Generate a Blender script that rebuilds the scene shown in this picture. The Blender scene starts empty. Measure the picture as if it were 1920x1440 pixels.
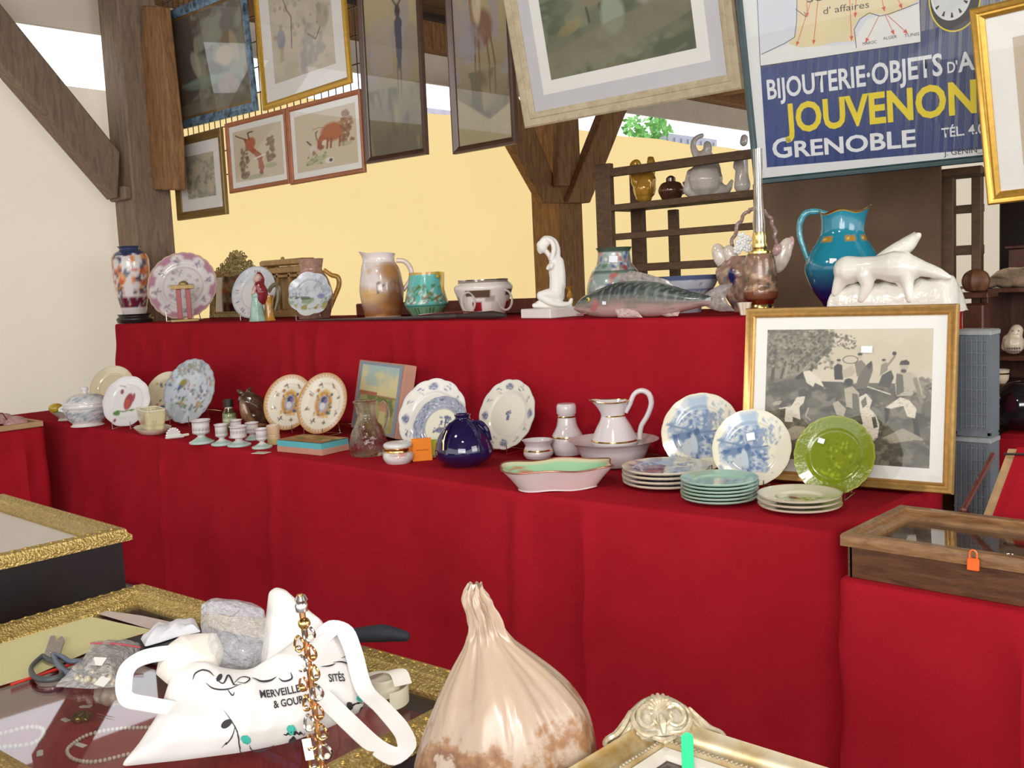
import bpy, bmesh, math, random
import numpy as np
from mathutils import Vector, Matrix
PI = math.pi
sc = bpy.context.scene
COL = sc.collection
# ------------------------------------------------------------------ camera
F, CX, CY = 1884.0, 960.0, 720.0
ROLL = math.radians(2.7); PITCH = math.atan(194 / F); YAW = math.radians(43.2); EYE = 1.6
_vl = np.array([-math.sin(YAW), math.cos(YAW), 0]); _r0 = np.array([math.cos(YAW), math.sin(YAW), 0]); _up = np.array([0, 0, 1.0])
FWD = _vl * math.cos(PITCH) - _up * math.sin(PITCH); _u0 = _up * math.cos(PITCH) + _vl * math.sin(PITCH)
RT = _r0 * math.cos(ROLL) - _u0 * math.sin(ROLL); UPV = _u0 * math.cos(ROLL) + _r0 * math.sin(ROLL)
C0 = np.array([0, 0, EYE])
cam = bpy.data.cameras.new('camera'); cam.sensor_width = 36; cam.lens = 36 * F / 1920; cam.clip_start = .05; cam.clip_end = 200
camo = bpy.data.objects.new('camera', cam); COL.objects.link(camo)
camo.matrix_world = Matrix(((RT[0], UPV[0], -FWD[0], 0), (RT[1], UPV[1], -FWD[1], 0), (RT[2], UPV[2], -FWD[2], EYE), (0, 0, 0, 1)))
sc.camera = camo
# ------------------------------------------------------------------ sky, lamps, exposure
sc.view_settings.view_transform = 'Standard'; sc.view_settings.look = 'None'
sc.view_settings.gamma = 1.0; sc.view_settings.exposure = 0.0; sc.view_settings.use_curve_mapping = False
w = bpy.data.worlds.new('world'); sc.world = w; w.use_nodes = True
w.node_tree.nodes['Background'].inputs[0].default_value = (.95, .97, 1.0, 1)
w.node_tree.nodes['Background'].inputs[1].default_value = 2.05
def area(name, loc, target, sx, sy, power, col=(1, 1, 1)):
    l = bpy.data.lights.new(name, 'AREA'); l.shape = 'RECTANGLE'; l.size = sx; l.size_y = sy; l.energy = power; l.color = col
    o = bpy.data.objects.new(name, l); COL.objects.link(o); o.location = loc
    o.rotation_euler = (Vector(target) - Vector(loc)).to_track_quat('-Z', 'Y').to_euler(); return o
area('hall_front_daylight', (2.5, -4.5, 3.2), (-3.0, 4.0, 1.0), 5.0, 2.2, 320, (1, .98, .95))
area('hall_side_daylight', (4.5, 3.0, 3.0), (-3.0, 4.0, 1.0), 3.0, 2.0, 120, (1, .98, .96))
area('stall_lamp_a', (-3.5, 1.2, 3.6), (-4.5, 3.6, 1.0), .35, .18, 26, (1, .95, .87))
area('stall_lamp_b', (-1.3, .9, 3.4), (-2.3, 3.5, .9), .35, .18, 24, (1, .95, .87))
area('camera_flash', (-.05, .02, 1.75), (-2.0, 2.2, 1.1), .08, .05, 13, (1, 1, 1))
# ------------------------------------------------------------------ pixel <-> place
def ray(x, y): return FWD * F + RT * (x - CX) - UPV * (y - CY)
def hit(x, y, n, d):
    q = ray(x, y); return C0 + q * ((d - np.dot(n, C0)) / np.dot(n, q))
def atz(x, y, z): return hit(x, y, np.array([0, 0, 1.0]), z)
def aty(x, y, Y): return hit(x, y, np.array([0, 1.0, 0]), Y)
def atx(x, y, X): return hit(x, y, np.array([1.0, 0, 0]), X)
def proj(p):
    d = np.array(p) - C0; k = d @ FWD; return CX + F * (d @ RT) / k, CY - F * (d @ UPV) / k, k
class Spot:
    """a place on a level surface: base centre, metres per pixel there, and the heading that faces the viewer's side"""
    def __init__(s, px, py, z, rpx=0, Y=4.12):
        if z > 1.2:                                   # the raised tier is almost at eye level: choose the depth instead
            q = ray(px, 700); n = np.cross(q, ray(px, 1000)); s.set((-(n[1] * Y + n[2] * (z - EYE)) / n[0], Y, z)); return
        p = atz(px, py, z); k = proj(p)[2] / F
        h = np.array([p[0], p[1], 0]); h /= np.linalg.norm(h)
        p = p + h * rpx * k; s.set(p)
    def set(s, p):
        s.p = np.array(p, float); s.bx, s.by, k = proj(s.p); s.s = k / F
        s.yaw = math.atan2(s.p[1], s.p[0]) - PI / 2
    def l(s, x, y):
        dx = (x - s.bx) * s.s; dy = (s.by - y) * s.s
        return dx * math.cos(ROLL) + dy * math.sin(ROLL), -dx * math.sin(ROLL) + dy * math.cos(ROLL)
    def h(s, y): return (s.by - y) * s.s
def at(x, y, z=None, Y=None, X=None):
    return atz(x, y, z) if z is not None else (aty(x, y, Y) if Y is not None else atx(x, y, X))
def spotY(px, z, Y):
    """a spot on level z at depth Y whose image column is px"""
    s = Spot(px, 900, ZERO); q = ray(px, 700); n = np.cross(q, ray(px, 1000))
    s.set((-(n[1] * Y + n[2] * (z - EYE)) / n[0], Y, z)); return s
ZERO = 0.0
ZF = -.26                     # the hall floor, measured from the level the tables were set out from
# ------------------------------------------------------------------ colour, materials
def lin(c):
    if isinstance(c, str):
        c = c.lstrip('#'); c = [int(c[i:i + 2], 16) / 255 for i in (0, 2, 4)]
        return np.array([x / 12.92 if x <= .04045 else ((x + .055) / 1.055) ** 2.4 for x in c])
    return np.array(c[:3], float)
MATS = {}
class NT:
    def __init__(s, name):
        s.m = bpy.data.materials.new(name); s.m.use_nodes = True; s.t = s.m.node_tree
        s.t.nodes.clear(); s.out = s.t.nodes.new('ShaderNodeOutputMaterial')
    def n(s, typ, **kw):
        nd = s.t.nodes.new('ShaderNode' + typ)
        for k, v in kw.items():
            if hasattr(nd, k): setattr(nd, k, v)
        return nd
    def ln(s, a, b): s.t.links.new(a, b)
    def noise(s, scale, detail=4, rough=.55, vec=None, dist=0):
        nd = s.n('TexNoise'); nd.inputs['Scale'].default_value = scale; nd.inputs['Detail'].default_value = detail
        nd.inputs['Roughness'].default_value = rough; nd.inputs['Distortion'].default_value = dist
        if vec is None: vec = s.n('TexCoord').outputs['Object']
        s.ln(vec, nd.inputs['Vector']); return nd.outputs['Fac']
    def stretch(s, sx, sy, sz):
        mp = s.n('Mapping'); mp.inputs['Scale'].default_value = (sx, sy, sz)
        s.ln(s.n('TexCoord').outputs['Object'], mp.inputs['Vector']); return mp.outputs['Vector']
    def ramp(s, fac, stops):
        r = s.n('ValToRGB'); e = r.color_ramp.elements
        while len(e) < len(stops): e.new(.5)
        for i, (p, c) in enumerate(stops): e[i].position = p; e[i].color = (*lin(c), 1)
        s.ln(fac, r.inputs[0]); return r.outputs[0]
    def bump(s, fac, strength=.3, dist=.01):
        b = s.n('Bump'); b.inputs['Strength'].default_value = strength; b.inputs['Distance'].default_value = dist
        s.ln(fac, b.inputs['Height']); return b.outputs[0]
    def pbr(s, col=None, rough=.5, metal=0, spec=.5, coat=0, normal=None, alpha=1, trans=0, sheen=0):
        b = s.n('BsdfPrincipled')
        if col is not None:
            if isinstance(col, bpy.types.NodeSocket): s.ln(col, b.inputs['Base Color'])
            else: b.inputs['Base Color'].default_value = (*lin(col), 1)
        if isinstance(rough, bpy.types.NodeSocket): s.ln(rough, b.inputs['Roughness'])
        else: b.inputs['Roughness'].default_value = rough
        b.inputs['Metallic'].default_value = metal; b.inputs['Specular IOR Level'].default_value = spec
        b.inputs['Coat Weight'].default_value = coat; b.inputs['Coat Roughness'].default_value = .04
        b.inputs['Alpha'].default_value = alpha; b.inputs['Transmission Weight'].default_value = trans
        b.inputs['Sheen Weight'].default_value = sheen
        if normal is not None: s.ln(normal, b.inputs['Normal'])
        return b.outputs[0]
    def end(s, sh): s.ln(sh, s.out.inputs[0]); return s.m
def plain(name, col, rough=.5, metal=0, var=.12, scale=40, bump=.0, coat=0, spec=.5, sheen=0):
    """one colour with a little variation of its own"""
    if name in MATS: return MATS[name]
    t = NT(name); c = lin(col); f = t.noise(scale)
    col2 = t.ramp(f, [(.3, c * (1 - var)), (.7, np.minimum(c * (1 + var), 1))])
    nb = t.bump(f, bump, .004) if bump else None
    MATS[name] = t.end(t.pbr(col2, rough, metal, spec, coat, nb, sheen=sheen)); return MATS[name]
def painted(name, rough=.5, coat=0, bump=0, scale=200, metal=0):
    if name in MATS: return MATS[name]
    t = NT(name); a = t.n('Attribute'); a.attribute_name = 'Col'
    nb = t.bump(t.noise(scale), bump, .003) if bump else None
    MATS[name] = t.end(t.pbr(a.outputs['Color'], rough, metal, .5, coat, nb)); return MATS[name]
def wood(name, dark, light, rough=.6, sc_=(6, 6, 1), coat=0, bump=.25):
    if name in MATS: return MATS[name]
    t = NT(name); v = t.stretch(*sc_); f = t.noise(6, 8, .65, v, .6)
    c = t.ramp(f, [(.3, dark), (.7, light)])
    MATS[name] = t.end(t.pbr(c, rough, 0, .4, coat, t.bump(f, bump, .01))); return MATS[name]
def carved(name, dark, light, scale=60, metal=.85, rough=.35, bump=.8):
    if name in MATS: return MATS[name]
    t = NT(name); vo = t.n('TexVoronoi'); vo.inputs['Scale'].default_value = scale
    t.ln(t.n('TexCoord').outputs['Object'], vo.inputs['Vector'])
    c = t.ramp(t.noise(scale * .7), [(.3, dark), (.65, light)])
    MATS[name] = t.end(t.pbr(c, rough, metal, .5, 0, t.bump(vo.outputs['Distance'], bump, .006))); return MATS[name]
def pane_mat(name='pane_glass', refl=1.0, tint=(1, 1, 1)):
    if name in MATS: return MATS[name]
    t = NT(name); tr = t.n('BsdfTransparent'); tr.inputs[0].default_value = (*tint, 1)
    gl = t.n('BsdfGlossy'); gl.inputs['Roughness'].default_value = .02; lw = t.n('LayerWeight'); p5 = t.n('Math', operation='POWER'); t.ln(lw.outputs['Facing'], p5.inputs[0]); p5.inputs[1].default_value = 4.0
    fr = t.n('Math', operation='MULTIPLY_ADD'); t.ln(p5.outputs[0], fr.inputs[0]); fr.inputs[1].default_value = .8; fr.inputs[2].default_value = .035
    mu = t.n('Math', operation='MULTIPLY'); t.ln(fr.outputs[0], mu.inputs[0]); mu.inputs[1].default_value = refl; mu.use_clamp = True
    mx = t.n('MixShader'); t.ln(mu.outputs[0], mx.inputs[0]); t.ln(tr.outputs[0], mx.inputs[1]); t.ln(gl.outputs[0], mx.inputs[2])
    MATS[name] = t.end(mx.outputs[0]); return MATS[name]
def film_mat(name, col, alpha, rough=.15, bump=.6, scale=25):
    """thin crinkled plastic"""
    if name in MATS: return MATS[name]
    t = NT(name); f = t.noise(scale, 3, .6, None, 1.5); nb = t.bump(f, bump, .02)
    MATS[name] = t.end(t.pbr(col, rough, 0, .8, .3, nb, alpha=alpha)); return MATS[name]
# ------------------------------------------------------------------ painter for printed and glazed decoration
class Art:
    def __init__(s, w, h, bg):
        s.w, s.h = w, h; s.asp = 1.0; s.a = np.empty((h, w, 3)); s.a[:] = lin(bg)
        s.U, s.V = np.meshgrid((np.arange(w) + .5) / w, (np.arange(h) + .5) / h)
        s.rg = np.random.RandomState(7)
    def _put(s, sl, m, col, a):
        s.a[sl] += (m * a)[..., None] * (lin(col) - s.a[sl])
    def _box(s, u0, u1, v0, v1):
        return (slice(max(0, int(v0 * s.h) - 1), min(s.h, int(v1 * s.h) + 2)), slice(max(0, int(u0 * s.w) - 1), min(s.w, int(u1 * s.w) + 2)))
    def ell(s, cu, cv, ru, rv, col, rot=0, a=1, soft=.3):
        R = max(ru, rv) * 1.2 + .01; sl = s._box(cu - R / s.asp, cu + R / s.asp, cv - R, cv + R)
        x = (s.U[sl] - cu) * s.asp; y = s.V[sl] - cv; c, d = math.cos(rot), math.sin(rot)
        q = np.sqrt(((x * c + y * d) / ru) ** 2 + ((-x * d + y * c) / rv) ** 2)
        s._put(sl, np.clip((1 - q) / soft + .5, 0, 1), col, a)
    def ring(s, cu, cv, r0, r1, col, a=1, ey=1, soft=.008, wob=0, n=0):
        x = s.U - cu; y = (s.V - cv) / ey; q = np.sqrt(x * x + y * y)
        if wob: q = q + wob * np.cos(n * np.arctan2(y, x))
        s._put((slice(None), slice(None)), np.clip((q - r0) / soft + .5, 0, 1) * np.clip((r1 - q) / soft + .5, 0, 1), col, a)
    def poly(s, pts, col, a=1):
        p = np.array(pts, float); sl = s._box(p[:, 0].min(), p[:, 0].max(), p[:, 1].min(), p[:, 1].max())
        x, y = s.U[sl], s.V[sl]; ins = np.zeros(x.shape, bool); j = len(p) - 1
        for i in range(len(p)):
            yi, yj = p[i, 1], p[j, 1]
            if yi != yj:
                ins ^= ((yi > y) != (yj > y)) & (x < (p[j, 0] - p[i, 0]) * (y - yi) / (yj - yi) + p[i, 0])
            j = i
        s._put(sl, ins.astype(float), col, a)
    def rect(s, u0, v0, u1, v1, col, a=1): s.poly([(u0, v0), (u1, v0), (u1, v1), (u0, v1)], col, a)
    def line(s, pts, wd, col, a=1):
        for (x0, y0), (x1, y1) in zip(pts[:-1], pts[1:]):
            sl = s._box(min(x0, x1) - wd, max(x0, x1) + wd, min(y0, y1) - wd, max(y0, y1) + wd)
            X, Y = s.U[sl], s.V[sl]; dx, dy = x1 - x0, y1 - y0; L = dx * dx + dy * dy + 1e-12
            t = np.clip(((X - x0) * dx + (Y - y0) * dy) / L, 0, 1)
            q = np.hypot(X - x0 - t * dx, Y - y0 - t * dy)
            s._put(sl, np.clip((wd - q) / (wd * .5) + .3, 0, 1), col, a)
    def vn(s, n, m, seed=0):
        r = np.random.RandomState(seed).rand(m + 2, n + 2); x = s.U * n; y = s.V * m
        i = x.astype(int); j = y.astype(int); fx = x - i; fy = y - j; fx = fx * fx * (3 - 2 * fx); fy = fy * fy * (3 - 2 * fy)
        return (r[j, i] * (1 - fx) + r[j, i + 1] * fx) * (1 - fy) + (r[j + 1, i] * (1 - fx) + r[j + 1, i + 1] * fx) * fy
    def fbm(s, n, seed=0):
        return .5 * s.vn(n, n, seed) + .3 * s.vn(2 * n, 2 * n, seed + 1) + .2 * s.vn(4 * n, 4 * n, seed + 2)
    def cloud(s, n, col, lo=.5, hi=.6, a=1, seed=0, mask=None):
        m = np.clip((s.fbm(n, seed) - lo) / (hi - lo), 0, 1)
        if mask is not None: m = m * mask
        s._put((slice(None), slice(None)), m, col, a)
    def grad(s, c0, c1, v0=0, v1=1):
        k = np.clip((s.V - v0) / (v1 - v0), 0, 1)[..., None]; s.a[:] = lin(c0) * (1 - k) + lin(c1) * k
    def dots(s, n, box, rr, cols, seed=0, a=.9, soft=.5, wh=None):
        g = np.random.RandomState(seed)
        for _ in range(n):
            u = g.uniform(box[0], box[2]); v = g.uniform(box[1], box[3])
            if wh is not None and not wh(u, v): continue
            r = g.uniform(*rr); s.ell(u, v, r, r * g.uniform(.5, 1.1), cols[g.randint(len(cols))], g.uniform(0, 3.1), a, soft)
    def posy(s, cu, cv, r, cols, leaf='#5a7a4a', seed=0):
        g = np.random.RandomState(seed + int(cu * 999))
        for k in range(5):
            an = g.uniform(0, 6.28); s.ell(cu + math.cos(an) * r * .9 / s.asp, cv + math.sin(an) * r * .9, r * .5, r * .2, leaf, an, .85)
        for k in range(4):
            an = g.uniform(0, 6.28); s.ell(cu + math.cos(an) * r * .4 / s.asp, cv + math.sin(an) * r * .4, r * .35, r * .35, cols[k % len(cols)], 0, .9)
    def get(s, u, v):
        x = np.clip(np.asarray(u) * s.w - .5, 0, s.w - 1.001); y = np.clip(np.asarray(v) * s.h - .5, 0, s.h - 1.001)
        i = x.astype(int); j = y.astype(int); fx = (x - i)[..., None]; fy = (y - j)[..., None]; A = s.a
        return (A[j, i] * (1 - fx) + A[j, i + 1] * fx) * (1 - fy) + (A[j + 1, i] * (1 - fx) + A[j + 1, i + 1] * fx) * fy
# ------------------------------------------------------------------ mesh builder
def cr(pts, n):
    """smooth curve through points"""
    p = np.array(pts, float); m = len(p)
    if m < 3: return np.array([p[0] + (p[-1] - p[0]) * t for t in np.linspace(0, 1, n)])
    q = np.vstack([2 * p[0] - p[1], p, 2 * p[-1] - p[-2]]); out = []
    for t in np.linspace(0, m - 1 - 1e-9, n):
        i = int(t); f = t - i; a, b, c, d = q[i], q[i + 1], q[i + 2], q[i + 3]
        out.append(.5 * (2 * b + (c - a) * f + (2 * a - 5 * b + 4 * c - d) * f * f + (3 * b - a - 3 * c + d) * f ** 3))
    return np.array(out)
class MB:
    def __init__(s): s.v = []; s.f = []; s.c = []; s.hc = False
    def add(s, vs, fs, cs=None):
        o = len(s.v); s.v += [tuple(map(float, x)) for x in vs]; s.f += [tuple(o + i for i in f) for f in fs]
        if cs is None: s.c += [(1, 1, 1)] * len(vs)
        else: s.hc = True; s.c += [tuple(x) for x in np.asarray(cs).reshape(-1, 3)]
        return s
    def box(s, c, d, rz=0, M=None, bev=0):
        x, y, z = [k / 2 for k in d]
        if bev:
            b = min(bev, x * .9, y * .9, z * .9); vs = []
            for zz, q in ((-z, b), (-z + b, 0), (z - b, 0), (z, b)):
                X, Y = x - q, y - q; k = b * .7
                vs += [(-X + k, -Y, zz), (X - k, -Y, zz), (X, -Y + k, zz), (X, Y - k, zz), (X - k, Y, zz), (-X + k, Y, zz), (-X, Y - k, zz), (-X, -Y + k, zz)]
            fs = [tuple(range(7, -1, -1)), tuple(range(24, 32))] + [(8 * r + i, 8 * r + (i + 1) % 8, 8 * r + 8 + (i + 1) % 8, 8 * r + 8 + i) for r in range(3) for i in range(8)]
        else:
            vs = [(i * x, j * y, k * z) for k in (-1, 1) for j in (-1, 1) for i in (-1, 1)]
            fs = [(0, 2, 3, 1), (4, 5, 7, 6), (0, 1, 5, 4), (2, 6, 7, 3), (0, 4, 6, 2), (1, 3, 7, 5)]
        ca, sa = math.cos(rz), math.sin(rz)
        vs = [(p[0] * ca - p[1] * sa + c[0], p[0] * sa + p[1] * ca + c[1], p[2] + c[2]) for p in vs]
        if M is not None: vs = [M @ Vector(p) for p in vs]
        return s.add(vs, fs)
    def lathe(s, pr, seg=40, o=(0, 0, 0), sx=1, sy=1, art=None, cap=True, wob=None, n=0, split=0):
        """profile [(radius, height)] round z; art wraps with its middle at the front (-y)"""
        P = np.array(pr, float)
        if n: P = cr(P, n)
        P[:, 0] = np.maximum(P[:, 0], 0)
        d = np.concatenate([[0], np.cumsum(np.hypot(*(P[1:] - P[:-1]).T))]); d /= d[-1]; vs = []; cs = []
        if split: d = (d - d[1]) / (d[split] - d[1]); d = np.clip(np.where(d > 1, 2 - d, d), 0, 1)   # walls: the inside mirrors the outside
        us = np.arange(seg) / seg
        for (r, z), v in zip(P, d):
            for u in us:
                th = (u - .5) * 2 * PI; q = wob(th, v) if wob else 1
                dz = 0
                if isinstance(q, tuple): q, dz = q
                vs.append((o[0] + sx * r * q * math.sin(th), o[1] - sy * r * q * math.cos(th), o[2] + z + dz))
            if art is not None: cs.append(art.get(us, np.full(seg, v)))
        k = len(P); fs = [(j * seg + i, j * seg + (i + 1) % seg, (j + 1) * seg + (i + 1) % seg, (j + 1) * seg + i) for j in range(k - 1) for i in range(seg)]
        if cap:
            fs.append(tuple(range(seg - 1, -1, -1)))
            fs.append(tuple((k - 1) * seg + i for i in range(seg)))
        return s.add(vs, fs, None if art is None else np.concatenate(cs))
    def tube(s, path, r, seg=8, smooth=0, flat=1.0, col=None, cap=True):
        p = cr(path, smooth) if smooth else np.array(path, float); n = len(p)
        R = np.interp(np.linspace(0, 1, n), np.linspace(0, 1, len(r)), r) if hasattr(r, '__len__') else [r] * n
        T = np.gradient(p, axis=0); T /= np.linalg.norm(T, axis=1)[:, None] + 1e-12
        a = np.array([0, 0, 1.0]) if abs(T[0][2]) < .9 else np.array([1.0, 0, 0]); vs = []
        nn = np.cross(T[0], a); nn /= np.linalg.norm(nn)
        for i in range(n):
            nn = nn - T[i] * (nn @ T[i]); nn /= np.linalg.norm(nn) + 1e-12; b = np.cross(T[i], nn)
            for k in range(seg):
                t = 2 * PI * k / seg; vs.append(p[i] + nn * math.cos(t) * R[i] + b * math.sin(t) * R[i] * flat)
        fs = [(j * seg + i, j * seg + (i + 1) % seg, (j + 1) * seg + (i + 1) % seg, (j + 1) * seg + i) for j in range(n - 1) for i in range(seg)]
        if cap: fs += [tuple(range(seg - 1, -1, -1)), tuple((n - 1) * seg + i for i in range(seg))]
        return s.add(vs, fs, None if col is None else [lin(col)] * len(vs))
    def ribbon(s, path, wid, th=.003, smooth=0):
        """flat band: path points, wid = width vector(s)"""
        p = cr(path, smooth) if smooth else np.array(path, float); n = len(p); W = np.array(wid, float)
        if W.ndim == 1: W = np.repeat(W[None], n, 0)
        else: W = cr(W, n)
        T = np.gradient(p, axis=0); vs = []
        for i in range(n):
            nn = np.cross(T[i], W[i]); nn = nn / (np.linalg.norm(nn) + 1e-12) * th / 2
            vs += [p[i] - W[i] / 2 - nn, p[i] + W[i] / 2 - nn, p[i] + W[i] / 2 + nn, p[i] - W[i] / 2 + nn]
        fs = [(4 * j + i, 4 * j + (i + 1) % 4, 4 * j + 4 + (i + 1) % 4, 4 * j + 4 + i) for j in range(n - 1) for i in range(4)]
        return s.add(vs, fs + [(3, 2, 1, 0), (4 * n - 4, 4 * n - 3, 4 * n - 2, 4 * n - 1)])
    def ball(s, c, r, seg=14, M=None, col=None, fn=None):
        r = (r, r, r) if not hasattr(r, '__len__') else r; vs = []; rows = seg // 2 + 1
        for j in range(rows + 1):
            ph = PI * j / rows
            for i in range(seg):
                t = 2 * PI * i / seg; d = Vector((math.sin(ph) * math.cos(t), math.sin(ph) * math.sin(t), math.cos(ph)))
                k = fn(d) if fn else 1; q = Vector((d.x * r[0] * k, d.y * r[1] * k, d.z * r[2] * k))
                if M is not None: q = M @ q
                vs.append((q.x + c[0], q.y + c[1], q.z + c[2]))
        fs = [(j * seg + i, (j + 1) * seg + i, (j + 1) * seg + (i + 1) % seg, j * seg + (i + 1) % seg) for j in range(rows) for i in range(seg)]
        return s.add(vs, fs, None if col is None else [lin(col)] * len(vs))
    def grid(s, fn, nu, nv, art=None, closeu=False):
        vs = []; cs = []
        for j in range(nv):
            for i in range(nu):
                u = i / (nu if closeu else nu - 1); v = j / (nv - 1); vs.append(fn(u, v)); cs.append((u, v))
        m = nu if closeu else nu - 1
        fs = [(j * nu + i, j * nu + (i + 1) % nu, (j + 1) * nu + (i + 1) % nu, (j + 1) * nu + i) for j in range(nv - 1) for i in range(m)]
        if art is not None: cs = np.array(cs); cs = art.get(cs[:, 0], cs[:, 1])
        else: cs = None
        return s.add(vs, fs, cs)
    def prism(s, pts, y0, y1):
        """outline in x,z pushed from y0 to y1"""
        n = len(pts); vs = [(x, y0, z) for x, z in pts] + [(x, y1, z) for x, z in pts]
        return s.add(vs, [tuple(range(n)), tuple(range(2 * n - 1, n - 1, -1))] + [(i, n + i, n + (i + 1) % n, (i + 1) % n) for i in range(n)])
    def limb(s, pts, seg=10):
        """tapered limb through (x,y,z,r) nodes with round ends"""
        p = np.array(pts, float)
        s.tube(p[:, :3], list(p[:, 3]), seg, smooth=0 if len(p) < 3 else len(p) * 5)
        for q in (p[0], p[-1]): s.ball(q[:3], q[3], seg)
        return s
    def build(s, name, mat, parent=None, smooth=True, remesh=0, sm=0, sub=0, bev=0, solid=0):
        me = bpy.data.meshes.new(name); me.from_pydata(s.v, [], s.f); me.update()
        if s.hc:
            at_ = me.color_attributes.new('Col', 'FLOAT_COLOR', 'POINT')
            at_.data.foreach_set('color', np.hstack([np.array(s.c, float), np.ones((len(s.c), 1))]).ravel())
        bm = bmesh.new(); bm.from_mesh(me); bmesh.ops.recalc_face_normals(bm, faces=bm.faces); bm.to_mesh(me); bm.free()
        o = bpy.data.objects.new(name, me); COL.objects.link(o); me.materials.append(mat)
        if parent is not None: o.parent = parent
        if remesh:
            r = o.modifiers.new('remesh', 'REMESH'); r.mode = 'VOXEL'; r.voxel_size = remesh; r.use_smooth_shade = True
        if sm:
            r = o.modifiers.new('smooth', 'SMOOTH'); r.iterations = sm; r.factor = .5
        if sub: r = o.modifiers.new('sub', 'SUBSURF'); r.levels = sub; r.render_levels = sub
        if solid: r = o.modifiers.new('solid', 'SOLIDIFY'); r.thickness = solid; r.offset = 0
        if smooth:
            me.polygons.foreach_set('use_smooth', [True] * len(me.polygons))
            if not remesh and not sub:
                try: me.set_sharp_from_angle(angle=math.radians(42))
                except Exception: pass
        return o
def tag(o, label, cat, group=None, kind=None):
    o['label'] = label; o['category'] = cat
    if group: o['group'] = group
    if kind: o['kind'] = kind
    return o
def thing(name, label, cat, loc=(0, 0, 0), rz=0, group=None, M=None):
    o = bpy.data.objects.new(name, None); COL.objects.link(o); o.empty_display_size = .05
    if M is not None: o.matrix_world = M
    else: o.location = loc; o.rotation_euler = (0, 0, rz)
    return tag(o, label, cat, group)
def put(o, loc, rz=0): o.location = loc; o.rotation_euler = (0, 0, rz); return o
def struct(o, label=None):
    o['kind'] = 'structure'
    if label: o['label'] = label
    return o
def copy_tree(o, loc=None, label=None, rz=None):
    c = o.copy(); COL.objects.link(c)
    if loc is not None: c.location = loc
    if rz is not None: c.rotation_euler = (0, 0, rz)
    if label: c['label'] = label
    for ch in o.children:
        d = ch.copy(); COL.objects.link(d); d.parent = c
        for g in ch.children:
            e = g.copy(); COL.objects.link(e); e.parent = d
    return c
def text_mesh(body, size, fn, mat, name, parent, sx=1.0, bold=0.0, align='LEFT', shear=0, depth=.0006):
    """lettering as a thin mesh; fn maps flat (x, y) to a place"""
    cu = bpy.data.curves.new(name, 'FONT'); cu.body = body; cu.size = size; cu.offset = bold; cu.align_x = align; cu.shear = shear
    cu.resolution_u = 3; tmp = bpy.data.objects.new('tmp', cu); COL.objects.link(tmp)
    bpy.context.view_layer.update()
    me = bpy.data.meshes.new_from_object(tmp.evaluated_get(bpy.context.evaluated_depsgraph_get()))
    bpy.data.objects.remove(tmp); bpy.data.curves.remove(cu)
    for v in me.vertices: v.co = Vector(fn(v.co.x * sx, v.co.y))
    me.materials.clear(); me.materials.append(mat); o = bpy.data.objects.new(name, me); COL.objects.link(o); o.parent = parent; return o
# ------------------------------------------------------------------ materials of the place
def cloth_mat(name, a, b):
    t = NT(name); f = t.noise(3, 5, .6); c = t.ramp(f, [(.3, a), (.7, b)])
    nz = t.noise(420, 2, .5); wr = t.noise(9, 4, .6, None, .8)
    m = t.n('Math', operation='ADD'); t.ln(nz, m.inputs[0]); mm = t.n('Math', operation='MULTIPLY'); t.ln(wr, mm.inputs[0]); mm.inputs[1].default_value = 3
    t.ln(mm.outputs[0], m.inputs[1])
    return t.end(t.pbr(c, .95, 0, .04, 0, t.bump(m.outputs[0], .25, .006)))
RED = cloth_mat('red_cotton', (.33, .010, .019), (.39, .013, .024))
OAK = wood('old_oak', (.15, .070, .026), (.40, .21, .085), .75, (5, 5, .8))
OAKG = wood('weathered_oak', (.15, .10, .065), (.30, .21, .14), .8, (5, 5, .8))
DKW = wood('dark_shelf_wood', (.075, .040, .019), (.15, .083, .040), .55, (3, 9, 9))
def canvas(name, col, trans, k):
    t = NT(name); f = t.noise(1.2, 4, .6); c = np.array(col)
    cc = t.ramp(f, [(.3, c * .95), (.7, c)]); d = t.n('BsdfDiffuse'); tr = t.n('BsdfTranslucent')
    t.ln(cc, d.inputs[0]); tr.inputs[0].default_value = (*trans, 1)
    nb = t.bump(t.noise(2.2, 3, .5, t.stretch(1, 1, .35)), .25, .08); t.ln(nb, d.inputs[1])
    m = t.n('MixShader'); m.inputs[0].default_value = k; t.ln(d.outputs[0], m.inputs[1]); t.ln(tr.outputs[0], m.inputs[2])
    return t.end(m.outputs[0])
CREAM = canvas('cream_canvas', (.86, .79, .66), (.82, .74, .60), .35)
YELLOW = canvas('yellow_canvas', (.86, .70, .40), (.95, .72, .33), .72)
ZU, ZL = 1.395, .75           # heights of the two cloth-covered tiers
YU, YLF = 3.87, 2.93          # their front edges
XW = -9.0                     # canvas side of the hall
# ------------------------------------------------------------------ setting
FLOORM = plain('concrete', (.30, .28, .26), .85, 0, .2, 3, .2)
struct(MB().box((-1, 5, ZF - .05), (34, 34, .1)).build('floor', FLOORM, smooth=False))
def sag(y0, y1, z0, z1, n, mat, nm):
    b = MB(); b.grid(lambda u, v: (XW + .03 * math.sin(u * 9) * math.sin(v * PI) + .012 * math.sin(u * 31 + v * 3), y0 + (y1 - y0) * u, z0 + (z1 - z0) * v + (.02 * math.sin(u * n) ** 2 if v == 1 else 0)), 120, 12)
    return struct(b.build(nm, mat))
sag(-7, 4.62, ZF, 3.47, 12, CREAM, 'wall_left')
sag(4.62, 19, ZF, 3.63, 24, YELLOW, 'wall_back')
b = MB(); b.grid(lambda u, v: (XW + 28 * u, 19 + .03 * math.sin(u * 60), ZF + 5.2 * v), 90, 6); struct(b.build('wall_far', CREAM))
WB = plain('cream_board', (.78, .70, .58), .8, 0, .08, 2)
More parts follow.
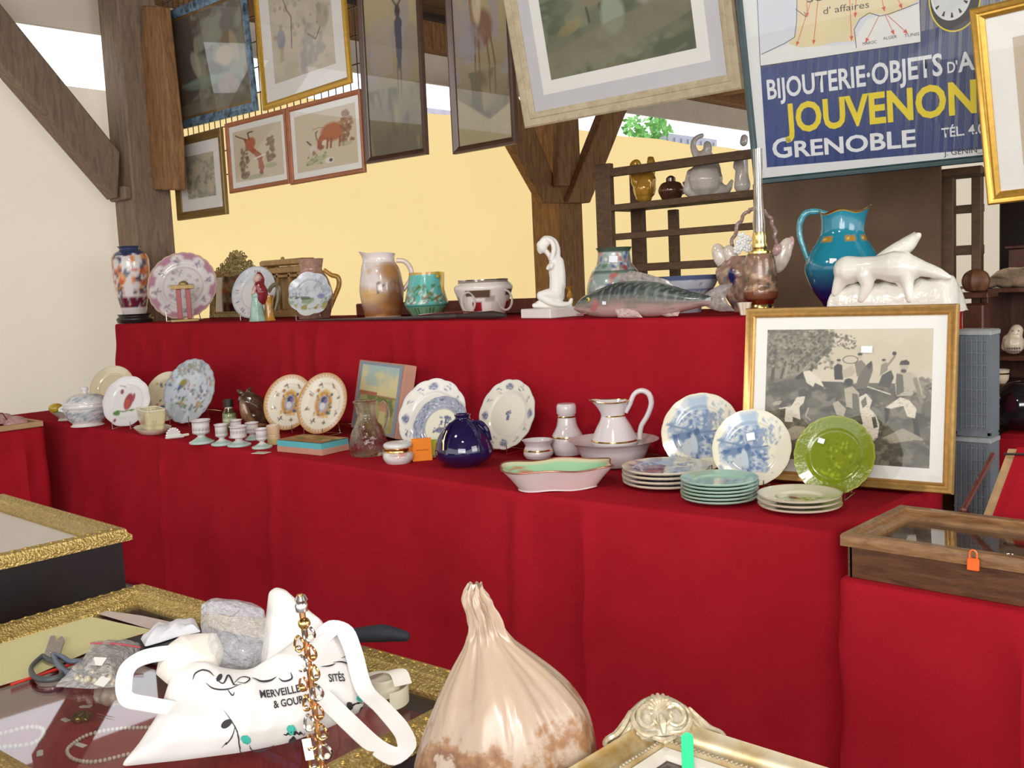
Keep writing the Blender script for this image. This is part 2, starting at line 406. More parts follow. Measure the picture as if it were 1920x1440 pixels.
struct(MB().box((XW - .05, 6, 4.17), (.06, 27, .36)).build('trim_1', WB, smooth=False))
struct(MB().box((XW + .02, 4.2, 4.5), (.3, 24, .34), bev=.02).build('trim_2', OAK))
b = MB()
for i in range(30): b.box((-8.9 + i * .62, 5, 4.75 + .004 * (i % 2)), (.61, 28, .04))
struct(b.build('ceiling', wood('roof_boards', (.07, .035, .016), (.17, .09, .045), .8, (1, .2, 1)), smooth=False))
for i, y in enumerate((5.1, 9.9, 14.5)):
    struct(MB().box((-1, y, 4.55), (16.5, .26, .3), bev=.02).build('trim_%d' % (3 + i), OAK))
# timber posts with braces
def poly_plane(pts, Y=None, X=None): return [at(x, y, Y=Y, X=X) for x, y in pts]
def slab(P, n, th):
    P = [np.array(p) for p in P]; n = np.array(n, float) * th; m = len(P)
    return MB().add([p for p in P] + [p + n for p in P], [tuple(range(m)), tuple(range(2 * m - 1, m - 1, -1))] + [(i, m + i, m + (i + 1) % m, (i + 1) % m) for i in range(m)])
def post(px, py, X, wd, label, mat):
    p = atx(px, py, X); t = thing('timber_post', label, 'post', (X, p[1], 0))
    b = MB().box((0, 0, 2.2 + ZF / 2), (wd, wd, 4.4 - ZF), bev=.02); b.build('upright', mat, t); return t, p[1]
def brace(t, pts, Y=None, X=None, n=(0, 1, 0), th=.2, mat=None, name='brace'):
    o = slab([p - np.array(t.location) for p in poly_plane(pts, Y, X)], n, th).build(name, mat or OAK, t)
    bv = o.modifiers.new('b', 'BEVEL'); bv.width = .015; bv.segments = 2; return o
t, y1 = post(287, 600, -8.62, .36, 'weathered timber post in the left corner with braces, beside the cream canvas', OAKG)
brace(t, [(222, 372), (-60, 48), (-60, -70), (226, 285)], X=-8.55, n=(-1, 0, 0), th=.22, mat=OAKG)
brace(t, [(258, 356), (326, 356), (322, 250), (307, 110), (296, 10), (266, 10), (264, 200)], Y=4.47, n=(0, 1, 0), th=.12)
MB().box((0, -.21, 2.52), (.3, .06, .12), bev=.01).build('corbel', OAKG, t)
t, y2 = post(1048, 480, -8.3, .46, 'brown timber post in the middle with spread braces, behind the kneeling statue', OAK)
brace(t, [(1006, 382), (1046, 382), (985, 235), (930, 130), (880, 130), (940, 265)], X=-8.1, n=(1, 0, 0), th=.12)
brace(t, [(1050, 382), (1091, 382), (1158, 215), (1215, 90), (1165, 90), (1112, 225)], X=-8.1, n=(1, 0, 0), th=.14)
brace(t, [(1036, 350), (1058, 350), (1060, 190), (1034, 190)], X=-7.95, n=(1, 0, 0), th=.1)
# outside, beyond the canvas
GRS = plain('grey_cladding', (.30, .30, .36), .6, 0, .1, 4)
def shed(x0, x1, X, label, mat):
    a = atx(x0, 300, X); c = atx(x1, 300, X); t = thing('outdoor_shed', label, 'shed', (X - 1.5, (a[1] + c[1]) / 2, 0))
    L = abs(c[1] - a[1]); MB().box((0, 0, 2.45), (3, L, 5.5)).build('body', mat, t, smooth=False)
    b = MB(); n = max(4, int(L / .3))
    for i in range(n): b.box((1.52, -L / 2 + (i + .5) * L / n, 2.6), (.05, .09, 5.0))
    b.build('cladding_ribs', mat, t, smooth=False)
shed(1247, 1345, -15, 'grey ribbed shed outside, seen through the gap above the canvas by the big grey frame', GRS)
shed(792, 868, -15.5, 'lilac grey clad building outside, seen between the two tall deer pictures', plain('lilac_cladding', (.45, .42, .52), .6, 0, .1, 4))
p = atx(1212, 235, -14); t = thing('garden_bush', 'bright green bush outside, beyond the canvas edge beside the grey shed', 'bush', (p[0], p[1], 0))
rnd = random.Random(3); b = MB()
for i in range(900):
    a, q, z = rnd.uniform(0, 6.28), rnd.random() ** .5 * .62, rnd.uniform(1.5, 5.3)
    c = Vector((q * math.cos(a), q * math.sin(a), z)); d = Vector((rnd.uniform(-1, 1), rnd.uniform(-1, 1), rnd.uniform(-1, 1))).normalized() * .11; e = d.orthogonal().normalized() * .06
    b.add([c - d, c + e, c + d, c - e], [(0, 1, 2, 3)])
b.build('foliage', plain('leaf_green', (.16, .42, .10), .6, 0, .35, 3), t, smooth=False)
MB().tube([(0, 0, ZF), (.05, 0, 1.5), (0, 0, 4.6)], [.08, .03], 8, 10).build('stem', OAK, t)
struct(MB().box((-29, 6, ZF - .06), (39.8, 60, .08)).build('ground_outside', plain('yard_gravel', (.45, .42, .38), .9, 0, .2, 2)))
# ------------------------------------------------------------------ draped tables
def drape(path, ztop, zbot, back, seed, amp=.035, lab=None, flare=None, name='tablecloth', step=.03, folds=1.0, calm=0):
    """a cloth: flat top, rounded lip, folded skirt along the path (front edge, left to right, then any side)"""
    rg = np.random.RandomState(seed); P = [np.array(path[0], float)]
    for a, c in zip(path[:-1], path[1:]):
        a = np.array(a, float); c = np.array(c, float); n = max(2, int(np.linalg.norm(c - a) / step))
        P += [a + (c - a) * (i + 1) / n for i in range(n)]
    P = np.array(P); 
    for _ in range(2): P[1:-1] = (P[:-2] + 2 * P[1:-1] + P[2:]) / 4
    T = np.gradient(P, axis=0); T /= np.linalg.norm(T, axis=1)[:, None]; N = np.stack([T[:, 1], -T[:, 0]], 1)
    s = np.concatenate([[0], np.cumsum(np.linalg.norm(P[1:] - P[:-1], axis=1))])
    ph = rg.rand(8) * 6.28; fr = np.array([2.1, 3.7, 5.9, 9.1]) * folds
    fold = sum(np.sin(s * f + q) / (1 + .35 * i) for i, (f, q) in enumerate(zip(fr, ph)))
    crease = np.zeros_like(s)
    for k in range(int(s[-1] * 1.1) + 1):
        c = rg.uniform(0, s[-1]); crease += rg.uniform(.5, 1) * np.exp(-((s - c) / rg.uniform(.02, .05)) ** 2)
    if calm:
        m_ = np.clip((s - calm) / .4, 0, 1); fold = fold * m_ - 1.2 * (1 - m_); crease = crease * m_
    D = ztop - zbot; ds = [0, .003, .01, .03] + list(np.linspace(.07, D, 22)); vs = []
    for i in range(len(P)):
        vs.append((*back(P[i]), ztop))
    for d in ds:
        k = min(1, (d / .5)) ** 1.2; lip = -.012 + .014 * min(1, (d / .012)) ** .5
        for i in range(len(P)):
            o = lip + amp * k * (fold[i] * .5 + .6) + .03 * min(1, d / .12) * crease[i] + .006 * math.sin(s[i] * 23 + d * 17) * min(1, d / .2)
            if flare: o += flare[1] * k * math.exp(-((s[i] - flare[0]) / .12) ** 2)
            q = P[i] + N[i] * o; vs.append((q[0], q[1], ztop - d * 1.0))
    n = len(P); R = len(ds) + 1
    fs = [(r * n + i, r * n + i + 1, (r + 1) * n + i + 1, (r + 1) * n + i) for r in range(R - 1) for i in range(n - 1)]
    o = MB().add(vs, fs).build(name, RED); so = o.modifiers.new('s', 'SOLIDIFY'); so.thickness = .002; so.offset = -1
    return tag(o, *lab)
XR = -1.42
drape([(-8.16, 4.78), (-8.16, YU), (-1.38, YU), (-1.64, 4.78)], ZU - .0015, ZL + .004, lambda p: (max(-8.1, min(-1.65 if p[1] > 3.9 else -1.64, p[0])), 4.8), 4, .02, ('red tablecloth over the raised back tier, hanging behind the rows of plates', 'tablecloth'), folds=1.2)
drape([(-8.1, YLF + .02), (-2.6, YLF - .01), (XR - .02, YLF + .06), (XR, 3.0), (XR + .03, 3.84)], ZL - .0015, ZF + .015, lambda p: (min(p[0], XR - .02), 3.88), 11, .04, ('long red tablecloth of the lower tier, hanging to the floor in front', 'tablecloth'), flare=(6.66, .06), calm=1.15)
def board(name, label, x0, x1, y0, y1, z, legs=True):
    t = thing(name, label, 'table', ((x0 + x1) / 2, (y0 + y1) / 2, 0))
    MB().box((0, 0, z - .02), (x1 - x0, y1 - y0, .03)).build('top', OAKG, t, smooth=False)
    for i in (-1, 1):
        for j in (-1, 1): MB().box((i * ((x1 - x0) / 2 - .08), j * ((y1 - y0) / 2 - .06), (z + ZF) / 2 - .02), (.05, .05, z - .04 - ZF)).build('leg', OAKG, t, smooth=False)
c1 = atz(105, 797, ZL)
drape([(c1[0], -2.2), (c1[0], YLF - .14)], ZL - .0015, ZF + .015, lambda p: (-8.9, p[1]), 21, .03, ('red tablecloth on the side table at the far left under the pink packets', 'tablecloth'))
# ------------------------------------------------------------------ common goods
POR = plain('white_porcelain', (.80, .79, .76), .12, 0, .03, 8, 0, .3)
CREAMP = plain('cream_faience', (.80, .74, .58), .15, 0, .04, 10, 0, .3)
GILT = plain('gilt_band', (.83, .57, .20), .22, 1, .12, 60)
BRASS = plain('brass', (.80, .58, .22), .2, 1, .15, 50)
CHROME = plain('bright_wire', (.75, .74, .72), .22, 1, .05, 60)
GLAZE = painted('painted_glaze', .13, .3)
GLAZE_R = painted('relief_glaze', .16, .4, .5, 70)
PRINT = painted('printed_paper', .75)
PAPER = plain('white_mount', (.80, .79, .74), .85, 0, .03, 5)
PANE = pane_mat('picture_glass', .75)
TAGM = plain('price_tag_paper', (.82, .84, .88), .7, 0, .02, 5)
BACKM = plain('backing_board', (.30, .20, .11), .8, 0, .1, 8)
def toward(p):                                       # unit level direction from a place to the eye
    d = np.array([-p[0], -p[1], 0.0]); return d / np.linalg.norm(d)
def plate_mesh(name, mat, R, art=None, ey=1.0, scallop=(0, 0), well=.62, depth=.10, parent=None, rings=30, seg=96, th=.012):
    """dish lying face up, z = 0 at the foot; art covers the face"""
    def zf(q): return R * depth * (0 if q < well else ((q - well) / (1 - well)) ** 1.0 * .75 + .25 * min(1, (q - well) / .08))
    vs = []; cs = []; t = R * .035; qs = np.concatenate([np.linspace(0, .97, rings), [.99, 1.0]])
    ths = np.arange(seg) / seg * 2 * PI
    def rad(th, q):
        a, n = scallop; return R * q * (1 + a * (abs(math.cos(n * th / 2)) - .6) * max(0, q - .6) / .4) if n else R * q
    for q in qs:
        for a in ths:
            r = rad(a, q); vs.append((r * math.cos(a), r * ey * math.sin(a), zf(q) + t + .002))
            cs.append((.5 + q * math.cos(a) / 2, .5 + q * math.sin(a) / 2))
    n1 = len(vs)
    for q in (1.0, .97, .8, well + .02, well - .06, well - .08, 0.0):
        for a in ths:
            r = rad(a, q); z = zf(q) - (0 if q > .99 else t * .2)
            if well - .07 < q < well + .05: z = 0
            if q < well - .07: z = t * .3
            vs.append((r * math.cos(a), r * ey * math.sin(a), max(0, z) if q < .99 else z + t * .6))
            cs.append((.5 + .96 * math.cos(a) / 2, .5 + .96 * math.sin(a) / 2))
    m = len(vs) // seg; fs = [(j * seg + i, j * seg + (i + 1) % seg, (j + 1) * seg + (i + 1) % seg, (j + 1) * seg + i) for j in range(m - 1) for i in range(seg)]
    c = None
    if art is not None: k = np.array(cs); c = art.get(k[:, 0], k[:, 1])
    return MB().add(vs, fs, c).build(name, mat, parent)
def plate_stand(loc, nrm, R, label, group='wire plate stands', col=None):
    """bent wire easel: two feet running back, hooks in front, a raking back"""
    yaw = math.atan2(nrm[1], nrm[0]) + PI / 2
    t = thing('plate_stand', label, 'plate stand', loc, yaw, group); r = max(.0018, R * .014); m = col or CHROME
    for i in (-1, 1):
        x = i * R * .38
        MB().tube([(x, R * .72, r), (x, -R * .22, r), (x, -R * .22, R * .3)], r, 6).build('foot_wire', m, t)
        MB().tube([(x * .8, R * .72, r), (x * .6, R * .60, R * .85)], r, 6).build('back_wire', m, t)
    MB().tube([(-R * .38, R * .66, r), (R * .38, R * .66, r)], r, 6).build('cross_wire', m, t)
    return t
def stand_plate(cx, cy, w, h, z, art, name, label, cat='plate', lean=20, stand=None, mat=None, scallop=(0, 0), ey=1.0, well=.62, depth=.1, lift=.012, group=None, off=0, yawmax=None, rot=0, Y=None):
    ln = math.radians(lean); R = .1
    for _ in range(5):
        zc = z + lift + R * ey * math.cos(ln); p = atz(cx, cy, zc) if Y is None else spotY(cx, zc, Y).p; s = proj(p)[2] / F
        R = h * s / 2 / math.cos(ln) / ey
    ratio = min(1, w / h * ey * .93); th = math.acos(ratio) if ratio < .995 else .06
    d = toward(p)
    def rotz(v, a): return np.array([v[0] * math.cos(a) - v[1] * math.sin(a), v[0] * math.sin(a) + v[1] * math.cos(a), 0])
    th = min(th, yawmax) if yawmax is not None else th
    n = max((rotz(d, th), rotz(d, -th)), key=lambda v: -v[1])
    up = np.array([0, 0, 1.0]); N = n * math.cos(ln) + up * math.sin(ln); U = up * math.cos(ln) - n * math.sin(ln); X = np.cross(U, N)
    c, s_ = math.cos(rot), math.sin(rot); X, U = X * c + U * s_, U * c - X * s_
    o = plate_mesh(name, mat or GLAZE, R, art, ey, scallop, well, depth)
    q = p - N * R * depth * .5
    o.matrix_world = Matrix(((X[0], U[0], N[0], q[0]), (X[1], U[1], N[1], q[1]), (X[2], U[2], N[2], q[2]), (0, 0, 0, 1)))
    tag(o, label, cat, group)
    if stand:
        f = q - (up * math.cos(ln) - n * math.sin(ln)) * R * ey + n * R * .03
        plate_stand((f[0], f[1], z), n, R * ey, stand)
    return o
def rect_frame(name, label, cat, P0, ex, ey, W, H, mw, prof, mat, border=0, mount=None, art=None, res=(120, 100), glass=True, border2=None, group=None, back=True, pane=None, art_rect=None, printmat=None):
    """framed picture: P0 bottom-left, ex right, ey up; local x right, z up, -y to the front"""
    ex = np.array(ex, float); ex /= np.linalg.norm(ex); ey = np.array(ey, float); ey -= ex * (ex @ ey); ey /= np.linalg.norm(ey); n = np.cross(ex, ey)   # n = front
    o = np.array(P0) + ex * W / 2
    M = Matrix(((ex[0], -n[0], ey[0], o[0]), (ex[1], -n[1], ey[1], o[1]), (ex[2], -n[2], ey[2], o[2]), (0, 0, 0, 1)))
    t = thing(name, label, cat, M=M, group=group)
    def sweep(pr):
        vs = []
        for d, h in pr:
            vs += [(-W / 2 + d, -h, d), (W / 2 - d, -h, d), (W / 2 - d, -h, H - d), (-W / 2 + d, -h, H - d)]
        k = len(pr); return MB().add(vs, [(4 * j + i, 4 * j + (i + 1) % 4, 4 * ((j + 1) % k) + (i + 1) % 4, 4 * ((j + 1) % k) + i) for j in range(k) for i in range(4)])
    sweep([(d * mw, h) for d, h in prof]).build('moulding', mat, t)
    x, z = W / 2 - mw * .9, mw * .9
    if back: MB().box((0, -.001, H / 2), (2 * x, .004, H - 2 * z)).build('backing', BACKM, t, smooth=False)
    def mount_(b0, b1, mat_, yy, nm):
        vs = []
        for d in (b0, b1): vs += [(-x + d, yy, z + d), (x - d, yy, z + d), (x - d, yy, H - z - d), (-x + d, yy, H - z - d)]
        vs += [(a, yy + .002, c) for a, _, c in vs]
        f = [(i, (i + 1) % 4, 4 + (i + 1) % 4, 4 + i) for i in range(4)]; f += [tuple(8 + k for k in reversed(q)) for q in f] + [(4 + i, 4 + (i + 1) % 4, 12 + (i + 1) % 4, 12 + i) for i in range(4)]
        MB().add(vs, f).build(nm, mat_, t, smooth=False)
    b = border
    if border2: mount_(0, border2[0], border2[1], -.006, 'outer_mount'); mount_(border2[0] * .98, b, mount, -.0055, 'mount')
    elif border: mount_(0, b, mount or PAPER, -.006, 'mount')
    if art is not None:
        x2, z0, z1 = x - b * .97, z + b * .97, H - z - b * .97
        MB().grid(lambda u, v: (-x2 + 2 * x2 * u, -.0045, z0 + (z1 - z0) * v), res[0], res[1], art).build('print', printmat or PRINT, t, smooth=False)
    if glass:
        MB().box((0, -.010, H / 2), (2 * x, .002, H - 2 * z)).build('glass_pane', pane or PANE, t, smooth=False)
    return t
FLATP = [(0, 0), (0, .022), (.15, .027), (.6, .024), (.85, .016), (1, .012), (1, 0)]
HOLLOW = [(0, 0), (0, .026), (.12, .034), (.25, .032), (.45, .022), (.7, .017), (.8, .021), (.9, .018), (1, .012), (1, 0)]
def pot(name, label, cat, sp, prof_px, mat, seg=48, n=40, art=None, wall=None, wob=None, sx=1, sy=1, group=None, as_thing=True, rz=0):
    """turned vessel from [(half width px, image y)] ; its Empty stands on the base"""
    P = [(h * sp.s, max(0, sp.h(y))) for h, y in prof_px]; P[0] = (P[0][0], 0)
    if wall:
        r, z = P[-1]; P2 = cr(P, n); k = wall * sp.s
        inn = [(max(.001, a - k), c) for a, c in P2[::-1] if c > sp.s * 3]; body = [(0, 0)] + [tuple(q) for q in P2] + inn + [(0, inn[-1][1])]
    else: body = [tuple(q) for q in cr(P, n)]
    t = thing(name, label, cat, tuple(sp.p), sp.yaw + rz, group) if as_thing else None
    o = MB().lathe(body, seg, sx=sx, sy=sy, art=art, wob=wob, cap=not wall, split=n if wall else 0).build('body', mat, t)
    return t, o
def loc_path(sp, pts, y=0):
    return [(sp.l(p[0], p[1])[0], p[2] * sp.s if len(p) > 2 else y, sp.l(p[0], p[1])[1]) for p in pts]
def sticker(t, x, y, z, w, h, rz=0, mat=None):
    o = MB().box((0, 0, 0), (w, .0012, h), M=Matrix.Translation((x, y, z)) @ Matrix.Rotation(rz, 4, 'Z') @ Matrix.Rotation(.08, 4, 'Y')).build('price_tag', mat or TAGM, t, smooth=False); o['label'] = 'small white price tag'; return o
# ------------------------------------------------------------------ the raised tier, left to right
sp = Spot(254, 600, ZU, 30, 4.06)
BLK = plain('black_lacquer', (.02, .015, .015), .3, 0, .1, 20)
t, o = pot('vase_stand', 'low black round wooden stand under the orange and blue vase', 'vase stand', sp, [(31, 600), (33, 597), (29, 593), (31, 588.5)], BLK, n=14)
zt = ZU + o.dimensions.z if False else ZU + sp.h(588.5)
A = Art(256, 256, '#e4dcd6'); A.asp = 1.5; A.rect(0, .82, 1, 1, '#3a4468'); A.rect(0, 0, 1, .08, '#d8d0cc'); A.rect(0, .1, 1, .23, '#6a2230'); A.dots(60, (0, .1, 1, .23), (.012, .025), ['#2a3560', '#c8b8b0'], 1)
A.dots(260, (0, .28, 1, .84), (.02, .055), ['#d8743a', '#2f3f66', '#c9502e', '#e09a50', '#3c3550', '#e8e0da'], 2, .9); A.dots(40, (0, .35, 1, .8), (.04, .07), ['#e8823c', '#e8e4e0', '#e2dcd8'], 3)
A.rect(0, .27, 1, .29, '#2f3f66'); A.rect(.42, .25, .5, .8, '#ece6e2'); A.posy(.4, .5, .11, ['#d8642e', '#e89a50'], '#2f3f66'); A.posy(.62, .62, .1, ['#e08a40', '#c84a2a'], '#2c3a55')
sv = Spot(254, 600, ZU, 30, 4.06); sv.p = np.array([sp.p[0], sp.p[1], zt]); sv.set(sv.p)
t, o = pot('imari_vase', 'tall orange and dark blue flowered porcelain vase on a black stand, first at the left', 'vase', sv, [(21, 588), (24, 575), (30, 545), (33, 520), (33.5, 490), (29, 477), (19, 470), (18.5, 467), (22, 463)], GLAZE, art=A, seg=72, n=48, wall=3)
def plate_art(bg='#e6e2da', n=256): return Art(n, n, bg)
# pink bordered dish
A = plate_art('#e2dcd8'); A.ring(.5, .5, .4, .52, '#b87a94', .9); A.ring(.5, .5, .485, .52, '#d8c4a0', .8)
for k in range(8):
    a = k * PI / 4 + .2; A.ell(.5 + .42 * math.cos(a), .5 + .42 * math.sin(a), .09, .055, '#e6e0dc', a + PI / 2); A.posy(.5 + .38 * math.cos(a), .5 + .38 * math.sin(a), .05, ['#a890a8', '#c8a0a8', '#8a86a0'], '#a09a98')
A.ring(.5, .5, .285, .295, '#a88e78', .9); A.dots(60, (.3, .3, .72, .75), (.01, .03), ['#a79cae', '#c2a6aa', '#9aa294', '#8f8aa0'], 5, .6)
stand_plate(343, 527, 122, 124, ZU, A, 'charger_plate', 'large round plate with a mauve pink border, beside the orange vase', lean=18, scallop=(.02, 24), stand='wire stand under the large pink-bordered plate', yawmax=.3, Y=4.24)
sp = Spot(343, 595, ZU, 6, 4.08); t = thing('gateway_ornament', 'small ornament of red pillars with a gilt lintel, in front of the pink-bordered plate', 'ornament', tuple(sp.p), sp.yaw)
RL = plain('red_lacquer', (.38, .03, .03), .3, 0, .1, 30); k = sp.s
for x in (-4, 13): MB().box((x * k, 0, 33 * k), (9 * k, 9 * k, 56 * k), bev=.004).build('pillar', RL, t)
MB().box((4 * k, 0, 65 * k), (42 * k, 13 * k, 8 * k), bev=.003).ball((6 * k, 0, 70 * k), (9 * k, 5 * k, 6 * k)).build('lintel', plain('old_gilt', (.36, .25, .09), .45, .5, .15, 30), t)
MB().box((4 * k, 0, 2.5 * k), (50 * k, 16 * k, 5 * k), bev=.003).build('base', plain('old_gilt', 1), t)
# openwork brass mirror frame
OPEN = carved('antique_brass', (.20, .15, .05), (.62, .50, .24), 80, .8, .35)
Y = 4.54; bl = aty(398, 592, Y); br = aty(488, 588, Y); tl = aty(404, 492, Y); ww = br[0] - bl[0]
bl[2] = ZU + .002; hh = .40
MIR = plain('mirror_glass', (.42, .36, .30), .06, 1, .1, 3)
t = rect_frame('brass_mirror', 'easel mirror in an openwork brass frame with a leafy crest, behind the lettered plate', 'mirror', bl, (1, 0, 0), (0, .12, 1), ww, hh, .055, HOLLOW, OPEN, glass=False)
MB().box((0, -.008, hh / 2), (ww - .1, .004, hh - .1)).build('mirror_plate', MIR, t, smooth=False)
b = MB(); rnd = random.Random(5)
for i in range(230):
    u = rnd.uniform(-1, 1); v = rnd.uniform(0, 1); 
    if abs(u) > 1 - v * .75: continue
    x, z = u * ww * .42, hh + v * .15 - .01; a = rnd.uniform(0, PI)
    b.tube([(x + .022 * math.cos(q + a), -.012 + .004 * math.sin(3 * q), z + .022 * math.sin(q + a)) for q in np.linspace(0, 4.6, 8)], [.006, .003], 5)
b.ball((0, -.014, hh + .13), (.03, .012, .035)); b.prism([(-ww * .40, hh - .01), (-ww * .34, hh + .03), (-ww * .2, hh + .06), (-ww * .08, hh + .11), (0, hh + .13), (ww * .08, hh + .11), (ww * .2, hh + .06), (ww * .34, hh + .03), (ww * .40, hh - .01)], -.008, -.004); b.build('crest', OPEN, t)
# lettered plate
A = plate_art('#dcdad8'); A.ring(.5, .5, .30, .315, '#a8a8b8', .7); A.ring(.5, .5, .47, .52, '#9aa0b4', .6)
for k in range(26):
    a = 1.2 + k * .15; c, s_ = math.cos(a), math.sin(a); A.line([(.5 + .37 * c, .5 + .37 * s_), (.5 + .43 * c + .01 * math.sin(k * 5), .5 + .43 * s_)], .006, '#565868', .8)
A.cloud(5, '#b8c4cc', .52, .62, .6, 3)
stand_plate(478, 544, 82, 96, ZU, A, 'lettered_plate', 'white plate with dark writing round its rim, leaning in front of the brass mirror', lean=16, stand='wire stand under the white lettered plate', Y=4.22)
# figural parrot jug
sp = Spot(496, 594, ZU, 12, 4.04); t = thing('figural_jug', 'majolica figure jug with red back, pale green body and amber handle, before the lettered plate', 'jug', tuple(sp.p), sp.yaw)
L = lambda x, y: sp.l(x, y)
GRNP = plain('pale_green_majolica', (.36, .55, .46), .14, 0, .25, 14, coat=.4); AMB = plain('amber_majolica', (.50, .24, .04), .12, 0, .3, 18, coat=.5)
def blob(t, nodes, name, mat, sp, vox, sm=4, extra=None):
    b = MB()
    for nd in nodes:
        b.limb([(*sp.l(p[0], p[1])[:1], p[3] * sp.s, max(sp.l(p[0], p[1])[1], p[2] * sp.s + .002), p[2] * sp.s) for p in nd], 10)
    if extra: extra(b)
    return b.build(name, mat, t, remesh=vox, sm=sm)
k = sp.s; xo = sp.l(484, sp.by)[0]
MB().lathe([(0, 0), (15 * k, 0), (15 * k, 3 * k), (13 * k, 16 * k), (11 * k, 30 * k), (8 * k, 42 * k), (9 * k, 50 * k), (5 * k, 56 * k), (0, 57 * k)], 32, o=(xo, 0, 0), n=30, wob=lambda th, v: 1 + .06 * math.cos(7 * th) * (1 - v)).build('body', GRNP, t)
xo2 = sp.l(506, sp.by)[0]
MB().lathe([(0, 0), (11 * k, 0), (9 * k, 6 * k), (8 * k, 30 * k), (9 * k, 46 * k), (7 * k, 47 * k), (0, 44 * k)], 24, o=(xo2, 2 * k, 0), n=24, wob=lambda th, v: 1 + .07 * math.cos(5 * th + 5 * v)).build('amber_trunk', AMB, t)
dz_ = sp.by - 592
blob(t, [[(492, 552 + dz_, 10, -1), (492, 538 + dz_, 12, -1), (488, 526 + dz_, 10, -1)], [(499, 545 + dz_, 6, -2), (503, 553 + dz_, 3, -2)]], 'red_back', plain('oxblood_glaze', (.24, .02, .03), .12, 0, .2, 10, coat=.5), sp, .004)
blob(t, [[(484, 514 + dz_, 7, -1), (486, 510 + dz_, 7, -1)], [(480, 530 + dz_, 4.5, -5), (476, 540 + dz_, 3.5, -7)]], 'head', plain('flesh_glaze', (.55, .38, .30), .2, 0, .2, 20), sp, .003)
blob(t, [[(488, 506 + dz_, 6, 1), (492, 514 + dz_, 6, 2), (494, 522 + dz_, 4, 2)]], 'hair', plain('oxblood_glaze', 1), sp, .003)
MB().tube(loc_path(sp, [(504, 548), (512, 536), (521, 536), (523, 555), (516, 582)]), [3.5 * sp.s, 4.5 * sp.s, 3 * sp.s], 8, 16).build('handle', plain('olive_glaze', (.16, .15, .08), .15, 0, .2, 20, coat=.4), t)
# small gilt wooden display case
Y = 4.6; bl = aty(500, 590, Y); br = aty(572, 588, Y); W_ = br[0] - bl[0]; H_ = aty(535, 487, Y)[2] - ZU
GW = wood('honey_wood', (.30, .16, .045), (.50, .30, .10), .4, (3, 3, 1), .2)
t = thing('display_cabinet', 'honey coloured wooden case with a cornice and finial, behind the majolica figure jug', 'case', ((bl[0] + br[0]) / 2, Y + .05, ZU))
b = MB()
for x in (-1, 1): b.box((x * (W_ / 2 - .03), 0, H_ / 2), (.06, .12, H_), bev=.006)
b.box((0, 0, .03), (W_, .13, .06), bev=.005).build('carcass', GW, t)
MB().box((0, 0, H_ - .02), (W_ + .04, .15, .05), bev=.012).box((0, 0, H_ - .08), (W_, .13, .05), bev=.006).build('cornice', GW, t)
MB().ball((-.06, 0, H_ + .012), .016).build('finial', GW, t)
MB().box((0, .02, H_ / 2), (W_ - .1, .02, H_ - .1)).build('back_panel', wood('case_back', (.42, .27, .10), (.55, .38, .17), .6), t, smooth=False)
b = MB(); b.box((-.07, -.045, H_ / 2), (.025, .03, H_ - .1), bev=.004).box((.09, -.045, H_ / 2), (.025, .03, H_ - .1), bev=.004).box((0, -.045, H_ * .72), (W_ - .08, .03, .025), bev=.004).build('front_bars', GW, t)
# barbotine pitcher with amber handle, and oyster dish in a clear stand
sp = spotY(590, ZU, 4.35)
PINKB = plain('pinkish_brown_glaze', (.42, .24, .18), .16, 0, .3, 30, coat=.3, bump=.3)
t, o = pot('barbotine_pitcher', 'pinkish brown pitcher with an amber loop handle, behind the oyster shaped dish', 'pitcher', sp, [(28, sp.by), (34, 575), (37, 555), (30, 525), (20, 508), (21, 497), (23, 486)], PINKB, wall=3, wob=lambda th, v: 1 + .03 * math.cos(5 * th))
MB().tube(loc_path(sp, [(608, 506), (622, 516), (634, 520), (636, 535), (627, 558), (618, 580)]), [4 * sp.s, 5 * sp.s, 4 * sp.s], 10, 20).build('handle', AMB, t)
A = Art(200, 200, '#c8ccd0'); A.cloud(6, '#8f9ca4', .45, .6, .7, 3); A.rect(0, 0, 1, .42, '#7a8a58', .75); A.rect(0, .14, 1, .26, '#b09a3c', .6); A.rect(0, 0, 1, .14, '#d8d8d4', .9); A.ell(.25, .42, .3, .04, '#4a6040', 0, .8); A.cloud(8, '#cfd4da', .55, .62, .8, 9); A.ell(.75, .45, .1, .06, '#6a6aa0', 0, .7)
stand_plate(582, 553, 82, 80, ZU, A, 'oyster_dish', 'grey oyster shaped dish painted with a landscape, before the pinkish brown pitcher', cat='dish', lean=15, lift=.03, scallop=(.09, 7), mat=GLAZE_R, depth=.16, Y=4.12)
sp = Spot(578, 601, ZU, 8, 4.08); t = thing('clear_stand', 'clear plastic stand under the oyster shaped dish', 'plate stand', tuple(sp.p), sp.yaw)
CLEAR = pane_mat('clear_acrylic', 1.6, (.86, .86, .86)); k = sp.s
MB().box((0, 0, .002), (46 * k, 22 * k, .004)).build('base', CLEAR, t); 
for x in (-22, 22): MB().box((x * k, -8 * k, 6 * k), (2 * k, 6 * k, 9 * k)).build('lip', CLEAR, t, smooth=False)
